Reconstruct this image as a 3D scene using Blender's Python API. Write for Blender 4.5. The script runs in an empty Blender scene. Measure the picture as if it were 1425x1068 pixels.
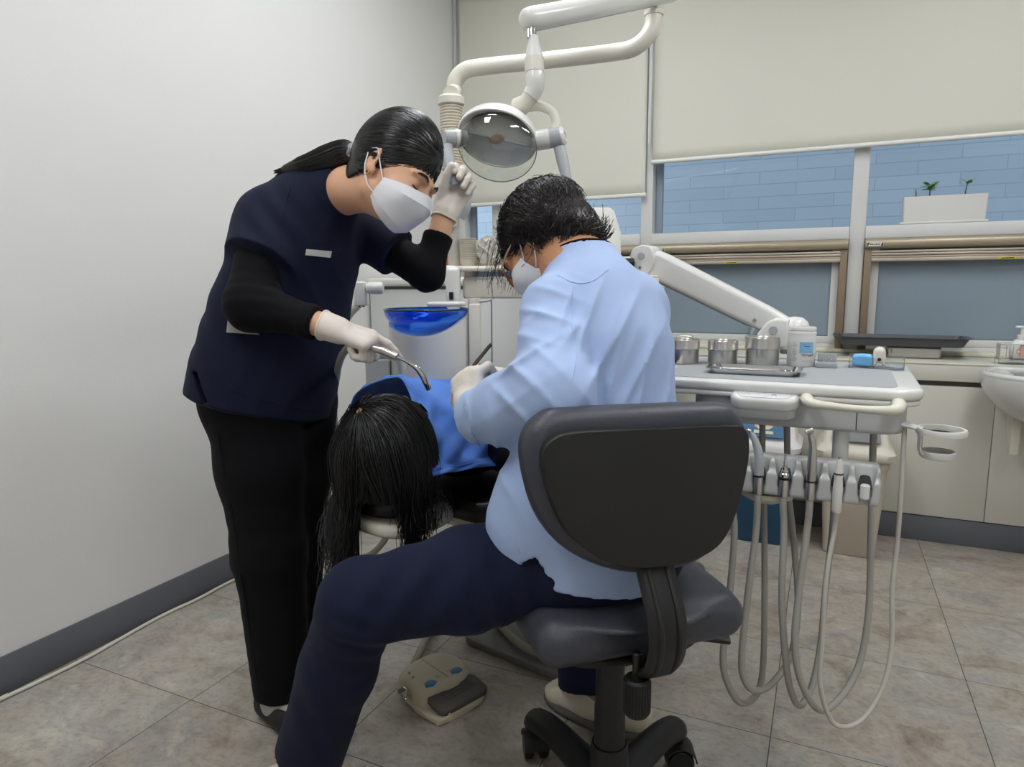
import bpy, bmesh, math, random
import numpy as np
from mathutils import Vector, Matrix
random.seed(7)
rng = np.random.default_rng(7)
SC = bpy.context.scene
COL = SC.collection
PI = math.pi
# ---------------------------------------------------------------- camera geometry (world: X along the window wall, Y into it, Z up)
FPX = 945.0
CH = 1.08
def cam_axes():
    yaw, pit, rol = [math.radians(a) for a in (24.816, -8.478, -0.4)]
    cy, sy, cp, sp, cr, sr = math.cos(yaw), math.sin(yaw), math.cos(pit), math.sin(pit), math.cos(rol), math.sin(rol)
    f = np.array([-sy*cp, cy*cp, sp]); r = np.array([cy, sy, 0.0]); u = np.cross(r, f)
    return r*cr+u*sr, u*cr-r*sr, f
CR, CU, CF = cam_axes()
CAM = np.array([0, 0, CH])
def at(px, py, d):
    """world point seen at pixel (px,py) at distance d along the view axis"""
    return CAM + CR*((px-712.5)/FPX*d) - CU*((py-534)/FPX*d) + CF*d
def aty(px, py, Y):
    v = CR*((px-712.5)/FPX) - CU*((py-534)/FPX) + CF
    return CAM + v*(Y/v[1])
def atz(px, py, Z):
    v = CR*((px-712.5)/FPX) - CU*((py-534)/FPX) + CF
    return CAM + v*((Z-CH)/v[2])
def cam_dir(r, u, f):
    v = CR*r + CU*u + CF*f
    return v/np.linalg.norm(v)
def nrm(v):
    v = np.array(v, float); return v/np.linalg.norm(v)
# ---------------------------------------------------------------- materials
def lin(c):
    if isinstance(c, str):
        c = c.lstrip('#'); c = [int(c[i:i+2], 16)/255 for i in (0, 2, 4)]
    return tuple((x/12.92 if x <= .04045 else ((x+.055)/1.055)**2.4) for x in c)+(1.0,)
MATS = {}
def mat(name, col, rough=.5, metal=0, bump=0, bscale=200, var=0, vscale=8, trans=0, ior=1.45, spec=.5, alpha=1, sheen=0, stretch=None, coat=0, emit=None, estr=0, detail=4):
    if name in MATS: return MATS[name]
    m = bpy.data.materials.new(name); m.use_nodes = True
    nt = m.node_tree; b = nt.nodes['Principled BSDF']
    c = lin(col)
    b.inputs['Base Color'].default_value = c
    b.inputs['Roughness'].default_value = rough
    b.inputs['Metallic'].default_value = metal
    b.inputs['IOR'].default_value = ior
    b.inputs['Specular IOR Level'].default_value = spec
    b.inputs['Transmission Weight'].default_value = trans
    b.inputs['Alpha'].default_value = alpha
    b.inputs['Sheen Weight'].default_value = sheen
    b.inputs['Coat Weight'].default_value = coat
    if emit:
        b.inputs['Emission Color'].default_value = lin(emit); b.inputs['Emission Strength'].default_value = estr
    tc = nt.nodes.new('ShaderNodeTexCoord')
    vec = tc.outputs['Object']
    if stretch:
        mp = nt.nodes.new('ShaderNodeMapping'); mp.inputs['Scale'].default_value = stretch
        nt.links.new(vec, mp.inputs['Vector']); vec = mp.outputs['Vector']
    if var:
        n = nt.nodes.new('ShaderNodeTexNoise'); n.inputs['Scale'].default_value = vscale; n.inputs['Detail'].default_value = 5
        nt.links.new(vec, n.inputs['Vector'])
        r = nt.nodes.new('ShaderNodeMapRange'); r.inputs['To Min'].default_value = 1-var; r.inputs['To Max'].default_value = 1+var
        nt.links.new(n.outputs['Fac'], r.inputs['Value'])
        mx = nt.nodes.new('ShaderNodeVectorMath'); mx.operation = 'SCALE'
        mx.inputs[0].default_value = c[:3]
        nt.links.new(r.outputs['Result'], mx.inputs['Scale'])
        nt.links.new(mx.outputs['Vector'], b.inputs['Base Color'])
    if bump:
        n = nt.nodes.new('ShaderNodeTexNoise'); n.inputs['Scale'].default_value = bscale; n.inputs['Detail'].default_value = detail
        nt.links.new(vec, n.inputs['Vector'])
        bp = nt.nodes.new('ShaderNodeBump'); bp.inputs['Strength'].default_value = bump; bp.inputs['Distance'].default_value = .01
        nt.links.new(n.outputs['Fac'], bp.inputs['Height'])
        nt.links.new(bp.outputs['Normal'], b.inputs['Normal'])
    MATS[name] = m
    return m
# ---------------------------------------------------------------- mesh collecting
class MB:
    def __init__(s): s.v = []; s.f = []; s.n = 0
    def add(s, v, f):
        v = np.asarray(v, float).reshape(-1, 3); s.v.append(v)
        s.f.extend([tuple(int(i)+s.n for i in q) for q in f]); s.n += len(v); return s
    def verts(s): return np.concatenate(s.v) if s.v else np.zeros((0, 3))
    def xf(s, R, t):
        s.v = [v@np.array(R).T+np.array(t) for v in s.v]; return s
def rbox(mb, c, size, R=None, bev=.003, seg=2):
    """bevelled box"""
    bm = bmesh.new(); bmesh.ops.create_cube(bm, size=1)
    for v in bm.verts: v.co = Vector((v.co.x*size[0], v.co.y*size[1], v.co.z*size[2]))
    if bev > 0:
        bev = min(bev, min(size)*.49)
        bmesh.ops.bevel(bm, geom=list(bm.edges), offset=bev, segments=seg, affect='EDGES', profile=.5)
    bm.verts.index_update()
    v = np.array([list(x.co) for x in bm.verts]); f = [[x.index for x in p.verts] for p in bm.faces]; bm.free()
    if R is not None: v = v@np.array(R).T
    mb.add(v+np.array(c), f); return mb
def abox(mb, lo, hi, bev=.003, seg=2):
    lo = np.array(lo, float); hi = np.array(hi, float)
    return rbox(mb, (lo+hi)/2, hi-lo, None, bev, seg)
def catmull(P, n=8, closed=False):
    P = np.array(P, float); out = []
    m = len(P)
    for i in range(m if closed else m-1):
        p0 = P[(i-1) % m] if (closed or i > 0) else 2*P[0]-P[1]
        p1 = P[i]; p2 = P[(i+1) % m]
        p3 = P[(i+2) % m] if (closed or i+2 < m) else 2*P[-1]-P[-2]
        for k in range(n):
            t = k/n
            out.append(.5*((2*p1)+(-p0+p2)*t+(2*p0-5*p1+4*p2-p3)*t*t+(-p0+3*p1-3*p2+p3)*t**3))
    if not closed: out.append(P[-1])
    return np.array(out)
def tube(mb, path, r, seg=10, caps=True, flat=None):
    """tube of radius r (number or list) along a polyline; flat=(vector,scale) squeezes the section"""
    P = np.array(path, float); n = len(P)
    r = np.full(n, r) if np.isscalar(r) else np.interp(np.linspace(0, 1, n), np.linspace(0, 1, len(r)), r)
    T = np.gradient(P, axis=0); T /= np.linalg.norm(T, axis=1)[:, None]+1e-12
    a = np.array([0, 0, 1.0]) if abs(T[0][2]) < .9 else np.array([1.0, 0, 0])
    if flat is not None: a = np.array(flat[0], float)
    N = a-T[0]*(a@T[0]); N /= np.linalg.norm(N)
    V = []
    ang = np.linspace(0, 2*PI, seg, endpoint=False)
    for i in range(n):
        if i:
            if flat is not None: N = a-T[i]*(a@T[i])
            else: N = N-T[i]*(N@T[i])
            N /= np.linalg.norm(N)+1e-12
        B = np.cross(T[i], N)
        s = flat[1] if flat is not None else 1
        V.append(P[i]+r[i]*(np.outer(np.cos(ang)*s, N)+np.outer(np.sin(ang), B)))
    F = []
    for i in range(n-1):
        for k in range(seg):
            F.append((i*seg+k, i*seg+(k+1) % seg, (i+1)*seg+(k+1) % seg, (i+1)*seg+k))
    if caps:
        F.append(tuple(range(seg-1, -1, -1))); F.append(tuple(range((n-1)*seg, n*seg)))
    mb.add(np.concatenate(V), F); return mb
def frame_z(axis):
    z = nrm(axis); a = np.array([1.0, 0, 0]) if abs(z[0]) < .9 else np.array([0, 1.0, 0])
    x = nrm(a-z*(a@z)); return np.stack([x, np.cross(z, x), z], 1)
def lathe(mb, prof, o=(0, 0, 0), axis=(0, 0, 1), seg=32, sx=1, sy=1, R=None):
    """revolve a (radius, height) profile"""
    ang = np.linspace(0, 2*PI, seg, endpoint=False); V = []
    for r, h in prof: V.append(np.stack([r*sx*np.cos(ang), r*sy*np.sin(ang), np.full(seg, h)], 1))
    n = len(prof); F = []
    for i in range(n-1):
        for k in range(seg): F.append((i*seg+k, i*seg+(k+1) % seg, (i+1)*seg+(k+1) % seg, (i+1)*seg+k))
    if prof[0][0] > 1e-6: F.append(tuple(range(seg-1, -1, -1)))
    if prof[-1][0] > 1e-6: F.append(tuple(range((n-1)*seg, n*seg)))
    M = frame_z(axis) if R is None else np.array(R)
    mb.add(np.concatenate(V)@M.T+np.array(o), F); return mb
def cyl(mb, a, b, r, r2=None, seg=24, bev=.002):
    a = np.array(a, float); b = np.array(b, float); L = np.linalg.norm(b-a); r2 = r if r2 is None else r2
    bev = min(bev, r*.4, r2*.4, L*.4)
    return lathe(mb, [(r-bev, 0), (r, bev), (r2, L-bev), (r2-bev, L)], a, b-a, seg)
def prism(mb, poly, h, o=(0, 0, 0), R=None, bev=.003, seg=2):
    """extrude a 2D polygon (local xy) by h along local z, with bevelled rims"""
    bm = bmesh.new(); vs = [bm.verts.new((p[0], p[1], 0)) for p in poly]; f = bm.faces.new(vs)
    bm.normal_update()
    if f.normal.z > 0: f.normal_flip()
    e = bmesh.ops.extrude_face_region(bm, geom=[f]); nv = [g for g in e['geom'] if isinstance(g, bmesh.types.BMVert)]
    for v in nv: v.co.z += h
    if bev > 0:
        ed = [e for e in bm.edges if abs(e.verts[0].co.z-e.verts[1].co.z) < 1e-7]
        bmesh.ops.bevel(bm, geom=ed, offset=min(bev, abs(h)*.49), segments=seg, affect='EDGES', profile=.5, clamp_overlap=True)
    bmesh.ops.recalc_face_normals(bm, faces=list(bm.faces))
    bm.verts.index_update()
    v = np.array([list(x.co) for x in bm.verts]); fs = [[x.index for x in p.verts] for p in bm.faces]; bm.free()
    if R is not None: v = v@np.array(R).T
    mb.add(v+np.array(o), fs); return mb
def rrect(w, h, r, n=5):
    out = []
    for cx, cy, a0 in ((w/2-r, h/2-r, 0), (-w/2+r, h/2-r, 90), (-w/2+r, -h/2+r, 180), (w/2-r, -h/2+r, 270)):
        for k in range(n+1):
            a = math.radians(a0+90*k/n); out.append((cx+r*math.cos(a), cy+r*math.sin(a)))
    return out
def sheet(mb, G, th=.003):
    """a grid of points (n,m,3) given thickness th"""
    G = np.array(G, float); n, m = G.shape[:2]
    du = np.gradient(G, axis=0); dv = np.gradient(G, axis=1); N = np.cross(du, dv); N /= np.linalg.norm(N, axis=2)[..., None]+1e-12
    A = (G+N*th/2).reshape(-1, 3); B = (G-N*th/2).reshape(-1, 3); k = n*m; F = []
    for i in range(n-1):
        for j in range(m-1):
            a, b, c, d = i*m+j, (i+1)*m+j, (i+1)*m+j+1, i*m+j+1
            F.append((a, b, c, d)); F.append((k+d, k+c, k+b, k+a))
    def rim(s):
        for p, q in zip(s[:-1], s[1:]): F.append((p, k+p, k+q, q))
    rim([i*m for i in range(n)]); rim([(n-1)*m+j for j in range(m)]); rim([i*m+m-1 for i in range(n-1, -1, -1)]); rim([j for j in range(m-1, -1, -1)])
    mb.add(np.concatenate([A, B]), F); return mb
def smooth_grid(rows, nu=8, nv=8):
    """catmull-rom surface through a small grid of control points"""
    R = [catmull(r, nv) for r in rows]; R = np.array(R)
    return np.stack([catmull(R[:, j], nu) for j in range(R.shape[1])], 1)
def text(mb, s, h, o, X, Y, depth=.0004, width=None):
    """raised lettering: local x along X, up along Y"""
    cu = bpy.data.curves.new('lettering', 'FONT'); cu.body = s; cu.size = 1; cu.extrude = .01; cu.align_x = 'LEFT'
    ob = bpy.data.objects.new('lettering', cu); COL.objects.link(ob); bpy.context.view_layer.update()
    me = bpy.data.meshes.new_from_object(ob.evaluated_get(bpy.context.evaluated_depsgraph_get()))
    v = np.array([list(x.co) for x in me.vertices]); f = [list(p.vertices) for p in me.polygons]
    bpy.data.objects.remove(ob); bpy.data.curves.remove(cu); bpy.data.meshes.remove(me)
    if not len(v): return mb
    X = nrm(X); Y = nrm(Y); Z = np.cross(X, Y)
    k = h/.72; kx = k if width is None else width/max(1e-6, v[:, 0].max())
    mb.add(np.outer(v[:, 0]*kx, X)+np.outer(v[:, 1]*k, Y)+np.outer(v[:, 2]/.01*depth, Z)+np.array(o), f); return mb
# ---------------------------------------------------------------- objects
ORG = {}
def tag(o, label=None, cat=None, group=None, kind=None):
    if label: o['label'] = label
    if cat: o['category'] = cat
    if group: o['group'] = group
    if kind: o['kind'] = kind
    return o
def thing(name, label, cat, loc=(0, 0, 0), group=None):
    o = bpy.data.objects.new(name, None); COL.objects.link(o); o.location = [float(x) for x in loc]; o.empty_display_size = .05
    ORG[o.name] = np.array(loc, float)
    return tag(o, label, cat, group)
def obj(name, mb, m, parent=None, loc=None, smooth=38, label=None, cat=None, group=None, kind=None):
    if isinstance(mb, tuple): v, f = mb
    else: v, f = mb.verts(), mb.f
    v = np.asarray(v, float)
    org = ORG[parent.name] if parent is not None else (np.array(loc, float) if loc is not None else np.zeros(3))
    v = v-org
    me = bpy.data.meshes.new(name)
    if isinstance(f, np.ndarray) and f.shape[1] == 4:
        me.vertices.add(len(v)); me.vertices.foreach_set('co', v.astype(np.float32).ravel())
        me.loops.add(f.size); me.loops.foreach_set('vertex_index', f.astype(np.int32).ravel())
        me.polygons.add(len(f)); me.polygons.foreach_set('loop_start', np.arange(0, f.size, 4, dtype=np.int32))
        me.update(calc_edges=True); me.validate()
    else:
        me.from_pydata([tuple(x) for x in v], [], [tuple(int(i) for i in q) for q in f]); me.update()
    if smooth:
        me.polygons.foreach_set('use_smooth', np.ones(len(me.polygons), bool))
        if smooth < 180: me.set_sharp_from_angle(angle=math.radians(smooth))
    ms = m if isinstance(m, (list, tuple)) else [m]
    for x in ms: me.materials.append(x)
    o = bpy.data.objects.new(name, me); COL.objects.link(o)
    ORG[o.name] = org
    if parent is not None: o.parent = parent
    else: o.location = [float(x) for x in org]
    return tag(o, label, cat, group, kind)
def struct(name, mb, m, smooth=38):
    return obj(name, mb, m, None, smooth=smooth, kind='structure')
def kids(o): return [c for c in bpy.data.objects if c.parent == o]
def copy_tree(o, parent=None):
    c = o.copy(); COL.objects.link(c)
    if parent is not None: c.parent = parent
    ORG[c.name] = ORG.get(o.name, np.zeros(3))
    for k in kids(o):
        if k is not c: copy_tree(k, c)
    return c
# ---------------------------------------------------------------- signed distance modelling for bodies and cloth
class SDF:
    def __init__(s, lo, hi, h):
        s.lo = np.array(lo, float); s.h = h; s.n = (np.ceil((np.array(hi)-s.lo)/h)+1).astype(int)
        s.D = np.full(tuple(s.n), .06, np.float32)
        s.ax = [(s.lo[i]+h*np.arange(s.n[i])).astype(np.float32) for i in range(3)]
    def _win(s, lo, hi):
        a = np.maximum(np.floor((np.array(lo)-s.lo)/s.h).astype(int), 0); b = np.minimum(np.ceil((np.array(hi)-s.lo)/s.h).astype(int)+1, s.n)
        if np.any(b <= a): return None
        sl = tuple(slice(a[i], b[i]) for i in range(3))
        return sl, s.ax[0][sl[0]][:, None, None], s.ax[1][sl[1]][None, :, None], s.ax[2][sl[2]][None, None, :]
    def _mix(s, sl, d, k, op='u', clip=None, xyz=None):
        if clip:
            for p, n in clip:
                n = nrm(n); e = (xyz[0]-p[0])*n[0]+(xyz[1]-p[1])*n[1]+(xyz[2]-p[2])*n[2]
                d = np.maximum(d, e)
        A = s.D[sl]
        if op == 'u':
            if k > 0:
                hh = np.clip(.5+.5*(d-A)/k, 0, 1); R = d*(1-hh)+A*hh-k*hh*(1-hh)
            else: R = np.minimum(A, d)
        else:
            d = -d
            if k > 0:
                hh = np.clip(.5-.5*(d-A)/k, 0, 1); R = d*(1-hh)+A*hh+k*hh*(1-hh)
            else: R = np.maximum(A, d)
        s.D[sl] = R.astype(np.float32)
    def cone(s, a, b, ra, rb, k=.02, op='u', clip=None, flat=None, off=0):
        a = np.array(a, float); b = np.array(b, float); ra += off; rb += off; m = max(ra, rb)+.06+k
        w = s._win(np.minimum(a, b)-m, np.maximum(a, b)+m)
        if w is None: return
        sl, x, y, z = w; ab = b-a; L2 = float(ab@ab)+1e-12
        px, py, pz = x-a[0], y-a[1], z-a[2]
        if flat is not None:      # squeeze along a direction: section narrower by 1/q
            n, q = nrm(flat[0]), flat[1]
            n = nrm(n-ab*(n@ab)/L2)
            e = (px*n[0]+py*n[1]+pz*n[2])*(q-1)
            px, py, pz = px+e*n[0], py+e*n[1], pz+e*n[2]
        t = np.clip((px*ab[0]+py*ab[1]+pz*ab[2])/L2, 0, 1)
        d = np.sqrt((px-t*ab[0])**2+(py-t*ab[1])**2+(pz-t*ab[2])**2)-(ra+(rb-ra)*t)
        s._mix(sl, d, k, op, clip, (x, y, z))
    def chain(s, P, r, k=.02, **kw):
        P = [np.array(p, float) for p in P]
        for i in range(len(P)-1): s.cone(P[i], P[i+1], r[i], r[i+1], k, **kw)
    def ell(s, c, rad, R=None, k=.02, op='u', clip=None, off=0):
        c = np.array(c, float); rad = np.array(rad, float)+off; m = rad.max()+.06+k
        w = s._win(c-m, c+m)
        if w is None: return
        sl, x, y, z = w; R = np.eye(3) if R is None else np.array(R)   # columns = axes
        px, py, pz = x-c[0], y-c[1], z-c[2]
        q = [(px*R[0, i]+py*R[1, i]+pz*R[2, i]) for i in range(3)]
        k0 = np.sqrt(sum((q[i]/rad[i])**2 for i in range(3))); k1 = np.sqrt(sum((q[i]/rad[i]**2)**2 for i in range(3)))+1e-9
        d = k0*(k0-1)/k1
        s._mix(sl, d, k, op, clip, (x, y, z))
    def box(s, c, half, R=None, rd=.01, k=.01, op='u'):
        c = np.array(c, float); half = np.array(half, float); m = np.linalg.norm(half)+.06+k
        w = s._win(c-m, c+m)
        if w is None: return
        sl, x, y, z = w; R = np.eye(3) if R is None else np.array(R)
        px, py, pz = x-c[0], y-c[1], z-c[2]
        q = [np.abs(px*R[0, i]+py*R[1, i]+pz*R[2, i])-(half[i]-rd) for i in range(3)]
        d = np.sqrt(sum(np.maximum(t, 0)**2 for t in q))+np.minimum(np.maximum(np.maximum(q[0], q[1]), q[2]), 0)-rd
        s._mix(sl, d, k, op)
    def cut(s, p, n):
        """remove everything on the side n points to"""
        p = np.array(p, float); n = nrm(n)
        e = (s.ax[0][:, None, None]-p[0])*n[0]+(s.ax[1][None, :, None]-p[1])*n[1]+(s.ax[2][None, None, :]-p[2])*n[2]
        s.D = np.maximum(s.D, e.astype(np.float32))
    def folds(s, c, rad, wave, amp, wl, warp=.35, seed=0, sharp=1.0):
        """cloth folds: ripples with crests across direction `wave`, fading out from c"""
        c = np.array(c, float); w = s._win(c-rad*1.6, c+rad*1.6)
        if w is None: return
        sl, x, y, z = w; n = nrm(wave); g = np.random.default_rng(seed)
        a1, a2 = g.normal(size=3), g.normal(size=3); a1 *= 9/np.linalg.norm(a1); a2 *= 17/np.linalg.norm(a2)
        px, py, pz = x-c[0], y-c[1], z-c[2]
        ph = (px*n[0]+py*n[1]+pz*n[2])*(2*PI/wl)
        ph = ph+warp*3*np.sin(px*a1[0]+py*a1[1]+pz*a1[2]+g.uniform(0, 6))+warp*1.5*np.sin(px*a2[0]+py*a2[1]+pz*a2[2]+g.uniform(0, 6))
        fall = np.exp(-(px**2+py**2+pz**2)/(rad*.7)**2)*(.65+.35*np.sin(px*a2[1]*.8+py*a2[2]*.8+pz*a2[0]*.8))
        r = np.sin(ph) if sharp == 1 else .35-1.5*(1-np.abs(np.sin(ph/2)))**2.0
        s.D[sl] += (amp*fall*r).astype(np.float32)
    def mesh(s):
        D = s.D; n = np.array(D.shape); neg = D < 0
        # a cell is active when its eight corners disagree
        c = np.zeros(tuple(n-1), np.int8)
        for i in (0, 1):
            for j in (0, 1):
                for k in (0, 1): c += neg[i:n[0]-1+i, j:n[1]-1+j, k:n[2]-1+k]
        idx = np.argwhere((c > 0) & (c < 8)); m = len(idx)
        ids = np.full(tuple(n-1), -1, np.int32); ids[tuple(idx.T)] = np.arange(m)
        acc = np.zeros((m, 3)); cnt = np.zeros(m)
        cor = [(i, j, k) for i in (0, 1) for j in (0, 1) for k in (0, 1)]
        val = {q: D[idx[:, 0]+q[0], idx[:, 1]+q[1], idx[:, 2]+q[2]] for q in cor}
        for a in cor:
            for ax in range(3):
                if a[ax] == 0:
                    b = list(a); b[ax] = 1; b = tuple(b); da, db = val[a], val[b]
                    cr = (da < 0) != (db < 0); t = np.where(cr, da/np.where(np.abs(da-db) < 1e-12, 1, da-db), 0)
                    p = np.zeros((m, 3)); p += np.array(a); p[:, ax] += t
                    acc[cr] += p[cr]; cnt[cr] += 1
        V = s.lo+s.h*(idx+acc/np.maximum(cnt, 1)[:, None]); F = []
        for ax in range(3):
            o1, o2 = [(1, 2), (2, 0), (0, 1)][ax]
            sa = [slice(None)]*3; sb = [slice(None)]*3; sa[ax] = slice(0, n[ax]-1); sb[ax] = slice(1, n[ax])
            A = neg[tuple(sa)]; B = neg[tuple(sb)]; e = np.argwhere(A != B)
            e = e[(e[:, o1] > 0) & (e[:, o2] > 0) & (e[:, o1] < n[o1]-1) & (e[:, o2] < n[o2]-1)]
            inside = A[tuple(e.T)]
            def cell(d1, d2):
                q = e.copy(); q[:, o1] -= d1; q[:, o2] -= d2; return ids[tuple(q.T)]
            q = np.stack([cell(1, 1), cell(0, 1), cell(0, 0), cell(1, 0)], 1)
            q[~inside] = q[~inside][:, ::-1]
            F.append(q)
        F = np.concatenate(F); F = F[(F >= 0).all(1)]
        return V, F
def relax(VF, it=2, lam=.5):
    V, F = VF; V = V.copy()
    e = np.concatenate([F[:, [0, 1]], F[:, [1, 2]], F[:, [2, 3]], F[:, [3, 0]]]); e = np.concatenate([e, e[:, ::-1]])
    deg = np.bincount(e[:, 0], minlength=len(V))[:, None]
    for _ in range(it):
        S = np.stack([np.bincount(e[:, 0], weights=V[e[:, 1], i], minlength=len(V)) for i in range(3)], 1)
        V = V+lam*(S/np.maximum(deg, 1)-V)
    return V, F
# ---------------------------------------------------------------- hands and heads
def hand(S, wrist, fwd, palm, side, curl, spread=.10, thumb=None, sc=1.0, off=0.0, kn=.008, splay=None):
    """fwd: from wrist to knuckles, palm: the way the palm faces, side=+1 thumb lies on cross(fwd,palm) side.
    curl: four lists of three bend angles (degrees), index first. thumb: (out, toward palm, bends)"""
    f = nrm(fwd); p = nrm(np.array(palm)-f*(np.array(palm)@f)); t = np.cross(f, p)*side
    W = np.array(wrist, float)
    xs = [.030, .010, -.011, -.030]; Ls = [.088, .092, .087, .079]
    seg = [(.042, .026, .021), (.046, .029, .022), (.042, .027, .022), (.033, .021, .019)]
    rad = [.0098, .0100, .0095, .0084]
    tips = []
    S.cone(W-f*.02*sc, W+f*.01*sc, .026*sc, .027*sc, .015, flat=(p, 1.35), off=off)
    for i in range(4):
        K = W+f*Ls[i]*sc+t*xs[i]*sc
        S.cone(W+f*.006*sc+t*xs[i]*.55*sc, K, .0155*sc, .0125*sc, .014, off=off)
        if 1:
            d = nrm(f+t*spread*xs[i]/.03); q = K; a = 0
            if splay: d = nrm(d+t*splay[i])
            ax = nrm(np.cross(d, p)); r = rad[i]*sc
            pts = [q]
            for j in range(3):
                a += math.radians(curl[i][j])
                dd = d*math.cos(a)+p*math.sin(a)
                q = q+dd*seg[i][j]*sc; pts.append(q)
            rr = [r*1.08, r, r*.93, r*.8]
            for j in range(3): S.cone(pts[j], pts[j+1], rr[j], rr[j+1], .003 if j else .006, off=off)
            tips.append(pts)
    S.cone(W+f*.03*sc+p*.006*sc, W+f*.075*sc+p*.004*sc, .016*sc, .014*sc, .016, off=off)
    if thumb:
        out, pal, b1, b2 = thumb
        B = W+f*.018*sc+t*.024*sc+p*.006*sc
        d = nrm(f*.75+t*out+p*pal); m = B+d*.043*sc
        S.cone(B, m, .0165*sc, .0125*sc, .014, off=off)
        inw = nrm(f*.55-t*b1*.6+p*(pal*.6+.1*b1)); e1 = nrm(d*(1-b1)+inw*b1); q1 = m+e1*.033*sc
        e2 = nrm(e1*(1-b2)+inw*b2); q2 = q1+e2*.026*sc
        S.cone(m, q1, .0118*sc, .0105*sc, .004, off=off); S.cone(q1, q2, .0105*sc, .0088*sc, .003, off=off)
        tips.append([B, m, q1, q2])
    return tips
def head_frame(F, U):
    F = nrm(F); U = nrm(np.array(U)-F*(np.array(U)@F)); X = np.cross(F, U)     # X = person's right
    return np.stack([X, F, U], 1)
def head(S, c, M, sc=1.0, off=0.0, face=True):
    g = lambda x, y, z: np.array(c)+M@(np.array([x, y, z])*sc)
    S.ell(g(0, -.012, .036), np.array((.073, .092, .084))*sc, M, .02, off=off)
    S.ell(g(0, .030, -.020), np.array((.064, .062, .073))*sc, M, .025, off=off)
    S.cone(g(-.05, .0, -.052), g(-.012, .060, -.078), .018*sc, .016*sc, .022, off=off)
    S.cone(g(.05, .0, -.052), g(.012, .060, -.078), .018*sc, .016*sc, .022, off=off)
    if face:
        for s in (-1, 1):
            S.ell(g(.036*s, .060, -.032), np.array((.026, .026, .026))*sc, M, .02)            # cheeks
            S.ell(g(.031*s, .096, .004), np.array((.019, .016, .011))*sc, M, .012, op='s')   # sockets
            S.ell(g(.031*s, .074, .001), np.array((.0135, .0135, .0125))*sc, M, .004)        # lids
            S.cone(g(.012*s, .091, .020), g(.048*s, .078, .020), .006*sc, .005*sc, .012)      # brow
        S.cone(g(0, .088, .004), g(0, .106, -.032), .007*sc, .0105*sc, .010)
        S.ell(g(.010, .098, -.036), np.array((.008, .009, .007))*sc, M, .006); S.ell(g(-.010, .098, -.036), np.array((.008, .009, .007))*sc, M, .006)
        S.ell(g(0, .081, -.054), np.array((.022, .010, .006))*sc, M, .006); S.ell(g(0, .078, -.062), np.array((.020, .010, .007))*sc, M, .005)
    for s in (-1, 1):
        Re = M@np.array(Matrix.Rotation(math.radians(-22*s), 3, 'Z'))@np.array(Matrix.Rotation(math.radians(-12), 3, 'X'))
        S.ell(g(.0745*s, -.010, .004), np.array((.0075, .0175, .031))*sc, Re, .006)
        S.ell(g(.0825*s, -.006, .004), np.array((.006, .009, .018))*sc, Re, .004, op='s')
        S.ell(g(.0735*s, .001, -.020), np.array((.006, .008, .010))*sc, Re, .005)
    return g
def strands(mb, paths, r, seg=4):
    for P in paths: tube(mb, P, r, seg, caps=False)
    return mb

def thin_clear(name, tint='#f4f7f5', gloss=.10):
    """thin clear sheet: see-through with a mirror-like sheen growing at grazing angles"""
    m = bpy.data.materials.new(name); m.use_nodes = True; nt = m.node_tree; N = nt.nodes; L = nt.links
    N.remove(N['Principled BSDF']); o = N['Material Output']
    t = N.new('ShaderNodeBsdfTransparent'); t.inputs[0].default_value = lin(tint); g = N.new('ShaderNodeBsdfGlossy'); g.inputs['Roughness'].default_value = .02
    f = N.new('ShaderNodeFresnel'); f.inputs[0].default_value = 1.5; a = N.new('ShaderNodeMath'); a.operation = 'ADD'; a.inputs[1].default_value = gloss-.04; L.new(f.outputs[0], a.inputs[0])
    x = N.new('ShaderNodeMixShader'); L.new(a.outputs[0], x.inputs[0]); L.new(t.outputs[0], x.inputs[1]); L.new(g.outputs[0], x.inputs[2]); L.new(x.outputs[0], o.inputs[0])
    MATS[name] = m; return m
# ================================================================ materials
WHITE = mat('white_plastic', '#dcdbd6', .28, coat=.3, bump=.015, bscale=60)
WHITE2 = mat('ivory_plastic', '#d6d2c6', .35, bump=.02, bscale=80)
PAINTW = mat('white_painted_metal', '#d4d3cf', .32, coat=.2, bump=.02, bscale=40)
GREYP = mat('grey_plastic', '#a9adb0', .35, bump=.02, bscale=90)
HOLDER = mat('pale_grey_plastic', '#b7b8b6', .25, coat=.4, bump=.01, bscale=90)
STEEL = mat('brushed_steel', '#c6c3bd', .28, 1, bump=.03, bscale=60, stretch=(1, 1, 14))
CHROME = mat('chrome', '#d8d8d8', .08, 1)
DARKM = mat('dark_gap', '#1c1b1a', .6)
BLACKP = mat('black_plastic', '#161617', .45, bump=.06, bscale=900)
HOSE = mat('grey_rubber_hose', '#a19e96', .5, bump=.06, bscale=300)
HOSEW = mat('white_rubber_hose', '#bdb9b0', .5, bump=.05, bscale=300)
def wall_mat(name, col):
    m = mat(name, col, .75, bump=.05, bscale=120, var=.015, vscale=1.5)
    return m
WALLM = wall_mat('wall_paint', '#dddcd9')
CEILM = wall_mat('ceiling_paint', '#e4e3df')
BASEM = mat('grey_vinyl_base', '#62646a', .55, bump=.06, bscale=300, var=.06, vscale=6)
FRAMEM = mat('window_frame_paint', '#d3d3d0', .4, bump=.05, bscale=50, var=.03, vscale=12)
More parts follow.
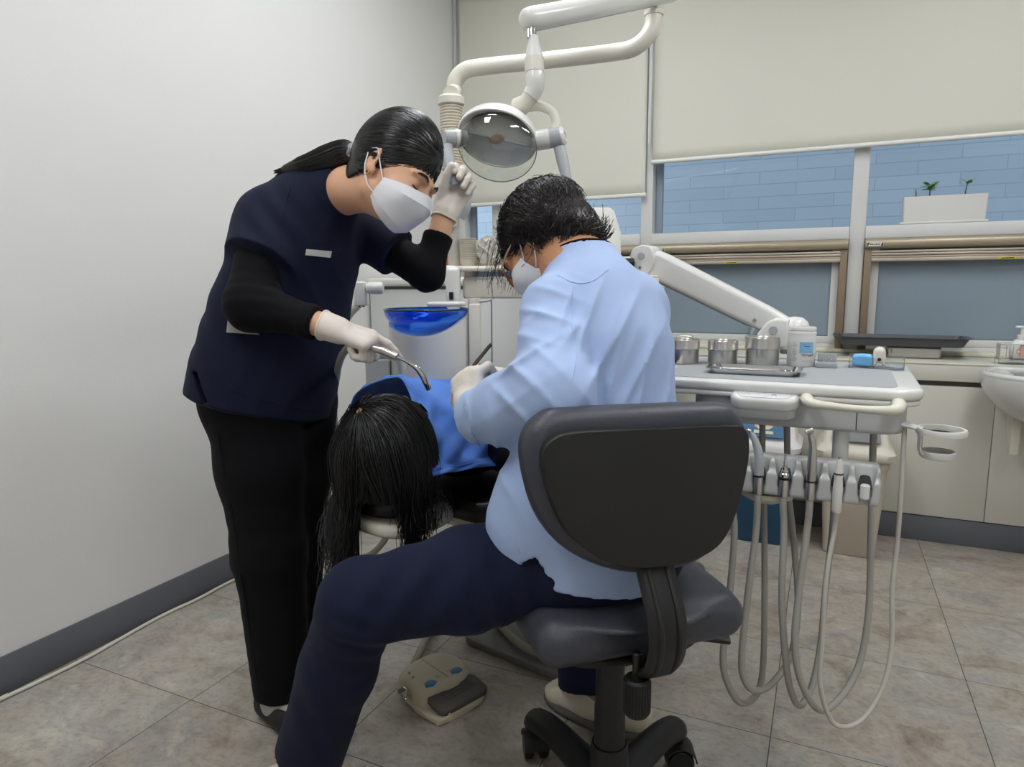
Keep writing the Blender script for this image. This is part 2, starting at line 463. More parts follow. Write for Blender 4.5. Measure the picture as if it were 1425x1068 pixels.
def floor_material():
    m = bpy.data.materials.new('stone_vinyl_floor'); m.use_nodes = True; nt = m.node_tree; N = nt.nodes; L = nt.links
    b = N['Principled BSDF']; b.inputs['Roughness'].default_value = .42
    tc = N.new('ShaderNodeTexCoord')
    sep = N.new('ShaderNodeSeparateXYZ'); L.new(tc.outputs['Object'], sep.inputs[0])
    def math_(op, a, bb=None):
        n = N.new('ShaderNodeMath'); n.operation = op
        for i, v in ((0, a), (1, bb)):
            if v is None: continue
            if isinstance(v, (int, float)): n.inputs[i].default_value = v
            else: L.new(v, n.inputs[i])
        return n.outputs[0]
    def seam(o, x0):
        f = math_('FRACT', math_('DIVIDE', math_('SUBTRACT', o, x0), .465))
        d = math_('MULTIPLY', math_('MINIMUM', f, math_('SUBTRACT', 1.0, f)), .465)
        return math_('LESS_THAN', d, .0011)
    sm = math_('MAXIMUM', seam(sep.outputs[0], .399-.465*8), seam(sep.outputs[1], 1.135-.465*6))
    # every tile turns and shifts its pattern
    ix = math_('FLOOR', math_('DIVIDE', math_('SUBTRACT', sep.outputs[0], .399-.465*8), .465)); iy = math_('FLOOR', math_('DIVIDE', math_('SUBTRACT', sep.outputs[1], 1.135-.465*6), .465))
    cmb = N.new('ShaderNodeCombineXYZ'); L.new(math_('MULTIPLY', ix, 3.7), cmb.inputs[0]); L.new(math_('MULTIPLY', iy, 5.3), cmb.inputs[1])
    ad = N.new('ShaderNodeVectorMath'); L.new(tc.outputs['Object'], ad.inputs[0]); L.new(cmb.outputs[0], ad.inputs[1])
    mp = N.new('ShaderNodeMapping'); mp.inputs['Scale'].default_value = (1, 1.25, 1); mp.inputs['Rotation'].default_value = (0, 0, .5); L.new(ad.outputs[0], mp.inputs[0])
    def noise(sc, det, rough, dist, v=mp.outputs[0]):
        n = N.new('ShaderNodeTexNoise'); n.inputs['Scale'].default_value = sc; n.inputs['Detail'].default_value = det
        n.inputs['Roughness'].default_value = rough; n.inputs['Distortion'].default_value = dist; L.new(v, n.inputs['Vector']); return n.outputs['Fac']
    def ramp(f, stops):
        r = N.new('ShaderNodeValToRGB'); e = r.color_ramp.elements
        while len(e) < len(stops): e.new(.5)
        for q, (p, c) in zip(e, stops): q.position = p; q.color = lin(c)
        L.new(f, r.inputs[0]); return r.outputs[0]
    c1 = ramp(noise(4.0, 10, .72, .9), [(.32, '#63594f'), (.42, '#978e82'), (.50, '#b3ada1'), (.58, '#929497'), (.68, '#cdc6b6')])
    c2 = ramp(noise(8, 8, .66, 1.0), [(.34, '#5f534a'), (.46, '#a19789'), (.58, '#b0aba2'), (.68, '#d3ccba')])
    warm = ramp(noise(2.2, 4, .5, .6), [(.40, '#ada79b'), (.60, '#9f8b7b')])
    def mix(a, bb, f, t='MIX'):
        n = N.new('ShaderNodeMix'); n.data_type = 'RGBA'; n.blend_type = t
        if isinstance(f, (int, float)): n.inputs[0].default_value = f
        else: L.new(f, n.inputs[0])
        L.new(a, n.inputs[6])
        if isinstance(bb, str): n.inputs[7].default_value = lin(bb)
        else: L.new(bb, n.inputs[7])
        return n.outputs[2]
    c = mix(c1, c2, .42); c = mix(c, warm, .22)
    speck = ramp(noise(60, 3, .6, .3), [(.36, '#8f8f8f'), (.5, '#ffffff')])
    c = mix(c, speck, .22, 'MULTIPLY'); c = mix(c, '#3b3530', sm)
    L.new(c, b.inputs['Base Color'])
    bp = N.new('ShaderNodeBump'); bp.inputs['Strength'].default_value = .12; bp.inputs['Distance'].default_value = .004
    L.new(noise(26, 6, .6, .8), bp.inputs['Height']); L.new(bp.outputs[0], b.inputs['Normal'])
    return m
def brick_material():
    m = bpy.data.materials.new('blue_painted_brick'); m.use_nodes = True; nt = m.node_tree; N = nt.nodes; L = nt.links
    b = N['Principled BSDF']; b.inputs['Roughness'].default_value = .6
    tc = N.new('ShaderNodeTexCoord'); sep = N.new('ShaderNodeSeparateXYZ'); L.new(tc.outputs['Object'], sep.inputs[0])
    cb = N.new('ShaderNodeCombineXYZ'); L.new(sep.outputs[0], cb.inputs[0]); L.new(sep.outputs[2], cb.inputs[1])
    br = N.new('ShaderNodeTexBrick'); L.new(cb.outputs[0], br.inputs['Vector'])
    br.inputs['Color1'].default_value = lin('#b6bfc6'); br.inputs['Color2'].default_value = lin('#adb7bf'); br.inputs['Mortar'].default_value = lin('#9ca8b3')
    br.inputs['Scale'].default_value = 1; br.inputs['Brick Width'].default_value = .46; br.inputs['Row Height'].default_value = .082; br.inputs['Mortar Size'].default_value = .003
    L.new(br.outputs['Color'], b.inputs['Base Color'])
    bp = N.new('ShaderNodeBump'); bp.inputs['Strength'].default_value = .35; bp.inputs['Distance'].default_value = .004; bp.invert = True
    L.new(br.outputs['Fac'], bp.inputs['Height']); L.new(bp.outputs[0], b.inputs['Normal'])
    return m
# ================================================================ room shell
XL, XR, YB, YF, ZC = -1.939, 2.3, -1.7, 3.52, 2.80
struct('floor', abox(MB(), (XL-.1, YB-.1, -.08), (XR+.1, YF+.1, 0), 0), floor_material())
struct('ceiling', abox(MB(), (XL-.1, YB-.1, ZC), (XR+.1, YF+.1, ZC+.1), 0), CEILM)
struct('wall_left', abox(MB(), (XL-.12, YB-.1, 0), (XL, YF+.12, ZC), 0), WALLM)
struct('wall_right', abox(MB(), (XR, YB-.1, 0), (XR+.12, YF+.12, ZC), 0), WALLM)
struct('wall_rear', abox(MB(), (XL, YB-.12, 0), (XR, YB, ZC), 0), WALLM)
SILL = .752
struct('wall_window_below', abox(MB(), (XL, YF, 0), (XR, YF+.12, SILL), 0), WALLM)
struct('wall_window_above', abox(MB(), (XL, YF, 2.62), (XR, YF+.12, ZC), 0), WALLM)
struct('baseboard_left', abox(MB(), (XL, YB, 0), (XL+.006, YF, .107), .002), BASEM)
# ---------------------------------------------------------------- window band: four bays between mullions
MU = [(-1.939, -1.90), (-.885, -.826), (.073, .137), (1.03, 1.094), (1.99, 2.05)]
bays = [(-1.90, -.885), (-.826, .073), (.137, 1.03), (1.094, 1.99)]
frost = mat('frosted_film', '#8795a0', .5, bump=.12, bscale=600, var=.10, vscale=260)
glass = mat('window_glass', '#dcebf6', .0, trans=1, ior=1.45)
shutm = mat('bronze_aluminium', '#a89c86', .38, metal=.35, bump=.03, bscale=60)
railm = mat('brown_rail', '#85745f', .5, bump=.03, bscale=80)
TR0, TR1 = 1.262, 1.318
seal = mat('window_seal', '#3c4148', .6)
for n, (x0, x1) in enumerate(MU):
    struct(f'trim_{n+1}', abox(MB(), (x0, YF-.035, SILL), (x1, YF+.06, 2.62), .004), FRAMEM)
for n, (x0, x1) in enumerate(bays):
    fr = MB()
    abox(fr, (x0, YF-.045, TR0), (x1, YF+.06, TR1), .004)                 # transom
    abox(fr, (x0, YF-.01, 2.56), (x1, YF+.06, 2.62), .003)
    abox(fr, (x0, YF-.01, SILL), (x1, YF+.06, SILL+.035), .003)
    w = obj(f'window_{n+1}', fr, FRAMEM, None, kind='structure')
    s = MB()
    if n == 0:
        abox(s, (-1.735, YF-.02, TR1), (-1.69, YF+.05, 2.56), .003)        # slim extra upright in the corner bay
        obj('upright', s, FRAMEM, w)
    for q in (x0, x1-.034): abox(fr2 := MB(), (q, YF-.008, SILL), (q+.034, YF+.06, TR0), .002); obj('jamb', fr2, FRAMEM, w)
    u = MB(); abox(u, (x0+.0, YF+.03, TR1), (x0+.035, YF+.058, 2.56), .002)
    if n < 2: obj('sash_edge', u, mat('sash_grey', '#8d9aa8', .4), w)
    obj('glass_pane', abox(MB(), (x0, YF+.045, TR1), (x1, YF+.051, 2.56), 0), glass, w)
    # lower hopper sash with a frosted pane
    lo = MB(); z0, z1 = SILL+.035, TR0; a, b2 = x0+.034, x1-.034
    abox(lo, (a, YF-.0115, z0+.030), (a+.03, YF+.0295, z1-.038), .0); abox(lo, (b2-.03, YF-.0115, z0+.030), (b2, YF+.0295, z1-.038), .0)
    abox(lo, (a, YF-.012, z0), (b2, YF+.03, z0+.032), .003); abox(lo, (a, YF-.012, z1-.04), (b2, YF+.03, z1), .003)
    obj('lower_sash', lo, FRAMEM, w)
    obj('frosted_pane', abox(MB(), (a+.028, YF+.002, z0+.03), (b2-.028, YF+.012, z1-.03), 0), frost, w)
    g = MB(); abox(g, (a+.027, YF-.002, z0+.032), (a+.0305, YF+.001, z1), 0); abox(g, (a+.027, YF-.002, z0+.031), (b2-.027, YF+.001, z0+.0345), 0)
    obj('pane_seal', g, seal, w)
    if n in (1, 2):
        ax = x0+.62 if n == 2 else x0+.5
        h = MB(); abox(h, (ax-.03, YF-.03, z0+.012), (ax+.03, YF-.010, z0+.030), .004)
        tube(h, catmull([(ax, YF-.03, z0+.025), (ax+.004, YF-.045, z0+.05), (ax+.018, YF-.04, z0+.10), (ax+.02, YF-.035, z0+.128)], 6), [.008, .007, .008, .010], 10, flat=((1, 0, 0), 1.2))
        obj('window_lever', h, GREYP, w)
        p = MB(); abox(p, (ax-.028, YF-.013, SILL+.008), (ax+.028, YF-.009, SILL+.028), .002); obj('strike_plate', p, mat('aged_brass', '#b5a98c', .4, .5), w)
# roller shutters below the transom
for n, (x0, x1) in enumerate(bays[:3]):
    t = thing('roller_shutter', ['bronze roller shutter in the corner bay behind the dental unit', 'bronze roller shutter rolled up over the middle lower window behind the white arm', 'bronze roller shutter rolled up over the right lower window above the dark tray'][n], 'shutter', (x0, YF-.05, SILL), 'roller shutters under the transom')
    prof = [(-.05, 1.262), (-.066, 1.258), (-.072, 1.245), (-.072, 1.232), (-.066, 1.220), (-.050, 1.216)]
    v = [(x, YF+p[0], p[1]) for x in (x0+.002, x1-.002) for p in prof]; k = len(prof)
    mb = MB(); mb.add(v, [(i, i+1, k+i+1, k+i) for i in range(k-1)]+[tuple(range(k-1, -1, -1)), tuple(range(k, 2*k)), (0, k, 2*k-1, k-1)])
    obj('housing', mb, shutm, t, smooth=60)
    s = MB()
    for z, d in ((1.206, .058), (1.194, .062), (1.183, .057)): abox(s, (x0+.03, YF-d, z-.0075), (x1-.03, YF-.035, z+.0025), .003)
    abox(s, (x0+.03, YF-.056, 1.160), (x1-.03, YF-.035, 1.176), .004)
    obj('slat_stack', s, mat('pale_bronze', '#b9ad9c', .35, .3), t)
    for q in (x0+.002, x1-.032):
        obj('guide_rail', abox(MB(), (q, YF-.055, SILL+.018), (q+.03, YF-.013, 1.217), .003), railm, t)
    if n:
        lb = MB(); abox(lb, (x0+.008, YF-.0735, 1.227), (x0+.072, YF-.0718, 1.243), 0); lab = obj('maker_label', lb, mat('label_white', '#d8d8d2', .5), t)
        tx = MB()
        for xx, zz, ww, hh_ in ((.0195, 1.2325, .004, .005), (.0245, 1.2325, .003, .006), (.0285, 1.2325, .005, .004), (.0370, 1.232, .0035, .005), (.0430, 1.2325, .0035, .0055), (.0475, 1.2335, .003, .004), (.0515, 1.2335, .0028, .004), (.0555, 1.232, .003, .0055)): abox(tx, (x0+xx, YF-.0741, zz), (x0+xx+ww, YF-.0737, zz+hh_), 0)
        tx.add([(x0+.009, YF-.0739, 1.228), (x0+.0135, YF-.0739, 1.228), (x0+.018, YF-.0739, 1.2425), (x0+.0095, YF-.0739, 1.2425)], [(0, 1, 2, 3)])
        tx.add([(x0+.062, YF-.0739, 1.228), (x0+.071, YF-.0739, 1.228), (x0+.071, YF-.0739, 1.2425), (x0+.067, YF-.0739, 1.2425)], [(0, 1, 2, 3)])
        obj('label_print', tx, mat('label_ink', '#2b2d2c', .5), lab, smooth=0)
        cx = x0+.36 if n == 1 else x0+.50
        yl = MB(); abox(yl, (cx, YF-.0575, 1.163), (cx+.07, YF-.0558, 1.1705), 0); yl = obj('yellow_sticker', yl, mat('sticker_yellow', '#d9c42c', .5), t)
        tx = MB()
        for xx, ww in ((.004, .002), (.012, .006), (.019, .004), (.026, .008), (.035, .005), (.041, .009), (.051, .005), (.063, .002)): abox(tx, (cx+xx, YF-.0580, 1.1650), (cx+xx+ww, YF-.0577, 1.1685), 0); obj('sticker_print', tx, MATS['label_ink'], yl, smooth=0)
# ---------------------------------------------------------------- outside
ex = MB(); abox(ex, (-6, 5.0, -1.5), (6, 5.25, 4.6), 0)
struct('exterior_wall', ex, brick_material())
struct('exterior_ground', abox(MB(), (-6, YF+.13, -1.6), (6, 5.0, -1.4), 0), mat('concrete', '#9aa0a2', .8))
# ---------------------------------------------------------------- roller blinds
blm = mat('cream_blind_cloth', '#d3d2c6', .8, bump=.05, bscale=700, sheen=.1)
def blind(x0, x1, zb, y, label, wav):
    t = thing('roller_blind', label, 'blind', ((x0+x1)/2, y, zb))
    nx, nz = 60, 18
    G = np.zeros((nz, nx, 3))
    for i in range(nz):
        for j in range(nx):
            z = zb+(2.60-zb)*i/(nz-1); x = x0+(x1-x0)*j/(nx-1); k = 1-i/(nz-1)
            G[i, j] = (x, y+wav*k*(math.sin(7.3*x+1.2+2*k)+.5*math.sin(17*x+3*k)), z)
    obj('cloth', sheet(MB(), G, .0012), blm, t, smooth=180)
    obj('bottom_bar', cyl(MB(), (x0-.006, y-.002, zb), (x1+.006, y-.002, zb), .0105, seg=16), mat('bar_white', '#dfdfd9', .4), t)
    obj('top_roller', cyl(MB(), (x0, y+.01, 2.615), (x1, y+.01, 2.615), .028, seg=20), MATS['bar_white'], t)
    c = MB(); tube(c, [(x0-.012, y-.01, 2.60), (x0-.012, y-.012, 1.75)], .0022, 6); tube(c, [(x0-.020, y-.01, 2.60), (x0-.020, y-.012, 1.75)], .0022, 6)
    obj('bead_chain', c, MATS['bar_white'], t)
blind(-1.905, -.858, 1.508, 3.455, 'long cream roller blind behind the dental lamp, hanging lower than its neighbour', .0012)
blind(-.823, 1.98, 1.662, 3.450, 'wide cream roller blind above the planter, its bar ending higher', .0022)
# ---------------------------------------------------------------- cabinets along the window
cabm = mat('beige_laminate', '#cbc9be', .45, bump=.02, bscale=70, var=.02, vscale=3)
YC = 3.17
c = thing('low_cabinet', 'long beige low cabinet with grey plinth under the window behind the bins', 'cabinet', (.6, YC, 0))
xs = [-.80, .62, 1.45, 2.25]
for a, b2 in zip(xs[:-1], xs[1:]): obj('front_panel', abox(MB(), (a+.001, YC, .112), (b2-.001, YC+.02, .655), .002), cabm, c)
obj('carcass', abox(MB(), (-.80, YC+.02, .11), (2.25, YF-.005, .675), 0), mat('carcass_shadow', '#5d5a52', .7), c)
obj('plinth', abox(MB(), (-.80, YC+.004, 0), (2.25, YC+.03, .108), .002), BASEM, c)
ct = thing('worktop', 'pale cream worktop with a tiled ledge along the window wall', 'worktop', (.6, YC, .675))
obj('apron', abox(MB(), (-.81, YC-.004, .676), (2.26, YC+.02, .742), .003), cabm, ct)
obj('top_board', abox(MB(), (-.81, YC-.006, .742), (2.26, YF-.003, .750), .003), mat('cream_top', '#cfcdbf', .35, var=.02, vscale=5), ct)
obj('ledge', abox(MB(), (-.81, YF-.075, .750), (2.26, YF-.004, .768), .006), mat('ivory_ledge', '#d8d4bf', .4), ct)
wc = thing('storage_cabinet', 'tall white storage cabinet with rounded lid against the left wall behind the cuspidor', 'cabinet', (-1.4, 2.6, 0))
obj('body', abox(MB(), (XL+.012, 2.605, .0), (-.655, 3.0, 1.052), .004), mat('cool_white_laminate', '#ced0cf', .4, var=.012, vscale=2), wc)
obj('lid', abox(MB(), (XL+.010, 2.585, 1.066), (-.645, 3.005, 1.104), .014, 4), WHITE, wc)
obj('lid_gap', abox(MB(), (XL+.014, 2.612, 1.052), (-.665, 2.995, 1.066), 0), mat('shadow_gap', '#55585a', .6), wc)
dv = MB(); abox(dv, (-1.300, 2.603, .01), (-1.296, 2.606, 1.045), 0); obj('door_gap', dv, MATS['shadow_gap'], wc)
# ---------------------------------------------------------------- ceiling lights
lampm = mat('lamp_diffuser', '#ffffff', .5, emit='#f8fbff', estr=1)
lampm.node_tree.nodes['Principled BSDF'].inputs['Emission Strength'].default_value = 15
for n, (x, y) in enumerate([(-.95, .1), (-.95, 2.0), (.75, .1), (.75, 2.0)]):
    t = thing('ceiling_light', 'white ceiling light trough, '+['rear left', 'front left near the lamp arm', 'rear right', 'front right above the bins'][n], 'ceiling light', (x, y, ZC), 'ceiling light troughs')
    fr = MB(); abox(fr, (x-.16, y-.63, ZC-.05), (x+.16, y+.63, ZC-.001), .006); obj('housing', fr, PAINTW, t)
    d = MB(); abox(d, (x-.14, y-.60, ZC-.058), (x+.14, y+.60, ZC-.0505), 0); obj('diffuser', d, lampm, t)
# ---------------------------------------------------------------- camera, world, render look
cd = bpy.data.cameras.new('camera'); cam = bpy.data.objects.new('camera', cd); COL.objects.link(cam)
cd.sensor_fit = 'HORIZONTAL'; cd.sensor_width = 36; cd.lens = 36*FPX/1425; cd.clip_start = .02; cd.clip_end = 60
Mx = Matrix(((CR[0], CU[0], -CF[0], 0), (CR[1], CU[1], -CF[1], 0), (CR[2], CU[2], -CF[2], CH), (0, 0, 0, 1)))
cam.matrix_world = Mx
SC.camera = cam
w = bpy.data.worlds.new('world'); SC.world = w; w.use_nodes = True
w.node_tree.nodes['Background'].inputs[0].default_value = lin('#d6dde6'); w.node_tree.nodes['Background'].inputs[1].default_value = 2.0
SC.view_settings.view_transform = 'Standard'; SC.view_settings.look = 'None'; SC.view_settings.gamma = 1; SC.view_settings.use_curve_mapping = False
SC.view_settings.exposure = .36
SC.cycles.use_denoising = True; SC.cycles.max_bounces = 10; SC.cycles.diffuse_bounces = 5; SC.cycles.transmission_bounces = 8; SC.cycles.transparent_max_bounces = 12
SC.cycles.caustics_reflective = False; SC.cycles.sample_clamp_indirect = 6
# ================================================================ helpers for shapes laid on a plane of their own
def plane_poly(px, c, N, up=(0, 0, 1)):
    """outline given where the sight lines meet the plane through c; returns 2D points and the frame (x,y,N)"""
    N = nrm(N); y = nrm(np.array(up)-N*(np.array(up)@N)); x = np.cross(y, N); out = []
    for a, b in px:
        v = CR*((a-712.5)/FPX)-CU*((b-534)/FPX)+CF; p = CAM+v*(((c-CAM)@N)/(v@N)); out.append(((p-c)@x, (p-c)@y))
    return np.array(out), np.stack([x, y, N], 1)
def closed(P, n=5): return catmull(np.array(P), n, True)
FABD = mat('dark_grey_leatherette', '#3b3d45', .42, bump=.10, bscale=260, var=.05, vscale=5)
SHELL = mat('charcoal_plastic', '#1c1c1b', .5, bump=.10, bscale=500)
# ================================================================ dentist's stool
HUB = np.array([-.332, 1.150, 0])
ST = thing('swivel_stool', 'dark grey swivel stool with a low backrest, the dentist sitting on it', 'stool', HUB)
lathe_p = MB(); lathe(lathe_p, [(.034, .085), (.038, .09), (.036, .20), (.033, .205), (.033, .21)], HUB); obj('column_sleeve', lathe_p, BLACKP, ST)
p = MB(); lathe(p, [(.030, .20), (.029, .285), (.0275, .29), (.0265, .42)], HUB); obj('gas_column', p, SHELL, ST)
for k in range(5):
    a = math.radians(145-72*k); d = np.array([math.cos(a), math.sin(a), 0]); s = np.array([-d[1], d[0], 0])
    P = [HUB+d*.02+[0, 0, .108], HUB+d*.12+[0, 0, .113], HUB+d*.20+[0, 0, .112], HUB+d*.255+[0, 0, .100], HUB+d*.278+[0, 0, .083]]
    mb = MB(); tube(mb, catmull(P, 5), [.040, .032, .030, .030, .022], 14, flat=((0, 0, 1), .9)); leg = obj('leg', mb, BLACKP, ST, smooth=60)
    c = HUB+d*.262; q = MB()
    sw = nrm(s*math.cos(.5*k+.4)+d*math.sin(.5*k+.4)); c = c+np.cross(sw, [0, 0, 1])*.012
    for o in (-.017, .017):
        lathe(q, [(.012, -.010), (.026, -.010), (.029, -.006), (.029, .006), (.026, .010), (.012, .010)], c+sw*o+[0, 0, .029], sw, 24)
    cyl(q, c-sw*.02+[0, 0, .029], c+sw*.02+[0, 0, .029], .007)
    cyl(q, c+[0, 0, .052], c+[0, 0, .092], .009)
    cs = obj('caster', q, BLACKP, ST)
    hd = MB(); an = np.linspace(.1, PI*.95, 12); fx = np.cross(sw, [0, 0, 1])
    G = np.array([[c+[0, 0, .029]+fx*math.cos(t)*.034+np.array([0, 0, 1])*math.sin(t)*.034+sw*o for o in (-.028, -.02, 0, .02, .028)] for t in an])
    sheet(hd, G, .003); obj('hood', hd, SHELL, cs)
seatc = HUB+np.array([-.018, .035, .492])
FACE = nrm(CR*-.30+CF*.954); FACE = nrm([FACE[0], FACE[1], 0]); SIDE = np.array([FACE[1], -FACE[0], 0])   # the way the stool faces / its right
out = []
for t in np.linspace(0, 2*PI, 48, endpoint=False):
    e = .62; cx, cy = math.cos(t), math.sin(t); out.append((.182*np.sign(cx)*abs(cx)**e, .175*np.sign(cy)*abs(cy)**e*(1-.05*cx)))
S_ = SDF(seatc-.3, seatc+.3, .006)
R3 = np.stack([SIDE, FACE, [0, 0, 1]], 1)
S_.box(seatc, (.196, .175, .042), R3, rd=.041, k=0)
S_.ell(seatc+[0, 0, .10], (.17, .16, .072), R3, .03, op='s')
S_.ell(seatc+[0, 0, .03]-FACE*.05, (.185, .16, .018), R3, .02)
obj('seat_cushion', relax(S_.mesh(), 3), FABD, ST, smooth=180)
pan = MB(); prism(pan, [(p_[0]*.85, p_[1]*.85) for p_ in out], .014, seatc-[0, 0, .058], np.stack([SIDE, FACE, [0, 0, 1]], 1), .004); obj('seat_pan', pan, SHELL, ST)
mech = MB(); rbox(mech, HUB+[0, 0, .418], (.10, .14, .03), R3, .006); obj('mechanism', mech, BLACKP, ST)
lv = MB(); tube(lv, catmull([HUB+SIDE*.03+[0, 0, .415], HUB+SIDE*.15-FACE*.04+[0, 0, .416], HUB+SIDE*.215-FACE*.06+[0, 0, .412]], 6), [.006, .006, .011], 10, flat=((0, 0, 1), .7)); obj('height_lever', lv, BLACKP, ST)
bc = at(890, 685, 1.04)
Nb = nrm(-FACE+np.array([0, 0, .06]))
cus_px = [(786, 570), (900, 565), (1005, 562), (1030, 570), (1046, 597), (1045, 640), (1034, 690), (1012, 750), (985, 782), (945, 798), (892, 804), (845, 796), (803, 777), (772, 750), (750, 715), (738, 675), (732, 639), (734, 612), (744, 592), (764, 576)]
sh_px = [(800, 602), (905, 598), (1020, 593), (1036, 597), (1042, 612), (1040, 650), (1024, 715), (1004, 755), (975, 776), (940, 786), (887, 791), (843, 782), (799, 752), (778, 720), (764, 685), (757, 655), (756, 632), (766, 614)]
pc, Rb = plane_poly(cus_px, bc-Nb*.012, Nb); ps, _ = plane_poly(sh_px, bc+Nb*.004, Nb)
ps = np.array(ps)
S_ = SDF(bc-.28, bc+.28, .005)
pc2 = closed(pc, 4)
# cushion: rounded slab from its outline
xx = S_.ax[0][:, None, None]-bc[0]; yy = S_.ax[1][None, :, None]-bc[1]; zz = S_.ax[2][None, None, :]-bc[2]
u_ = xx*Rb[0, 0]+yy*Rb[1, 0]+zz*Rb[2, 0]; v_ = xx*Rb[0, 1]+yy*Rb[1, 1]+zz*Rb[2, 1]; w_ = xx*Rb[0, 2]+yy*Rb[1, 2]+zz*Rb[2, 2]
def poly_sdf(P, u, v):
    d = np.full(u.shape, 1e9, np.float32); s = np.ones(u.shape, np.float32); n = len(P)
    for i in range(n):
        a = P[i]; b = P[i-1]; ex, ey = b[0]-a[0], b[1]-a[1]; wx, wy = u-a[0], v-a[1]
        t = np.clip((wx*ex+wy*ey)/(ex*ex+ey*ey+1e-12), 0, 1); d = np.minimum(d, (wx-ex*t)**2+(wy-ey*t)**2)
        c1 = v >= a[1]; c2 = v < b[1]; c3 = ex*wy > ey*wx
        s = np.where((c1 & c2 & c3) | (~c1 & ~c2 & ~c3), -s, s)
    return s*np.sqrt(d)
d2 = poly_sdf(pc2[::2], u_, v_); rd = .028
q1 = d2+rd; q2 = np.abs(w_+.042)-(.032-.02)
S_.D = (np.sqrt(np.maximum(q1, 0)**2+np.maximum(q2+.008, 0)**2)+np.minimum(np.maximum(q1, q2+.008), 0)-rd).astype(np.float32)
obj('backrest_cushion', relax(S_.mesh(), 3), FABD, ST, smooth=180)
mb = MB(); prism(mb, [tuple(p_) for p_ in closed(ps, 4)], .022, bc-Nb*.016, Rb, .010, 4); obj('back_shell', mb, SHELL, ST, smooth=50)
b0 = at(934, 800, 1.03); zb = .445
bt = b0-Nb*((b0-bc)@Nb); low = np.array([bt[0], bt[1], zb+.05])+Nb*.03; und = HUB+[0, 0, zb]
P = catmull([bt-Nb*.040+[0, 0, .05], bt-Nb*.022+[0, 0, .005], bt+Nb*.022+[0, 0, -.07], np.array([bt[0], bt[1], .52])+Nb*.03, np.array([bt[0], bt[1], .475])+Nb*.012, np.array([bt[0], bt[1], .452])-Nb*.030, und-FACE*.06+[0, 0, .0]], 8)
br = MB(); tube(br, P, .034, 16, flat=(Nb, .30)); obj('back_bracket', br, BLACKP, ST, smooth=60)
rb = MB()
for o in (-.016, .016): tube(rb, P[9:-10]+Nb*.009+SIDE*o, .005, 8)
obj('bracket_rib', rb, SHELL, ST)
kb = at(886, 968, 1.10); kn = MB(); prof = [(.019, -.032), (.0215, -.028), (.0215, .028), (.018, .032)]
lathe(kn, prof, kb, (0, 0, 1), 30); 
for t in np.linspace(0, 2*PI, 30, endpoint=False): cyl(kn, kb+[.0215*math.cos(t), .0215*math.sin(t), -.026], kb+[.0215*math.cos(t), .0215*math.sin(t), .026], .0014, seg=6)
cyl(kn, kb+[0, 0, .03], kb+[0, 0, .075], .008); obj('tension_knob', kn, BLACKP, ST)
# ================================================================ patient chair
PH = at(543, 618, 1.485)              # middle of the patient's head
E1 = np.array([.22, .975, 0]); E1 /= np.linalg.norm(E1); E2 = np.array([E1[1], -E1[0], 0]); EZ = np.array([0, 0, 1.0])
CB = np.array([PH[0], PH[1], 0])
RC = np.stack([E2, E1, EZ], 1)
def ch(s, t, z): return CB+E1*s+E2*t+EZ*z
DC = thing('dental_chair', 'reclined dental chair with black cushions and an ivory shell under the patient', 'dental chair', ch(.9, 0, 0))
IVS = mat('ivory_shell', '#cdc9ba', .4, bump=.02, bscale=80); BCU = mat('black_leatherette', '#121214', .38, bump=.05, bscale=300)
cor = atz(636, 884, .022); pl = MB(); prism(pl, rrect(.42, .95, .06), .024, cor+E2*.21+E1*.475-EZ*.020, RC, .006); obj('base_plate', pl, mat('grey_base_metal', '#6d6c69', .45, .2, bump=.05, bscale=200), DC)
for s_, t_ in ((.05, .04), (.05, .38)): obj('bolt', cyl(MB(), cor+E2*t_+E1*s_+EZ*.003, cor+E2*t_+E1*s_+EZ*.0065, .008), BLACKP, DC)
cl = MB(); rbox(cl, ch(1.08, -.06, .20), (.22, .30, .37), RC, .03, 4); rbox(cl, ch(1.06, -.03, .40), (.18, .4, .06), RC, .02, 3); obj('pedestal', cl, IVS, DC)
S_ = SDF(ch(-.45, -.5, .3)-.3, ch(1.7, .5, .9)+.35, .012)
hd = MB(); prism(hd, rrect(.235, .20, .07), .030, ch(-.0, .012, PH[2]-.172), RC, .012, 4); obj('headrest_plate', hd, IVS, DC)
hc = MB(); prism(hc, rrect(.20, .18, .075), .045, ch(-.0, 0, PH[2]-.140), RC, .02, 4); obj('headrest_cushion', hc, BCU, DC, smooth=60)
ar = MB(); rbox(ar, ch(.17, .01, PH[2]-.170), (.07, .22, .022), RC, .005); rbox(ar, ch(.085, .03, PH[2]-.174), (.09, .06, .03), RC, .006); obj('headrest_bracket', ar, GREYP, DC)
def loft(mb, secs, R=None):
    n = len(secs[0]); V = np.concatenate(secs); F = []
    for i in range(len(secs)-1):
        for k in range(n): F.append((i*n+k, i*n+(k+1) % n, (i+1)*n+(k+1) % n, (i+1)*n+k))
    F.append(tuple(range(n-1, -1, -1))); F.append(tuple(range((len(secs)-1)*n, len(secs)*n)))
    mb.add(V, F); return mb
def slab(s0, s1, prof, name, m, th):
    secs = []
    for s_, w, z, tk in prof:
        secs.append(np.array([ch(s_, x, z+y) for x, y in rrect(w, tk, min(tk*.45, .02), 4)]))
    mb = MB(); loft(mb, secs); return obj(name, mb, m, DC, smooth=50)
bz = PH[2]-.122
slab(0, 0, [(.20, .26, bz-.10, .03), (.23, .40, bz-.115, .05), (.45, .42, bz-.125, .05), (.75, .42, bz-.15, .05), (.84, .40, bz-.16, .03)], 'backrest_shell', IVS, .05)
slab(0, 0, [(.13, .28, bz-.045, .05), (.18, .40, bz-.055, .07), (.45, .41, bz-.065, .07), (.80, .41, bz-.10, .07)], 'backrest_cushion', BCU, .07)
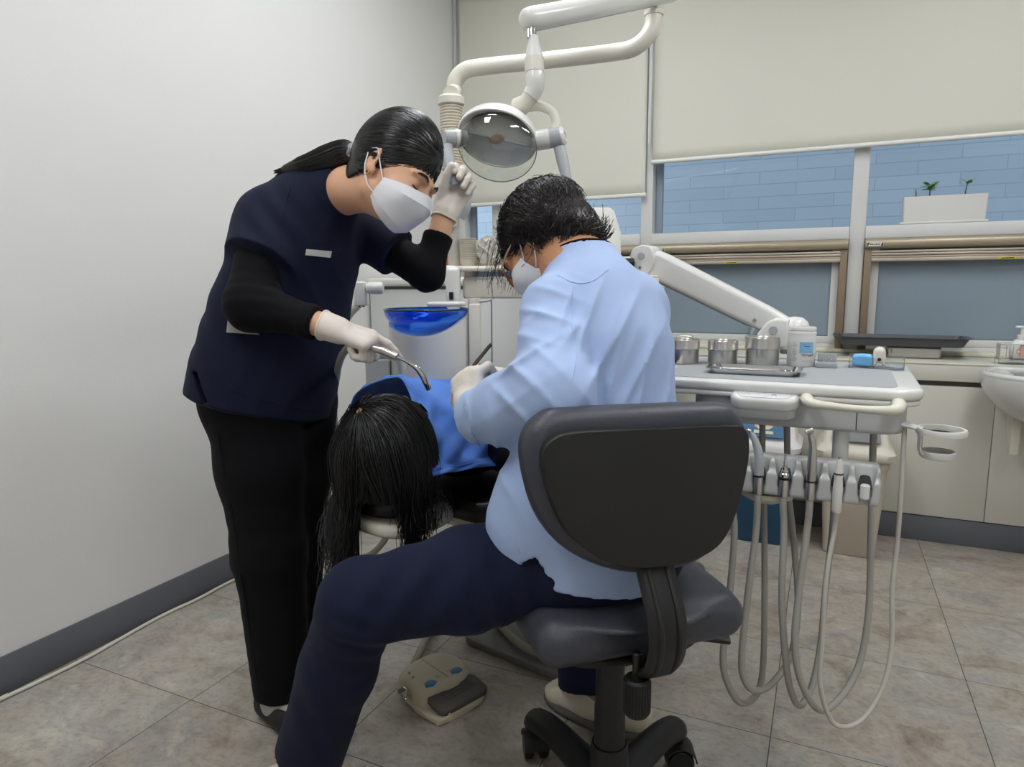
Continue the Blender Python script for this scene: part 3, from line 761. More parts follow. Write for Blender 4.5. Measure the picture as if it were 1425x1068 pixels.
slab(0, 0, [(.81, .42, bz-.11, .07), (1.0, .38, bz-.13, .08), (1.16, .32, bz-.13, .08), (1.30, .26, bz-.15, .06)], 'seat_cushion', BCU, .07)
slab(0, 0, [(.84, .38, bz-.18, .04), (1.0, .34, bz-.19, .05), (1.27, .22, bz-.19, .03)], 'seat_shell', IVS, .05)
# ================================================================ cuspidor unit with the beam and pole it carries
CU_ = at(598, 452, 2.12); CU_[2] = 0
UN = thing('cuspidor_unit', 'white cuspidor column with a blue glass bowl behind the patient', 'dental unit', [CU_[0], CU_[1], .42])
seg = 48; V = []; F = []; a0 = math.atan2(-CF[1], -CF[0])
rings = [(.42, .7), (.44, .98), (.60, 1.0), ('t', 1.0), ('t2', .985), ('t3', .90), ('t4', .80)]
for zz_, rr in rings:
    for k in range(seg):
        t = 2*PI*k/seg; ca = math.cos(t-a0); x = math.cos(t); y = math.sin(t)
        side_r = math.cos(t-math.atan2(CR[1], CR[0]))
        top = .968-.045*max(0, ca)+.030*max(0, side_r)**1.5
        z = zz_ if not isinstance(zz_, str) else {'t': top-.012, 't2': top, 't3': top+.001, 't4': top-.015}[zz_]
        V.append((CU_[0]+x*.128*rr, CU_[1]+y*.128*rr, z))
for i in range(len(rings)-1):
    for k in range(seg): F.append((i*seg+k, i*seg+(k+1) % seg, (i+1)*seg+(k+1) % seg, (i+1)*seg+k))
F.append(tuple(range(seg-1, -1, -1))); F.append(tuple(range((len(rings)-1)*seg, len(rings)*seg)))
mb = MB(); mb.add(V, F); obj('body', mb, WHITE, UN, smooth=50)
bw = at(593, 431, 2.10); bl = mat('cobalt_glass', '#3a82f5', .03, trans=.85, ior=1.3, coat=.5)
prof = []
for t in np.linspace(0, 1, 14): prof.append((.030+.100*math.sin(t*PI/2)**1.0, -.066+.066*(1-math.cos(t*PI/2))**.95))
inner = [(r-.004, z+.004) for r, z in prof][::-1]
mb = MB(); lathe(mb, [(0.0, -.066)]+prof+inner+[(0.0, -.062)], bw, (0, 0, 1), 64); bowl = obj('bowl', mb, bl, UN, smooth=60)
rim = MB(); tube(rim, [bw+np.array([.1285*math.cos(t), .1285*math.sin(t), .001]) for t in np.linspace(0, 2*PI, 65)], .0026, 8, caps=False); obj('bowl_rim', rim, mat('dark_rim', '#27303c', .25), bowl)
dr = MB(); lathe(dr, [(0, 0), (.028, 0), (.030, .003), (.012, .005), (0, .005)], bw+[0, 0, -.0605], (0, 0, 1), 24); obj('drain', dr, mat('drain_blue', '#5aa2d8', .3), bowl)
up = MB(); rbox(up, at(662, 533, 2.12), (.035, .06, .49), np.stack([CR*[1, 1, 0]/np.linalg.norm(CR[:2]), nrm([CF[0], CF[1], 0]), EZ], 1), .006); obj('side_pillar', up, WHITE2, UN)
RV = np.stack([nrm([CR[0], CR[1], 0]), nrm([CF[0], CF[1], 0]), EZ], 1)
fl = MB(); rbox(fl, at(631, 402, 2.17), (.046, .05, .135), RV, .014, 4); rbox(fl, at(624, 376, 2.17), (.062, .05, .028), RV, .013, 4); f_ = obj('cup_filler', fl, WHITE, UN, smooth=50)
sl = MB(); rbox(sl, at(628, 412, 2.143), (.014, .004, .024), RV, .005, 3); obj('sensor_window', sl, BLACKP, f_)
tr = MB(); prism(tr, rrect(.118, .075, .034, 8), .013, at(621, 425, 2.06)-[0, 0, .003], RV, .005, 3); ct_ = obj('cup_tray', tr, WHITE, UN)
tr = MB(); prism(tr, rrect(.080, .050, .024, 8), .002, at(621, 425, 2.06)+[0, 0, .009], RV, .0008, 1); obj('tray_recess', tr, mat('tray_grey', '#bfc0be', .4), ct_)
bm_a = at(648, 402, 2.23); bm_b = at(917, 402, 2.10); bm_b[2] = bm_a[2]
ax = nrm(bm_b-bm_a); RBm = np.stack([ax, np.cross(EZ, ax), EZ], 1)
mb = MB(); rbox(mb, (bm_a+bm_b)/2, (np.linalg.norm(bm_b-bm_a), .075, .062), RBm, .006, 3); beam = obj('beam', mb, WHITE2, UN)
cv = MB(); rbox(cv, (bm_a+bm_b)/2+EZ*.034, (np.linalg.norm(bm_b-bm_a)*.99, .07, .008), RBm, .003); obj('beam_cover', cv, WHITE, beam)
ps_ = at(660, 424, 2.18); mb = MB(); cyl(mb, [ps_[0], ps_[1], .955], [ps_[0], ps_[1], bm_a[2]-.030], .021, seg=32); obj('beam_post', mb, WHITE2, UN)
lvr = MB(); tube(lvr, catmull([at(668, 420, 2.15), at(676, 419, 2.14), at(683, 417, 2.145)], 5), [.006, .007, .007], 8, flat=((0, 0, 1), .6)); obj('brake_lever', lvr, GREYP, UN)
shf = MB(); sc_ = at(688, 374, 2.22); rbox(shf, sc_, (.25, .13, .016), RV, .006, 3); rbox(shf, sc_+[0, 0, -.003], (.20, .16, .012), RV, .005); sh_ = obj('cup_shelf', shf, WHITE2, UN)
st_ = MB(); q = at(661, 384, 2.22); cyl(st_, [q[0], q[1], bm_a[2]+.036], [q[0], q[1], sc_[2]-.005], .013); obj('shelf_post', st_, GREYP, UN)
# lamp pole
pl0 = at(632, 372, 2.24); PX, PY = pl0[0], pl0[1]
def pz(y): return at(632, y, 2.24)[2]
mb = MB(); lathe(mb, [(.0195, pz(372)-.008), (.0195, pz(300)), (.026, pz(297)), (.026, pz(262)), (.0195, pz(258)), (.0195, pz(238))], (PX, PY, 0)); pole = obj('lamp_pole', mb, WHITE2, UN, smooth=50)
prof = []; zz0, zz1 = pz(240), pz(156); nr = 22
for i in range(nr): 
    z = zz0+(zz1-zz0)*i/nr; dz = (zz1-zz0)/nr; prof += [(.0325, z), (.036, z+dz*.25), (.036, z+dz*.65), (.0325, z+dz*.9)]
mb = MB(); lathe(mb, [(.03, zz0)]+prof+[(.03, zz1)], (PX, PY, 0), seg=40); obj('ribbed_sleeve', mb, mat('aged_ivory', '#d5cbb8', .45), pole, smooth=30)
mb = MB(); lathe(mb, [(.036, zz1), (.042, zz1+.004), (.042, zz1+.024), (.036, zz1+.030), (.02, zz1+.030)], (PX, PY, 0), seg=40); obj('sleeve_cap', mb, WHITE2, pole)
mb = MB(); rbox(mb, at(652, 251, 2.2), (.030, .04, .030), RV, .006, 3); obj('side_block', mb, WHITE, pole)
mb = MB(); tube(mb, catmull([at(640, 262, 2.2), at(646, 272, 2.19), at(647, 290, 2.19), at(641, 304, 2.2)], 6), [.014, .018, .019, .014], 14); obj('hook_holder', mb, GREYP, pole, smooth=60)
mb = MB(); lathe(mb, [(.0, pz(318)), (.018, pz(317)), (.022, pz(310)), (.022, pz(298))], (PX+.004, PY-.02, 0)); obj('pole_collar', mb, WHITE2, pole)
# assistant side: holder on its arm, suction hose
AS = MB(); rbox(AS, at(503, 409, 2.05), (.036, .06, .074), RV, .006, 3); as_ = obj('assistant_holder', AS, WHITE, UN)
kn = MB(); lathe(kn, [(.0, -.028), (.014, -.026), (.021, -.018), (.022, .015), (.018, .024), (0, .026)], at(522, 401, 2.03), CR, 24, sx=1, sy=.85); obj('holder_knob', kn, WHITE, as_)
mb = MB()
for q in (500, 506): cyl(mb, at(q, 425, 2.03), at(q, 427.5, 2.03), .0035, seg=10)
obj('holder_pin', mb, BLACKP, as_)
aa = MB(); tube(aa, catmull([at(502, 420, 2.07), at(478, 450, 2.1), at(440, 540, 2.12), at(430, 660, 2.1), at(470, 702, 2.05), at(540, 700, 2.02)], 8), .014, 10); obj('assistant_arm', aa, WHITE2, UN)
ua = MB(); tube(ua, catmull([at(520, 495, 2.0), at(540, 494, 2.0), at(556, 500, 1.99), at(560, 520, 2.0), at(559, 548, 2.02)], 7), .0135, 12); obj('chair_arm_tube', ua, WHITE2, UN, smooth=60)
wb = MB(); rbox(wb, at(531, 560, 2.14), (.075, .10, .28), RV, .006, 3); rbox(wb, at(531, 499, 2.13), (.08, .105, .012), RV, .005, 3); obj('filter_box', wb, WHITE, UN)
gb = MB(); lathe(gb, [(0, 0), (.026, 0), (.026, .004), (0, .004)], at(575, 524, 1.985), -CF, 28); obj('body_badge', gb, mat('badge_grey', '#c3c3c0', .4), UN)
# ================================================================ operating light
LC = at(692, 192, 1.74)
OL = thing('operating_light', 'white dental operating light on a double arm above the patient', 'dental light', [PX, PY, zz1+.03])
low = [[PX, PY, zz1+.036], at(632, 128, 2.24), at(634, 112, 2.24), at(646, 99, 2.23), at(668, 93.5, 2.22), at(760, 84, 2.19), at(850, 73.5, 2.15), at(881, 67, 2.13), at(900, 52, 2.12), at(908, 36, 2.12), at(910, 17, 2.12)]
mb = MB(); tube(mb, catmull(low, 8), .0262, 20); lar = obj('lower_arm', mb, WHITE2, OL, smooth=60)
e = low[-1]; mb = MB(); cyl(mb, e-EZ*.012, e+EZ*.004, .030, seg=28); obj('arm_collar', mb, WHITE2, lar)
mb = MB(); cyl(mb, e, e+EZ*.035, .011); obj('pivot_pin', mb, CHROME, lar)
ua0, ua1 = at(737, 27, 1.72), at(935, -11, 2.13); ax = nrm(ua1-ua0)
mb = MB(); prof = [(0, -.022), (.012, -.0215), (.022, -.017), (.0275, -.008), (.029, .004), (.029, np.linalg.norm(ua1-ua0)), (.02, np.linalg.norm(ua1-ua0)+.012), (0, np.linalg.norm(ua1-ua0)+.014)]
lathe(mb, prof, ua0, ax, 36); uar = obj('upper_arm', mb, WHITE, OL, smooth=40)
mb = MB(); tube(mb, [ua0-EZ*.028+ax*.02, ua1-EZ*.028-ax*.1], .004, 8); obj('arm_seam', mb, GREYP, uar)
k0 = at(741, 40, 1.72)
mb = MB(); cyl(mb, k0, at(741, 55, 1.72), .011); cyl(mb, at(736, 40, 1.715), at(736, 54, 1.715), .006); obj('drop_pin', mb, CHROME, uar)
mb = MB(); tube(mb, np.array([at(742, 51, 1.72), at(742.5, 60, 1.72), at(743, 74, 1.72), at(743.5, 82, 1.72)]), [.0125, .0145, .021, .0225], 28); obj('drop_cone', mb, WHITE, OL, smooth=60)
mb = MB(); tube(mb, np.array([at(743.5, 82, 1.72), at(744, 102, 1.72)]), .0245, 28); obj('drop_collar', mb, WHITE2, OL)
mb = MB(); tube(mb, catmull([at(744, 102, 1.72), at(745, 113, 1.72), at(744, 124, 1.725), at(738, 134, 1.73)], 6), [.0235, .024, .023, .021], 26); obj('elbow', mb, WHITE, OL, smooth=60)
mb = MB(); tube(mb, catmull([at(739, 131, 1.73), at(732, 142, 1.74), at(722, 150, 1.76)], 6), [.018, .020, .026], 26); obj('head_neck', mb, WHITE2, OL, smooth=60)
# head: white shell outside, mirrored bowl inside, clear visor
LN = cam_dir(-.16, -.74, -.65); LX = nrm(CR*.955-CU*.22-LN*((CR*.955-CU*.22)@LN)); LY = np.cross(LN, LX); RL = np.stack([LX, LY, LN], 1)
def ringset(fr, o, n=48):
    rows = []
    for rx, ry, h in fr: rows.append(np.array([o+LX*rx*math.cos(t)+LY*ry*math.sin(t)+LN*h for t in np.linspace(0, 2*PI, n, endpoint=False)]))
    return rows
rx, ry, dp = .104, .080, .092
out_ = [(rx*math.sin(t)*1.0+.0005, ry*math.sin(t)+.0005, -dp*math.cos(t)) for t in np.linspace(0, PI/2, 14)]+[(rx*.995, ry*.995, .006), (rx*.96, ry*.96, .007)]
mb = MB(); loft(mb, ringset(out_+[(rx*.955, ry*.955, .002)], LC)); lampsh = obj('lamp_shell', mb, WHITE, OL, smooth=50)
inn = [(rx*.955*math.sin(t)+.0005, ry*.955*math.sin(t)+.0005, .0045-dp*.9*math.cos(t)) for t in np.linspace(0, PI/2, 20)]
mb = MB(); rows = ringset(inn[::-1], LC+LN*.003); n_ = len(rows[0]); V = np.concatenate(rows); F = []
for i in range(len(rows)-1):
    for k in range(n_): F.append((i*n_+k, i*n_+(k+1) % n_, (i+1)*n_+(k+1) % n_, (i+1)*n_+k))
mb.add(V, F); obj('reflector', mb, mat('mirror_facets', '#c9cfc4', .04, 1, bump=.10, bscale=45, detail=1), lampsh, smooth=180)
VN = cam_dir(-.16, -.42, -.89); VX = nrm(LX-VN*(LX@VN)); VY = np.cross(VN, VX); VC = at(692, 205, 1.725); vr = [(.1015, .084, 0), (.099, .081, .012), (.088, .072, .023), (.062, .05, .032), (.03, .024, .036), (.0005, .0005, .037)]
mb = MB(); rows = [np.array([VC+VX*a_*math.cos(t)+VY*b_*math.sin(t)+VN*h for t in np.linspace(0, 2*PI, 48, endpoint=False)]) for a_, b_, h in vr]; V = np.concatenate(rows); F = []; n_ = 48
for i in range(len(rows)-1):
    for k in range(n_): F.append((i*n_+k, i*n_+(k+1) % n_, (i+1)*n_+(k+1) % n_, (i+1)*n_+k))
mb.add(V, F); obj('visor', mb, thin_clear('clear_visor', '#eef2ee', .10), lampsh, smooth=180)
mb = MB(); tube(mb, [VC+VX*.1015*math.cos(t)+VY*.084*math.sin(t) for t in np.linspace(0, 2*PI, 60)], .0014, 8, caps=False); obj('visor_rim', mb, mat('clear_rim', '#8f918a', .15), lampsh)
mb = MB(); tube(mb, [LC-LX*rx*.95+LN*.004, LC+LX*rx*.95+LN*.004], .0042, 10); bar = obj('bulb_bar', mb, GREYP, lampsh)
mb = MB(); lathe(mb, [(0, -.008), (.011, -.007), (.0125, 0), (.011, .006), (0, .008)], LC+LN*.006, LN, 24, sx=1.6); obj('bulb', mb, mat('halogen_bulb', '#a8866a', .25, .4), bar)
# yoke, joints and grips
jr, jl = at(768, 191, 1.74), at(627, 193, 1.72)
mb = MB(); tube(mb, catmull([at(732, 147, 1.755), at(752, 148, 1.75), at(768, 156, 1.745), at(774, 172, 1.742), at(770, 186, 1.74)], 7), [.016, .0125, .0115, .0125, .016], 18); obj('yoke', mb, WHITE2, OL, smooth=60)
a_ = nrm(at(786, 189, 1.735)-at(742, 197, 1.74))
mb = MB(); tube(mb, np.array([at(738, 197, 1.74), at(744, 196, 1.74), at(764, 193, 1.738)]), [.021, .0255, .0255], 28); obj('joint', mb, WHITE, OL, smooth=50)
mb = MB(); tube(mb, np.array([at(764, 193, 1.738), at(780, 190.5, 1.736)]), [.0245, .024], 28); jg = obj('joint', mb, GREYP, OL, smooth=50, label='grey joint sleeve')
mb = MB(); lathe(mb, [(.0235, 0), (.023, .006), (.017, .011), (.010, .011), (.009, .007), (0, .007)], at(781, 190, 1.735), nrm(a_-CF*.35), 28); obj('joint_cap', mb, WHITE, jg)
mb = MB(); tube(mb, catmull([at(778, 205, 1.738), at(783, 225, 1.735), at(789, 250, 1.73), at(792, 262, 1.73)], 6), [.0145, .0155, .012, .0105], 18, flat=(CF, .75)); obj('grip', mb, GREYP, OL, smooth=60)
mb = MB(); tube(mb, np.array([at(650, 192, 1.735), at(636, 193, 1.73), at(633, 193, 1.728)]), [.019, .0235, .0225], 28); obj('joint', mb, WHITE, OL, smooth=50)
mb = MB(); tube(mb, np.array([at(633, 193, 1.728), at(621, 193, 1.72), at(618, 193, 1.718)]), [.022, .022, .018], 28); obj('joint', mb, GREYP, OL, smooth=50, label='grey joint sleeve')
mb = MB(); tube(mb, catmull([at(622, 203, 1.715), at(624, 222, 1.70), at(629, 245, 1.69), at(633, 258, 1.69)], 6), [.0145, .0165, .013, .0105], 18, flat=(CF, .75)); obj('grip', mb, GREYP, OL, smooth=60)
# ================================================================ delivery table
ZT = .870
FR = atz(1290, 546, ZT); BR = atz(1304, 514, ZT); FLt = atz(1020, 531, ZT)
TX = nrm(FR-FLt); TX = nrm([TX[0], TX[1], 0]); TY = np.array([-TX[1], TX[0], 0]); RT = np.stack([TX, TY, EZ], 1)
TW, TD = .54, .46
T0 = FR-TX*TW            # front left corner
def tp(x, y, z=0): return T0+TX*x+TY*y+EZ*z      # table coordinates: x right, y away, z above the rim
DL = thing('delivery_table', 'white delivery table with grey mat, handle and instrument holder right of the dentist', 'dental delivery table', tp(TW/2, TD/2, -.3))
TM = np.stack([TX, TY, EZ], 1)
def trr(x0, x1, y0, y1, r, n=6): return [(x+(x0+x1)/2, y+(y0+y1)/2) for x, y in rrect(x1-x0, y1-y0, r, n)]
mb = MB(); prism(mb, trr(0, TW, 0, TD, .05), .022, tp(0, 0, -.022), TM, .009, 4); prism(mb, trr(.004, TW-.004, .004, TD-.004, .05), .012, tp(0, 0, -.034), TM, .004); top = obj('tray_top', mb, WHITE, DL, smooth=50)
mb = MB(); prism(mb, trr(.028, TW-.045, .026, TD-.04, .03), .0022, tp(0, 0, -.0006), TM, .001, 1); obj('mat', mb, mat('grey_mat', '#9c9fa1', .6, bump=.08, bscale=500), top)
mb = MB(); prism(mb, trr(.10, TW-.025, .018, TD-.05, .05), .062, tp(0, 0, -.094), TM, .010, 3); obj('body', mb, HOLDER, DL)
mb = MB(); abox(mb, (0, 0, 0), (.0015, .0015, .05), 0)
mb.xf(TM, tp(TW-.115, .0172, -.088)); obj('body_seam', mb, DARKM, DL)
# touch panel
pc_ = at(1064, 549, 1.415); PN = nrm(np.array([0, 0, 1.0])*.93-TY*.36); PYv = nrm(TY-PN*(TY@PN)); RP = np.stack([TX, PYv, PN], 1)
mb = MB(); prism(mb, rrect(.136, .064, .028, 8), .030, pc_-PN*.025, RP, .010, 4); pn = obj('control_panel', mb, WHITE, DL, smooth=50)
mb = MB(); prism(mb, rrect(.128, .060, .024, 8), .03, pc_-PN*.045, RP, .006, 3); obj('panel_base', mb, HOLDER, pn)
mb = MB(); rbox(mb, pc_-PN*.02+TY*.05-EZ*.006, (.12, .07, .04), TM, .01, 3); obj('panel_neck', mb, HOLDER, pn)
ln = MB(); tube(ln, [pc_+TX*x+PYv*y+PN*.0052 for x, y in rrect(.106, .046, .018, 8)+[rrect(.106, .046, .018, 8)[0]]], .0006, 6, caps=False)
tube(ln, [pc_+TX*x+PYv*y+PN*.0052 for x, y in ((-.003, .023), (-.002, .012), (.002, -.005), (.003, -.023))], .0006, 6); obj('panel_line', ln, mat('pale_lilac', '#b9bcd8', .4), pn)
def icon(x, y, m, kind, s=1.0):
    mb = MB(); o = pc_+TX*x+PYv*y+PN*.0053
    if kind == 'arc': tube(mb, [o+TX*.0042*s*math.cos(t)+PYv*.0032*s*math.sin(t) for t in np.linspace(-.4, PI+.4, 14)], .0010, 6)
    elif kind == 'tick': tube(mb, [o+TX*-.002+PYv*.003, o+TX*-.001, o+TX*.006], .0009, 6)
    else:
        for q in (-.003, .003): tube(mb, [o+TX*(q+.0019*math.cos(t))+PYv*.0024*math.sin(t) for t in np.linspace(0, 2*PI, 12)], .0010, 6, caps=False)
        tube(mb, [o-TX*.004, o+TX*.004], .0007, 6)
    return obj('button_mark', mb, m, pn)
lil = mat('lilac_print', '#aeb2de', .4); pale = mat('pale_blue_print', '#c3cfe2', .4); redp = mat('red_print', '#a5565c', .4); drk = mat('dark_print', '#5a5878', .4)
icon(-.030, .001, redp, 'rings'); icon(-.028, .013, pale, 'arc'); icon(-.044, .001, pale, 'arc'); icon(-.016, -.001, pale, 'arc'); icon(-.031, -.012, pale, 'arc')
icon(.020, .0, drk, 'tick'); icon(.024, .012, lil, 'arc'); icon(.009, .001, lil, 'arc'); icon(.038, .0, lil, 'arc'); icon(.020, -.012, lil, 'arc')
# handle
h0, h1 = at(1122, 556, 1.36), at(1252, 568, 1.26)
P = catmull([h0+TY*.06, h0+TY*.015, h0+TX*.012-TY*.012-EZ*.006, h0*.62+h1*.38-TY*.014-EZ*.007, h0*.38+h1*.62-TY*.014-EZ*.007, h1-TX*.012-TY*.010-EZ*.004, h1+TY*.02, h1+TY*.07], 7)
mb = MB(); tube(mb, P, [.013, .0125, .0115, .0085, .0085, .0115, .0125, .013], 16, flat=(EZ, .85)); obj('handle', mb, mat('aged_ivory_handle', '#d6d3c2', .35), DL, smooth=60)
mb = MB(); rbox(mb, tp(TW-.0258, .23, -.066), (.001, .24, .04), TM, 0)
sg = obj('side_label', mb, mat('label_pink', '#d9cdc8', .5), DL)
for i in range(5):
    t_ = MB(); rbox(t_, tp(TW-.0250, .23, -.050-.007*i), (.0006, [.20, .17, .21, .15, .19][i], .0022), TM, 0); obj('print_line', t_, mat('print_red', '#b98f86', .5), sg)
# cup holder
ch0 = at(1310, 600, 1.31)
mb = MB(); lathe(mb, [(.036, -.006), (.043, -.006), (.044, 0), (.042, .005), (.037, .005), (.036, 0), (.036, -.006)], ch0, (0, 0, 1), 40); chd = obj('cup_holder', mb, WHITE, DL)
mb = MB(); lathe(mb, [(0, -.004), (.028, -.004), (.031, 0), (.031, .010), (.028, .011), (.0275, .002), (0, .002)], ch0-EZ*.050-TX*.003, (0, 0, 1), 36); obj('holder_floor', mb, WHITE, chd)
mb = MB(); tube(mb, catmull([ch0-TX*.036-EZ*.002, ch0-TX*.034-EZ*.02, ch0-TX*.033-EZ*.040, ch0-TX*.024-EZ*.049], 5), [.020, .018, .018, .018], 14, flat=(TX, .25)); obj('holder_web', mb, WHITE, chd, smooth=60)
mb = MB(); tube(mb, [ch0-TX*.03, ch0-TX*.075+TY*.02+EZ*.008], [.012, .018], 12, flat=(EZ, .35)); obj('holder_arm', mb, WHITE, chd)
# post, instrument bar
hz = .690
BL_, BR_ = at(1000, 660, 1.43), at(1224, 678, 1.305); BL_[2] = BR_[2] = hz
bx = nrm(BR_-BL_); by = np.array([-bx[1], bx[0], 0]); RB = np.stack([bx, by, EZ], 1); BLn = np.linalg.norm(BR_-BL_)
po = at(1171, 600, 1.40); mb = MB(); cyl(mb, [po[0], po[1], hz+.01], [po[0], po[1], ZT-.09], .0155, seg=28); obj('post', mb, WHITE, DL)
S_ = SDF(np.minimum(BL_, BR_)-.12, np.maximum(BL_, BR_)+.12, .0025)
S_.box((BL_+BR_)/2+by*.008, (BLn/2, .030, .037), RB, rd=.009, k=0)
S_.box((BL_+BR_)/2-by*.012-EZ*.012, (BLn/2, .020, .025), RB, rd=.008, k=.008)
slots = [at(px, y, d) for px, y, d in ((1022, 655, 1.415), (1058, 658, 1.395), (1093, 661, 1.375), (1129, 664, 1.355), (1166, 668, 1.335), (1203, 672, 1.315))]
for s_ in slots:
    o = BL_+bx*((s_-BL_)@bx); 
    S_.cone(o-by*.012+EZ*.044, o-by*.026-EZ*.012, .0205, .0125, .004, op='s')
    S_.cone(o-by*.034-EZ*.06, o-by*.034+EZ*.05, .0095, .0095, .004, op='s')
    S_.box(o-by*.046, (.0075, .025, .08), RB, rd=.003, k=.003, op='s')
bar = obj('instrument_bar', relax(S_.mesh(), 2), HOLDER, DL, smooth=180)
for s_ in slots:
    o = BL_+bx*((s_-BL_)@bx); mb = MB(); lathe(mb, [(0, -.001), (.016, -.001), (.0165, .0), (0, .0005)], o-by*.012+EZ*.004, nrm(-by+EZ*.7), 24); obj('slot_liner', mb, DARKM, bar)
es = BL_+bx*((slots[5]-BL_)@bx)-by*.031; mb = MB(); cyl(mb, es-EZ*.022, es+EZ*.006, .0085); obj('roller', mb, WHITE, bar)
mb = MB(); lathe(mb, [(0, -.045), (.02, -.043), (.05, -.03), (.052, -.02), (0, -.018)], (BL_*.68+BR_*.32)-EZ*.022+by*.01, (0, 0, 1), 30, sy=.6, R=RB); obj('bar_cover', mb, WHITE2, bar)
# arm that carries the table
A0, A1 = at(899, 362, 2.13), at(1092, 458, 1.93)
ax = nrm(A1-A0); nz = nrm(EZ-ax*(ax@EZ)); RA = np.stack([ax, np.cross(nz, ax), nz], 1); AL = np.linalg.norm(A1-A0)
AR = thing('support_arm', 'white sloping arm with grey pivot caps carrying the delivery table', 'support arm', A0)
secs = []
for x, hgt in ((.03, .082), (.06, .086), (AL-.06, .072), (AL-.004, .062)): secs.append(np.array([A0+RA@np.array([x, a_*.95, b_+.002]) for a_, b_ in rrect(.062, hgt, .016, 5)]))
mb = MB(); loft(mb, secs); obj('arm_beam', mb, WHITE, AR, smooth=50)
mb = MB(); tube(mb, [A0+ax*.05-nz*.043, A1-ax*.09-nz*.036], .0045, 8); obj('arm_groove', mb, GREYP, AR)
fdir = np.cross(nz, ax)*(-1 if (np.cross(nz, ax)@CF) > 0 else 1)        # side of the arm that faces the room
kp = [(-.034, -.040), (-.036, .018), (-.018, .040), (.012, .044), (.034, .030), (.040, -.01), (.020, -.044), (-.02, -.046)]
hx = nrm([ax[0], ax[1], 0]); RK = np.stack([hx, EZ, np.cross(hx, EZ)], 1); kz = np.cross(hx, EZ)
mb = MB(); prism(mb, [tuple(p_) for p_ in closed(kp, 4)], .080, A0-kz*.040, RK, .008, 3); kk = obj('upper_knuckle', mb, WHITE, AR)
def screw(o, r, m, par): 
    mb = MB(); lathe(mb, [(0, .003), (r*.9, .003), (r, .001), (r, -.002), (0, -.002)], o, kz, 24); return obj('screw_cap', mb, m, par)
sd = 1 if kz@CF < 0 else -1
kz = kz*sd
screw(A0+kz*.040+EZ*.012, .0115, GREYP, kk); screw(A0+kz*.040-EZ*.024-hx*.003, .0045, STEEL, kk)
mb = MB(); cyl(mb, A0-EZ*.044, [A0[0], A0[1], bm_b[2]+.041], .017); rbox(mb, [A0[0]+.012, A0[1], bm_b[2]+.055], (.055, .06, .028), RV, .006); obj('arm_foot', mb, WHITE2, AR)
kp = [(-.062, -.052), (-.054, -.012), (-.030, .020), (-.004, .034), (.030, .028), (.036, -.052)]
mb = MB(); prism(mb, [tuple(p_) for p_ in kp], .084, A1-kz*.042-hx*.012, np.stack([hx, EZ, np.cross(hx, EZ)], 1) if sd > 0 else np.stack([-hx, EZ, np.cross(-hx, EZ)], 1)@np.diag([-1, 1, -1])@np.diag([1, 1, 1]), .010, 3)
k2 = obj('lower_knuckle', mb, WHITE, AR)
mb = MB(); lathe(mb, [(0, .040), (.020, .037), (.034, .026), (.041, .008), (.042, -.05), (.03, -.056)], A1+hx*.026-EZ*.004, (0, 0, 1), 30); obj('knuckle_dome', mb, WHITE, k2)
screw(A1+kz*.0425-hx*.022-EZ*.002, .0125, GREYP, k2); screw(A1+kz*.0425-hx*.024-EZ*.038, .0045, STEEL, k2); screw(A0*.17+A1*.83+kz*.030+nz*-.012, .0055, STEEL, AR)
ft = A1+hx*.004; mb = MB(); cyl(mb, [ft[0], ft[1], ZT+.003], [ft[0], ft[1], A1[2]-.04], .0135); obj('table_spindle', mb, GREYP, AR)
# ================================================================ handpieces with their hoses
def hp(name, label, i, hose, tip, hm=HOSE, rh=.0068):
    s_ = slots[i]; o = BL_+bx*((s_-BL_)@bx)-by*.034
    t = thing(name, label, 'dental handpiece', o+EZ*.0, 'handpieces in the holder')
    tip(t, o)
    pts = [o-EZ*.030, o-EZ*.055]+[at(*q) for q in hose]
    mb = MB(); tube(mb, catmull(pts, 8), rh, 10); obj('hose', mb, hm, t, smooth=60)
    return t
def sleeve(t, o, m=STEEL):
    mb = MB(); lathe(mb, [(.0065, -.036), (.0085, -.034), (.0085, -.004), (.0075, -.002), (.0075, .004)], o, (0, 0, 1), 20); obj('coupling', mb, m, t)
    mb = MB(); lathe(mb, [(.0088, .0), (.0092, .001), (.0092, .004), (.0088, .005)], o, (0, 0, 1), 20); obj('ring', mb, BLACKP, t)
def scaler(t, o):
    sleeve(t, o); mb = MB(); tube(mb, catmull([o, o+EZ*.03, o+EZ*.055-bx*.004, o+EZ*.078-bx*.012, o+EZ*.088-bx*.018], 6), [.009, .0095, .0085, .0065, .005], 16); obj('grip', mb, GREYP, t, smooth=60)
    mb = MB(); tube(mb, catmull([o+EZ*.087-bx*.018, o+EZ*.093-bx*.022, o+EZ*.091-bx*.027], 5), [.0045, .004, .003], 10); obj('tip', mb, STEEL, t, smooth=60)
def coupler(t, o):
    sleeve(t, o); mb = MB(); lathe(mb, [(.008, .004), (.0085, .012), (.006, .014), (.007, .018), (.005, .02), (.0055, .026), (.0035, .028), (.004, .036), (.0028, .038), (.0032, .046), (.0025, .05), (0, .05)], o, (0, 0, 1), 20); obj('connector', mb, CHROME, t)
def turbine(t, o):
    sleeve(t, o); mb = MB(); tube(mb, catmull([o, o+EZ*.025, o+EZ*.05, o+EZ*.075-bx*.001, o+EZ*.095-bx*.006], 6), [.009, .0098, .0085, .0065, .0048], 18); obj('grip', mb, STEEL, t, smooth=60)
    h = o+EZ*.099-bx*.007; mb = MB(); cyl(mb, h-bx*.008-EZ*.002, h+bx*.006+EZ*.006, .0052); obj('turbine_head', mb, STEEL, t)
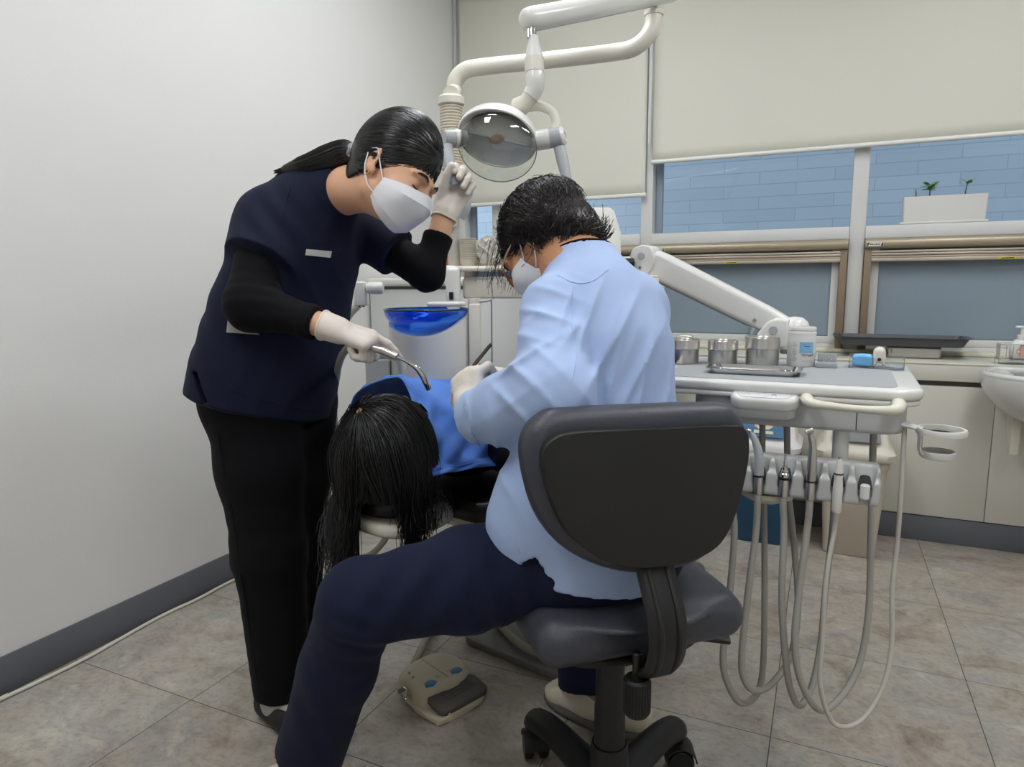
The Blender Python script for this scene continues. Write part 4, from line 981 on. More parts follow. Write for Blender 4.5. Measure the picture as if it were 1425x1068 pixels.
def syringe(t, o):
    mb = MB(); lathe(mb, [(.0065, -.055), (.009, -.05), (.009, -.005), (.0085, .0), (.0075, .015), (.0085, .022), (.0055, .045), (.0045, .052), (0, .052)], o, (0, 0, 1), 20); obj('grip', mb, WHITE, t, smooth=50)
    mb = MB(); lathe(mb, [(.0085, .0215), (.0089, .022), (.0089, .024), (.0085, .0245)], o, (0, 0, 1), 20); obj('ring', mb, BLACKP, t)
    mb = MB(); lathe(mb, [(.002, .0515), (.0038, .052), (.0036, .056), (.002, .056)], o, (0, 0, 1), 16); obj('nozzle', mb, CHROME, t)
def rise(px, y, d): return [(px, y, d)]
hp('scaler_handpiece', 'grey handpiece mostly hidden behind the right edge of the stool backrest', 0, [(1022, 740, 1.40), (1016, 820, 1.40), (1006, 915, 1.40), (1014, 955, 1.41), (1031, 979, 1.43), (1052, 968, 1.46), (1062, 925, 1.48), (1064, 805, 1.49), (1063, 700, 1.49), (1061, 640, 1.50), (1061, 588, 1.51)], lambda t, o: sleeve(t, o))
hp('scaler_handpiece', 'silver curved scaler handpiece, first beside the stool backrest', 1, [(1052, 740, 1.385), (1042, 818, 1.38), (1032, 915, 1.38), (1037, 949, 1.39), (1052, 962, 1.40), (1074, 952, 1.43), (1099, 916, 1.46), (1109, 868, 1.47), (1110, 818, 1.475), (1103, 740, 1.48), (1097, 680, 1.48), (1095, 590, 1.49)], scaler)
hp('coupling_handpiece', 'bare steel hose coupling standing second in the holder', 2, [(1091, 740, 1.36), (1088, 834, 1.355), (1094, 925, 1.355), (1102, 966, 1.365), (1114, 982, 1.38), (1130, 955, 1.41), (1142, 896, 1.43), (1149, 818, 1.44), (1158, 740, 1.45), (1163, 660, 1.455), (1164, 597, 1.46)], coupler)
hp('turbine_handpiece', 'tall steel turbine handpiece in the middle of the holder', 3, [(1123, 740, 1.34), (1113, 818, 1.335), (1106, 890, 1.33), (1114, 947, 1.335), (1139, 988, 1.345), (1167, 974, 1.37), (1195, 927, 1.40), (1209, 849, 1.41), (1212, 740, 1.41), (1214, 650, 1.41), (1216, 598, 1.41)], turbine)
hp('air_syringe', 'white air and water syringe in the holder beside the empty slot', 4, [(1161, 740, 1.325), (1150, 802, 1.32), (1144, 896, 1.315), (1141, 950, 1.315), (1155, 1000, 1.32), (1178, 1012, 1.325), (1206, 995, 1.335), (1230, 952, 1.345), (1241, 896, 1.35), (1242, 818, 1.35), (1250, 740, 1.35), (1256, 650, 1.35), (1259, 592, 1.35)], syringe, HOSEW, .0046)
# ================================================================ things standing on the table
ZM = ZT+.0018
def onmat(px, py): return atz(px, py, ZM)
def canister(px, py, r, h, label, handle):
    o = onmat(px, py)
    t = thing('cotton_canister', label, 'canister', o, 'steel canisters on the table')
    mb = MB(); lathe(mb, [(0, 0), (r*.93, 0), (r*.97, .003), (r*.98, h*.60), (0, h*.60)], o, (0, 0, 1), 48); obj('pot', mb, STEEL, t, smooth=40)
    mb = MB(); lathe(mb, [(r*.99, h*.58), (r*1.03, h*.60), (r*1.03, h*.64), (r, h*.67), (r, h*.95), (r*.96, h), (r*.85, h), (r*.83, h*.97), (0, h*.97)], o, (0, 0, 1), 48); l_ = obj('lid', mb, STEEL, t, smooth=40)
    if handle:
        mb = MB(); tube(mb, catmull([o+TX*-.020+EZ*(h*.97), o+TX*-.018+EZ*(h+.007), o+TX*.018+EZ*(h+.007), o+TX*.020+EZ*(h*.97)], 5), .0016, 8); obj('lid_handle', mb, CHROME, l_)
canister(952, 505, .0375, .062, 'steel canister with a wire handle on its lid beside the blue coat', True)
canister(1005, 506, .0375, .060, 'middle steel canister of the three, plain flat lid', False)
canister(1060, 508, .0405, .070, 'largest steel canister, next to the white bottle', False)
o = onmat(1114, 509); r = .0325
BT = thing('powder_bottle', 'white plastic bottle with a pale blue label standing on the table mat', 'bottle', o)
mb = MB(); lathe(mb, [(0, 0), (r*.93, 0), (r, .003), (r, .072), (r*.98, .076), (r, .079), (r, .083), (r*.9, .088), (0, .088)], o, (0, 0, 1), 48); obj('body', mb, WHITE, BT, smooth=40)
mb = MB(); lathe(mb, [(r*.92, .087), (r*.98, .088), (r*.98, .0935), (r*.94, .096), (0, .0965)], o, (0, 0, 1), 48); obj('cap', mb, WHITE, BT, smooth=40)
fa = math.atan2(-o[1], -o[0])           # bearing of the label front
def wrap(mb_src, a0_, z0_, rr=r+.0004):   # bend flat lettering (x along arc, y up, z out) round the bottle
    out = []
    for v in mb_src.v:
        a_ = a0_+v[:, 0]/rr; out.append(np.stack([o[0]+(rr+v[:, 2])*np.cos(a_), o[1]+(rr+v[:, 2])*np.sin(a_), o[2]+z0_+v[:, 1]], 1))
    mb_src.v = out; return mb_src
mb = MB()
xs_ = np.linspace(-.004, .029, 14); sheet(mb, np.array([[(x, y, .0002) for x in xs_] for y in (0, .0265)]), .0004); wrap(mb, fa, .034); lb = obj('blue_label', mb, mat('label_blue', '#7fb0d6', .5), BT, smooth=60)
ink = mat('bottle_ink', '#6a625e', .5)
mb = MB(); text(mb, 'DB Prophy P', .0055, (0, 0, 0), (1, 0, 0), (0, 1, 0), .0003, width=.030); wrap(mb, fa+.03, .0265); obj('product_name', mb, ink, BT, smooth=0)
mb = MB()
for z_, w_ in ((.0155, .026), (.0135, .0)): 
    if w_: sheet(mb, np.array([[(x, y, .0003) for x in np.linspace(0, w_, 10)] for y in (0, .0008)]), .0003)
wrap(mb, fa+.02, .014); obj('small_print', mb, mat('faint_ink', '#b9aca8', .5), BT)
for i, (z_, w_) in enumerate([(.058, .006), (.053, .011), (.050, .010), (.043, .006), (.040, .010), (.036, .011), (.032, .010), (.029, .009), (.023, .008), (.020, .011), (.016, .009)]):
    mb = MB(); sheet(mb, np.array([[(x, y, .0003) for x in np.linspace(0, w_, 6)] for y in (0, .0009)]), .0003); wrap(mb, fa-.62, z_); obj('text_line', mb, mat('grey_ink', '#a3a19f', .5), BT)
mb = MB(); sheet(mb, np.array([[(x, y, .0005) for x in np.linspace(0, .012, 6)] for y in (0, .0016)]), .0003); wrap(mb, fa+.2, .0495); obj('label_mark', mb, mat('navy_ink', '#3d566e', .5), lb)
mb = MB(); sheet(mb, np.array([[(x, y, .0005) for x in np.linspace(0, .005, 4)] for y in (0, .003)]), .0003); wrap(mb, fa+.10, .0525); obj('label_mark', mb, mat('pink_ink', '#a98a9a', .5), lb)
# flat steel instrument tray with tools
t0 = onmat(1049, 519)
IT = thing('instrument_tray', 'shallow polished steel tray on the front edge of the table', 'tray', t0)
mb = MB(); G = []
for j, (f_, z_) in enumerate(((1.0, .012), (.93, .012), (.88, .002), (.5, .002), (0.02, .002))):
    G.append([t0+TX*x*f_+TY*y*f_+EZ*z_ for x, y in rrect(.205, .10, .018, 5)+[rrect(.205, .10, .018, 5)[0]]])
sheet(mb, np.array(G), .0012); obj('pan', mb, CHROME, IT, smooth=50)
for i, (y0, a_) in enumerate(((-.02, .05), (.0, -.04), (.018, .02))):
    c_ = t0+TY*y0+EZ*.0065; d_ = nrm(TX+TY*a_); tl = thing('hand_instrument', 'slim steel hand instrument lying in the steel tray, '+['nearest the front', 'middle one', 'rearmost one'][i], 'instrument', c_, 'instruments in the steel tray')
    mb = MB(); tube(mb, [c_-d_*.07, c_-d_*.03, c_+d_*.055], .0028, 10); obj('handle', mb, STEEL, tl)
    mb = MB(); tube(mb, catmull([c_+d_*.055, c_+d_*.066, c_+d_*.075+TY*.004], 5), [.0026, .0014, .001], 8); obj('tip', mb, CHROME, tl)
# bur block, blue wax box, clear case, ivory dispenser
o = onmat(1150, 512); BB = thing('bur_block', 'small grey bur block with upright back beside the bottle', 'bur holder', o)
mb = MB(); rbox(mb, o+EZ*.006+TY*.012, (.046, .030, .012), TM, .002); obj('base', mb, GREYP, BB)
mb = MB(); rbox(mb, o+EZ*.019+TY*.024, (.042, .006, .026), TM, .0015); obj('back_plate', mb, GREYP, BB)
for k in range(6):
    mb = MB(); cyl(mb, o+TX*(-.016+.0065*k)+TY*.010+EZ*.011, o+TX*(-.016+.0065*k)+TY*.010+EZ*(.020+.003*(k % 2)), .001, seg=8); obj('bur', mb, CHROME, BB)
clear = mat('clear_plastic', '#eef2f4', .06, trans=.96, ior=1.15)
o = onmat(1219, 514); CC = thing('clear_case', 'clear plastic box holding a blue case and an ivory dispenser', 'box', o)
mb = MB()
for a_, b_ in (((-.058, 0, 0), (.058, .050, .002)), ((-.058, 0, .002), (.058, .0016, .012)), ((-.058, .0484, .002), (.058, .05, .030)), ((-.058, .0016, .002), (-.0564, .0484, .026)), ((.0564, .0016, .002), (.058, .0484, .026))): abox(mb, a_, b_, .0004, 1)
mb.xf(TM, o); obj('shell', mb, clear, CC)
mb = MB(); abox(mb, (.036, .004, .0025), (.054, .02, .005), .001); mb.xf(TM, o); obj('blue_insert', mb, mat('insert_blue', '#7ba7c9', .4), CC)
ob = o+TX*-.029+TY*.024+EZ*.0035
mb = MB(); S_ = SDF(ob-.05, ob+.06, .0015); S_.box(ob+EZ*.0125, (.0215, .012, .0135), TM, rd=.006, k=0); S_.ell(ob+EZ*.024, (.02, .011, .006), TM, .006); S_.cone(ob+TX*.022+EZ*.02, ob+TX*.03+EZ*.01, .006, .005, .004, op='s')
VF = relax(S_.mesh(), 2); bx_ = obj('wax_box', VF, mat('sky_blue_plastic', '#6fb4e4', .35, bump=.05, bscale=120), None, loc=ob, smooth=180, label='sky blue plastic case lying in the clear box', cat='case')
oi = o+TX*.006+TY*.026+EZ*.0035
DP = thing('floss_dispenser', 'ivory plastic dispenser with a notched foot standing in the clear box', 'dispenser', oi)
S_ = SDF(oi-.04, oi+.07, .0015); S_.cone(oi+EZ*.022, oi+EZ*.034, .0135, .0135, 0); S_.box(oi+EZ*.013, (.013, .009, .012), TM, rd=.004, k=.004); S_.cone(oi-TY*.02+EZ*.004, oi+TY*.02+EZ*.004, .006, .006, .003, op='s')
obj('case', relax(S_.mesh(), 2), mat('ivory_gloss', '#d9d3c4', .3), DP, smooth=180)
mb = MB(); lathe(mb, [(0, .0), (.004, .0), (.0042, .002), (0, .002)], oi-TY*.0125+EZ*.018, -TY, 14); obj('vent', mb, DARKM, DP)
# ================================================================ sill things
def onledge(px, py, z=.768): return atz(px, py, z)
o = np.array([aty(1268, 496, 3.40)[0], 3.36, .7505])
SB = thing('steel_pan', 'small steel pan on the ledge under the dark tray', 'pan', o)
mb = MB(); prism(mb, rrect(.20, .13, .02), .050, o, None, .010, 3); obj('pan', mb, STEEL, SB)
o2 = np.array([aty(1251, 486, 3.34)[0], 3.355, .8015])
DT = thing('baking_tray', 'long dark grey oven tray resting on the steel pan under the window', 'tray', o2)
secs = [np.array([o2+np.array([x*f_, y*f_, z_]) for x, y in rrect(.50, .20, .02, 4)]) for f_, z_ in ((.86, 0), (.90, .003), (.97, .034), (1.04, .036), (1.04, .038), (.955, .0375), (.88, .006), (.5, .005))]
mb = MB(); loft(mb, secs); obj('pan', mb, mat('dark_grey_enamel', '#4b4c50', .35, bump=.03, bscale=200), DT, smooth=40)
# planter on the transom
o = aty(1312, 309, 3.50); o[1] = 3.52; o[2] = TR1+.001
PT = thing('window_planter', 'white rectangular planter with tiny sprouts on the transom of the right window', 'planter', o)
mb = MB(); prism(mb, rrect(.325, .075, .006), .010, o, None, .003); obj('saucer', mb, PAINTW, PT)
secs = [np.array([o+np.array([x*f_, y*f_, z_]) for x, y in rrect(.31, .068, .006, 3)]) for f_, z_ in ((.97, .0105), (.98, .02), (1.0, .112), (1.0, .117), (.96, .117), (.95, .100), (.5, .100))]
mb = MB(); loft(mb, secs); obj('trough', mb, PAINTW, PT, smooth=40)
mb = MB(); prism(mb, rrect(.292, .06, .004), .004, o+[0, 0, .1005], None, 0); obj('soil', mb, mat('soil', '#3b3129', .9, bump=.5, bscale=150), PT)
leafm = mat('sprout_leaf', '#5f8f3e', .5); stemm = mat('sprout_stem', '#5c5140', .6)
def sprout(x, hgt, nl, label, lean=.0):
    b_ = o+np.array([x, 0, .104]); t = thing('sprout', label, 'plant', b_, 'sprouts in the planter')
    tpx = b_+np.array([lean, 0, hgt]); mb = MB(); tube(mb, catmull([b_, b_+np.array([lean*.3, 0, hgt*.5]), tpx], 4), [.0032, .0024, .0018], 8); obj('stem', mb, stemm, t)
    for k in range(nl):
        a_ = 2.4*k; dr_ = np.array([math.cos(a_), .6*math.sin(a_), .25+.3*math.sin(k*1.7)]); dr_ /= np.linalg.norm(dr_); L = .030+.010*((k*7) % 3)/2; q = tpx+np.array([0, 0, -.007*(k % 4)+.006])
        w_ = np.cross(dr_, [0, 0, 1]); w_ /= np.linalg.norm(w_); G = [[q+dr_*L*u+w_*s_*L*.32*math.sin(PI*min(1, u*.95+.03)) for s_ in (-1, 0, 1)] for u in np.linspace(0, 1, 6)]
        mb = MB(); sheet(mb, np.array(G), .0006); obj('leaf', mb, leafm, t, smooth=180)
sprout(-.055, .056, 18, 'leafy green sprout in the middle of the white planter'); sprout(-.105, .048, 0, 'short bare twig near the left end of the planter', -.004)
sprout(.075, .066, 3, 'taller sprout with few leaves near the right end of the planter', .006)
# ================================================================ sink with soap in a wire rack
cer = mat('ceramic', '#d3d3d1', .12, coat=.5)
sx = aty(1368, 515, 3.0); sk = np.array([.815, 3.0, .735])
SK = thing('wash_basin', 'white ceramic wash basin at the right edge of the worktop', 'basin', sk)
S_ = SDF(sk-[.34, .30, .26], sk+[.34, .25, .06], .006)
S_.ell(sk+[0, 0, .0], (.285, .235, .20), None, 0); S_.cut(sk+[0, 0, 0], (0, 0, 1)); S_.cut(sk+[0, .150, 0], (0, 1, 0)); S_.ell(sk+[0, -.01, .01], (.245, .195, .155), None, .012, op='s')
obj('bowl', relax(S_.mesh(), 2), cer, SK, smooth=180)
mb = MB(); tube(mb, [sk+np.array([.275*math.cos(t), .225*math.sin(t) if math.sin(t) < .72 else .140, .0]) for t in np.linspace(0, 2*PI, 64)], .012, 10, caps=False); obj('rim', mb, cer, SK, smooth=60)
mb = MB(); prism(mb, [(-.055, 0), (.055, 0), (.055, -.03), (-.02, -.17), (-.055, -.17)], .030, (0, 0, 0), None, .004)
mb.xf(np.array([[0, 0, 1], [1, 0, 0], [0, 1, 0]]).astype(float), aty(1404, 578, 3.08)+[0, 0, .03]); obj('wall_bracket', mb, IVS, SK)
mb = MB(); lathe(mb, [(.10, .002), (.10, .03), (.075, .06), (.07, .50), (.09, .58)], [sk[0]+.10, sk[1]+.02, 0], (0, 0, 1), 32); obj('pedestal', mb, cer, SK)
o = aty(1415, 503, 3.22); o[2] = .751
WR = thing('wire_rack', 'small chrome wire rack holding the soap bottle beside the basin', 'rack', o)
rw, rd_, rh_ = .13, .07, .075
for z_ in (.018, .078):
    mb = MB(); R_ = [(-rw/2, -rd_/2), (rw/2, -rd_/2), (rw/2, rd_/2), (-rw/2, rd_/2), (-rw/2, -rd_/2)]
    tube(mb, [o+np.array([x, y, z_]) for x, y in R_], .0018, 6, caps=False); obj('frame_wire', mb, CHROME, WR)
for k in range(7): mb = MB(); x = -rw/2+rw*k/6; tube(mb, [o+np.array([x, -rd_/2, .018]), o+np.array([x, -rd_/2, .078])], .0012, 6); obj('upright_wire', mb, CHROME, WR)
for k in range(1, 5): mb = MB(); y = -rd_/2+rd_*k/5; tube(mb, [o+np.array([-rw/2, y, .018]), o+np.array([-rw/2, y, .078])], .0012, 6); obj('upright_wire', mb, CHROME, WR)
for x in (-rw/2, rw/2):
    for y in (-rd_/2, rd_/2): mb = MB(); tube(mb, [o+np.array([x, y, 0.0]), o+np.array([x, y, .018])], .002, 6); obj('foot', mb, CHROME, WR)
mb = MB(); rbox(mb, o+[0, 0, .0165], (rw-.004, rd_-.004, .0015), None, 0); obj('floor_mesh', mb, mat('thin_steel', '#b6b7b6', .3, .8), WR)
so = o+[.010, 0, .0185]
SP = thing('soap_bottle', 'white pump soap bottle with a round pink label in the wire rack', 'soap bottle', so)
mb = MB(); lathe(mb, [(0, 0), (.026, 0), (.030, .006), (.0315, .03), (.030, .055), (.022, .072), (.017, .077), (0, .077)], so, (0, 0, 1), 36, sx=1.25, sy=.9); obj('body', mb, WHITE, SP, smooth=60)
mb = MB(); lathe(mb, [(.017, .076), (.0175, .078), (.0175, .094), (.015, .096), (0, .096)], so, (0, 0, 1), 30); obj('collar', mb, WHITE, SP)
mb = MB(); cyl(mb, so+[0, 0, .095], so+[0, 0, .122], .008); rbox(mb, so+[-.004, 0, .1255], (.042, .018, .009), None, .004, 3); obj('pump', mb, WHITE, SP)
dsc = MB(); 
G = [[so+np.array([.0395*math.sin(a_)*1.0, -.0286*math.cos(a_)-.0003, z_]) for a_ in np.linspace(-.62, .62, 9)] for z_ in np.linspace(.016, .046, 5)]
V = []; 
for t in np.linspace(0, 2*PI, 28, endpoint=False):
    a_ = .55*math.cos(t); z_ = .032+.018*math.sin(t); V.append(so+np.array([.0395*math.sin(a_), -.0288*math.cos(a_), z_]))
cV = so+np.array([0, -.0290, .032]); dsc.add(np.array(V+[cV]), [(i, (i+1) % 28, 28) for i in range(28)]); obj('round_label', dsc, mat('label_coral', '#e8a596', .5), SP, smooth=180)
mb = MB()
for xx, zz, ww in ((-.010, .0540, .005), (-.003, .0540, .006), (.006, .0540, .005), (-.004, .0580, .004)): abox(mb, so+np.array([xx, -.0300, zz]), so+np.array([xx+ww, -.0255, zz+.0028]), 0)
obj('label_print', mb, mat('soap_print', '#9a9496', .5), SP)
# ================================================================ bins
def bin_body(t, c, w0, d0, w1, d1, h, m, yaw=0.0):
    R_ = np.array([[math.cos(yaw), -math.sin(yaw), 0], [math.sin(yaw), math.cos(yaw), 0], [0, 0, 1.0]])
    secs = [np.array([c+R_@np.array([x, y, z_]) for x, y in rrect(w0+(w1-w0)*k-e, d0+(d1-d0)*k-e, .03, 5)]) for k, z_, e in ((0, .0, .008), (0.01, .004, 0), (.9, h*.9, 0), (.9, h*.9, -.008), (.94, h*.93, -.010), (1, h, 0))]
    mb = MB(); loft(mb, secs); return obj('body', mb, m, t, smooth=45), R_
by_ = np.array([.130, 2.985, 0])
BB1 = thing('beige_bin', 'beige swing-lid bin with a grey flap under the delivery table', 'bin', by_)
ivb = mat('beige_bin_plastic', '#c2b9a9', .45, bump=.03, bscale=90); lidm = mat('ivory_lid', '#d2cbbd', .42, bump=.03, bscale=90)
_, R_ = bin_body(BB1, by_, .185, .22, .235, .27, .40, ivb)
secs = [np.array([by_+R_@np.array([x, y+dy, z_]) for x, y in rrect(w_, d_, r_, 5)]) for w_, d_, z_, r_, dy in ((.262, .30, .395, .03, 0), (.275, .31, .400, .035, 0), (.278, .312, .425, .035, 0), (.255, .29, .438, .04, 0), (.235, .25, .450, .04, .005), (.21, .19, .525, .035, .02), (.195, .17, .533, .03, .02))]
mb = MB(); loft(mb, secs); obj('lid', mb, lidm, BB1, smooth=45)
q0 = by_+[0, -.122, .463]; q1 = by_+[0, -.082, .528]
fn = nrm(np.cross([1, 0, 0], q1-q0)); G = np.array([[q0*(1-v)+q1*v+np.array([x*(1-.08*v), 0, 0])+fn*(.004-.012*math.sin(PI*v)*(1-(x/.09)**2)) for x in np.linspace(-.085, .085, 7)] for v in np.linspace(0, 1, 6)])
mb = MB(); sheet(mb, G, .004); obj('flap', mb, mat('flap_grey', '#7a7b7d', .4), BB1, smooth=60)
bb = np.array([-.205, 2.985, 0])
BB2 = thing('blue_bin', 'dark blue pedal bin with a white lid and blue flap behind the hoses', 'bin', bb)
_, R_ = bin_body(BB2, bb, .20, .22,   .25, .26, .385, mat('teal_blue_plastic', '#1f4d6b', .4, bump=.03, bscale=90))
G = [[bb+np.array([x*(.135+f_), y*(.142+f_), z_]) for x, y in [(math.copysign(min(1, abs(math.cos(t))*1.25), math.cos(t)), math.copysign(min(1, abs(math.sin(t))*1.25), math.sin(t))) for t in np.linspace(0, 2*PI, 60)]] for f_, z_ in ((-.004, .391), (.004, .375), (.006, .355), (.002, .340))]
for i, row in enumerate(G):
    for j, p_ in enumerate(row): p_[2] += (.012*math.sin(j*1.9)+.008*math.sin(j*.7))*(i/3)
mb = MB(); sheet(mb, np.array(G), .0012); obj('bin_bag', mb, mat('amber_bag', '#8d6d45', .3, bump=.5, bscale=60, var=.25, vscale=30), BB2, smooth=180)
secs = [np.array([bb+R_@np.array([x, y+dy, z_]) for x, y in rrect(w_, d_, r_, 5)]) for w_, d_, z_, r_, dy in ((.270, .285, .392, .05, 0), (.285, .30, .397, .06, 0), (.288, .302, .417, .06, 0), (.262, .28, .431, .05, 0), (.245, .25, .441, .05, .005), (.225, .19, .520, .04, .025), (.20, .17, .528, .03, .025))]
mb = MB(); loft(mb, secs); obj('lid', mb, mat('lid_white', '#dedcdc', .35), BB2, smooth=45)
q0 = bb+[0, -.124, .453]; q1 = bb+[0, -.080, .521]
G = np.array([[q0*(1-v)+q1*v+np.array([x*(1-.08*v), 0, 0])+np.array([0, -.004, .002]) for x in np.linspace(-.088, .088, 7)] for v in np.linspace(0, 1, 6)])
mb = MB(); sheet(mb, G, .004); fl2 = obj('flap', mb, mat('flap_blue', '#3f6d92', .45, var=.25, vscale=90), BB2, smooth=60)
fv = nrm(q1-q0); fnn = nrm(np.cross([1, 0, 0], fv)); fo = (q0+q1)/2+np.array([0, -.0045, .0022])+fnn*.0024*(1 if fnn[1] < 0 else -1)
Rf = np.stack([np.array([1, 0, 0]), fv, fnn*(1 if fnn[1] < 0 else -1)], 1)
if np.linalg.det(Rf) < 0: Rf[:, 0] *= -1
mb = MB(); prism(mb, [(-.022, .024), (.018, .024), (.034, .010), (.034, .004), (.018, -.008), (-.020, -.008), (-.036, .004), (-.036, .010)], .0008, fo, Rf, 0); s1 = obj('sticker', mb, mat('sticker_cream', '#cfd2b4', .5, var=.08, vscale=80), fl2)
mb = MB(); prism(mb, [(-.034, .006), (.032, .004), (.032, .011), (-.034, .013)], .0004, fo+Rf[:, 2]*.0008, Rf, 0); obj('sticker_band', mb, mat('sticker_coral', '#d8a58c', .5), s1)
mb = MB(); prism(mb, [(-.038, -.026), (.036, -.028), (.036, -.015), (-.038, -.013)], .0008, fo, Rf, 0); s2 = obj('sticker', mb, MATS['sticker_cream'], fl2)
mb = MB(); prism(mb, [(-.008, -.024), (.002, -.024), (.003, -.017), (-.009, -.017)], .0004, fo+Rf[:, 2]*.0008, Rf, 0); obj('sticker_print', mb, mat('sticker_green', '#9bab55', .5), s2)
# ================================================================ foot control
pc0 = at(612, 957, 1.56); pc0 = np.array([pc0[0], pc0[1], 0])
fd = nrm(atz(655, 1003, 0)-atz(565, 930, .03)); fd = nrm([fd[0], fd[1], 0]); fs = np.array([-fd[1], fd[0], 0]); RFt = np.stack([fs, fd, EZ], 1)
K0 = atz(618, 1008, 0)
corner = {'back': atz(556, 965, 0), 'tip': K0, 'right': atz(682, 972, 0), 'far': atz(622, 915, .05)}
FC = thing('foot_control', 'beige foot control with blue buttons and a grey pedal on the floor', 'foot pedal', pc0)
u1 = nrm(corner['right']-corner['tip']); u1 = nrm([u1[0], u1[1], 0]); u2 = np.array([-u1[1], u1[0], 0]); RQ = np.stack([u1, u2, EZ], 1)   # u1 along the front edge, u2 back into the body
def fq(x, y, z=0): return K0+(u1*(x-.006)+u2*(y-.004))*1.16+EZ*z*1.1
wl_ = np.linalg.norm(corner['right']-K0); 
basem = mat('beige_pedal_plastic', '#c8bda5', .4, bump=.03, bscale=120)
out = closed([(0, .0), (.06, -.002), (.125, .0), (.150, .025), (.150, .10), (.135, .17), (.09, .185), (.02, .18), (-.012, .15), (-.018, .06), (-.012, .012)], 5)
mb = MB(); prism(mb, [tuple(p_) for p_ in out], .016, fq(0, 0, .001), RQ, .006, 3); obj('base', mb, basem, FC, smooth=50)
secs = []
for z_, f_ in ((.014, 1.0), (.035, .98), (.048, .93), (.056, .84), (.058, .78)):
    cx_, cy_ = .066, .118; P_ = closed([(-.008, .065), (.03, .052), (.07, .047), (.11, .054), (.142, .075), (.146, .12), (.128, .168), (.085, .182), (.02, .176), (-.008, .15)], 4)
    secs.append(np.array([fq(cx_+(x-cx_)*f_, cy_+(y-cy_)*f_, z_+.10*max(0, (y-.05))*(.05 if z_ > .03 else 0)) for x, y in P_]))
mb = MB(); loft(mb, secs); obj('housing', mb, basem, FC, smooth=50)
mb = MB(); tube(mb, [fq(.066, .062, .0585), fq(.066, .165, .0585)], .0007, 6); obj('housing_seam', mb, mat('seam_brown', '#6d6455', .6), FC)
for x in (.026, .110):
    mb = MB(); pts_ = [(x+.015*math.cos(t)*(1.1), .083+.014*math.sin(t)) for t in np.linspace(0, PI, 10)]+[(x-.017, .078), (x, .072), (x+.017, .078)]
    prism(mb, pts_, .006, fq(0, 0, .0545), RQ, .0018, 2); obj('button', mb, mat('pedal_blue', '#2f77a5', .4), FC, label='blue rounded button')
for k, (x, y) in enumerate([(.048, .085), (.053, .085), (.046, .078), (.0515, .078), (.080, .085), (.085, .085), (.081, .078), (.086, .078)]):
    mb = MB(); rbox(mb, fq(x, y, .0585), (.0032, .0012, .0006), RQ, 0); obj('icon', mb, mat('icon_dark', '#4a4438', .5), FC)
for x, y in ((.008, .118), (.012, .138)):
    mb = MB()
    for a_ in (.3, 1.4): d_ = u1*math.cos(a_)+u2*math.sin(a_); tube(mb, [fq(x, y, .0585)-d_*.006, fq(x, y, .0585)+d_*.006], .0008, 6)
    obj('icon', mb, MATS['icon_dark'], FC)
secs = [np.array([fq(cx_+(x-.068)*f_, .036+(y-.030)*f_, z_-.20*(.06-y) ) for x, y in rr_]) for z_, f_, cx_, rr_ in [(z_, f_, .068, [(a_+.068, b_+.028) for a_, b_ in rrect(.136, .062, .016, 5)]) for z_, f_ in ((.026, .93), (.029, 1), (.038, 1), (.041, .95))]]
mb = MB(); loft(mb, secs); pd = obj('pedal_plate', mb, mat('pedal_grey', '#55524d', .55, bump=.05, bscale=300), FC, smooth=50)
for y in (.022, .030, .038, .046):
    mb = MB(); tube(mb, [fq(.03, y+.006, .0415-.20*(.06-y)), fq(.112, y+.006, .0415-.20*(.06-y))], .0012, 6); obj('pedal_rib', mb, MATS['pedal_grey'], pd)
mb = MB(); rbox(mb, fq(-.016, .115, .035), (.004, .02, .022), RQ, .001); rbox(mb, fq(-.022, .125, .038), (.016, .003, .020), RQ, .001); rbox(mb, fq(-.020, .10, .028), (.016, .012, .003), RQ, .001); obj('lever_clip', mb, CHROME, FC)
mb = MB(); cyl(mb, fq(.02, .006, .012), fq(.02, .006, .020), .006); obj('stop_knob', mb, basem, FC)
mb = MB(); e_ = fq(.035, .172, .026)
tube(mb, catmull([e_, atz(588, 900, .03), atz(595, 886, .03), atz(603, 872, .03), at(640, 850, 1.9), at(670, 850, 1.90), atz(690, 864, .045), atz(712, 887, .045), atz(745, 907, .045), atz(800, 907, .045), atz(840, 880, .045)], 8), .0115, 12); obj('pedal_cable', mb, mat('ribbed_cable', '#9b9484', .5, bump=.6, bscale=260, stretch=(1, 1, 1)), FC, smooth=60)
# cable along the left wall
pts = [(-.0, 0)]
cb = []
for px, py in ((-60, 1003), (0, 974), (60, 946), (120, 916), (175, 885), (212, 864), (240, 848), (275, 834), (318, 811), (360, 792), (400, 770)): cb.append(atz(px, py, .0065))
cb = [np.array([max(p_[0], XL+.016), p_[1], .0062]) for p_ in cb]
cb = [cb[0]-[0, 1.2, 0]]+cb+[cb[-1]+[0, .35, 0]]
mb = MB(); tube(mb, catmull(cb, 8), .0055, 10); obj('floor_cable', mb, mat('cable_white', '#c9c5b8', .45), None, loc=cb[3], smooth=60, label='thin white cable lying along the foot of the left wall', cat='cable')
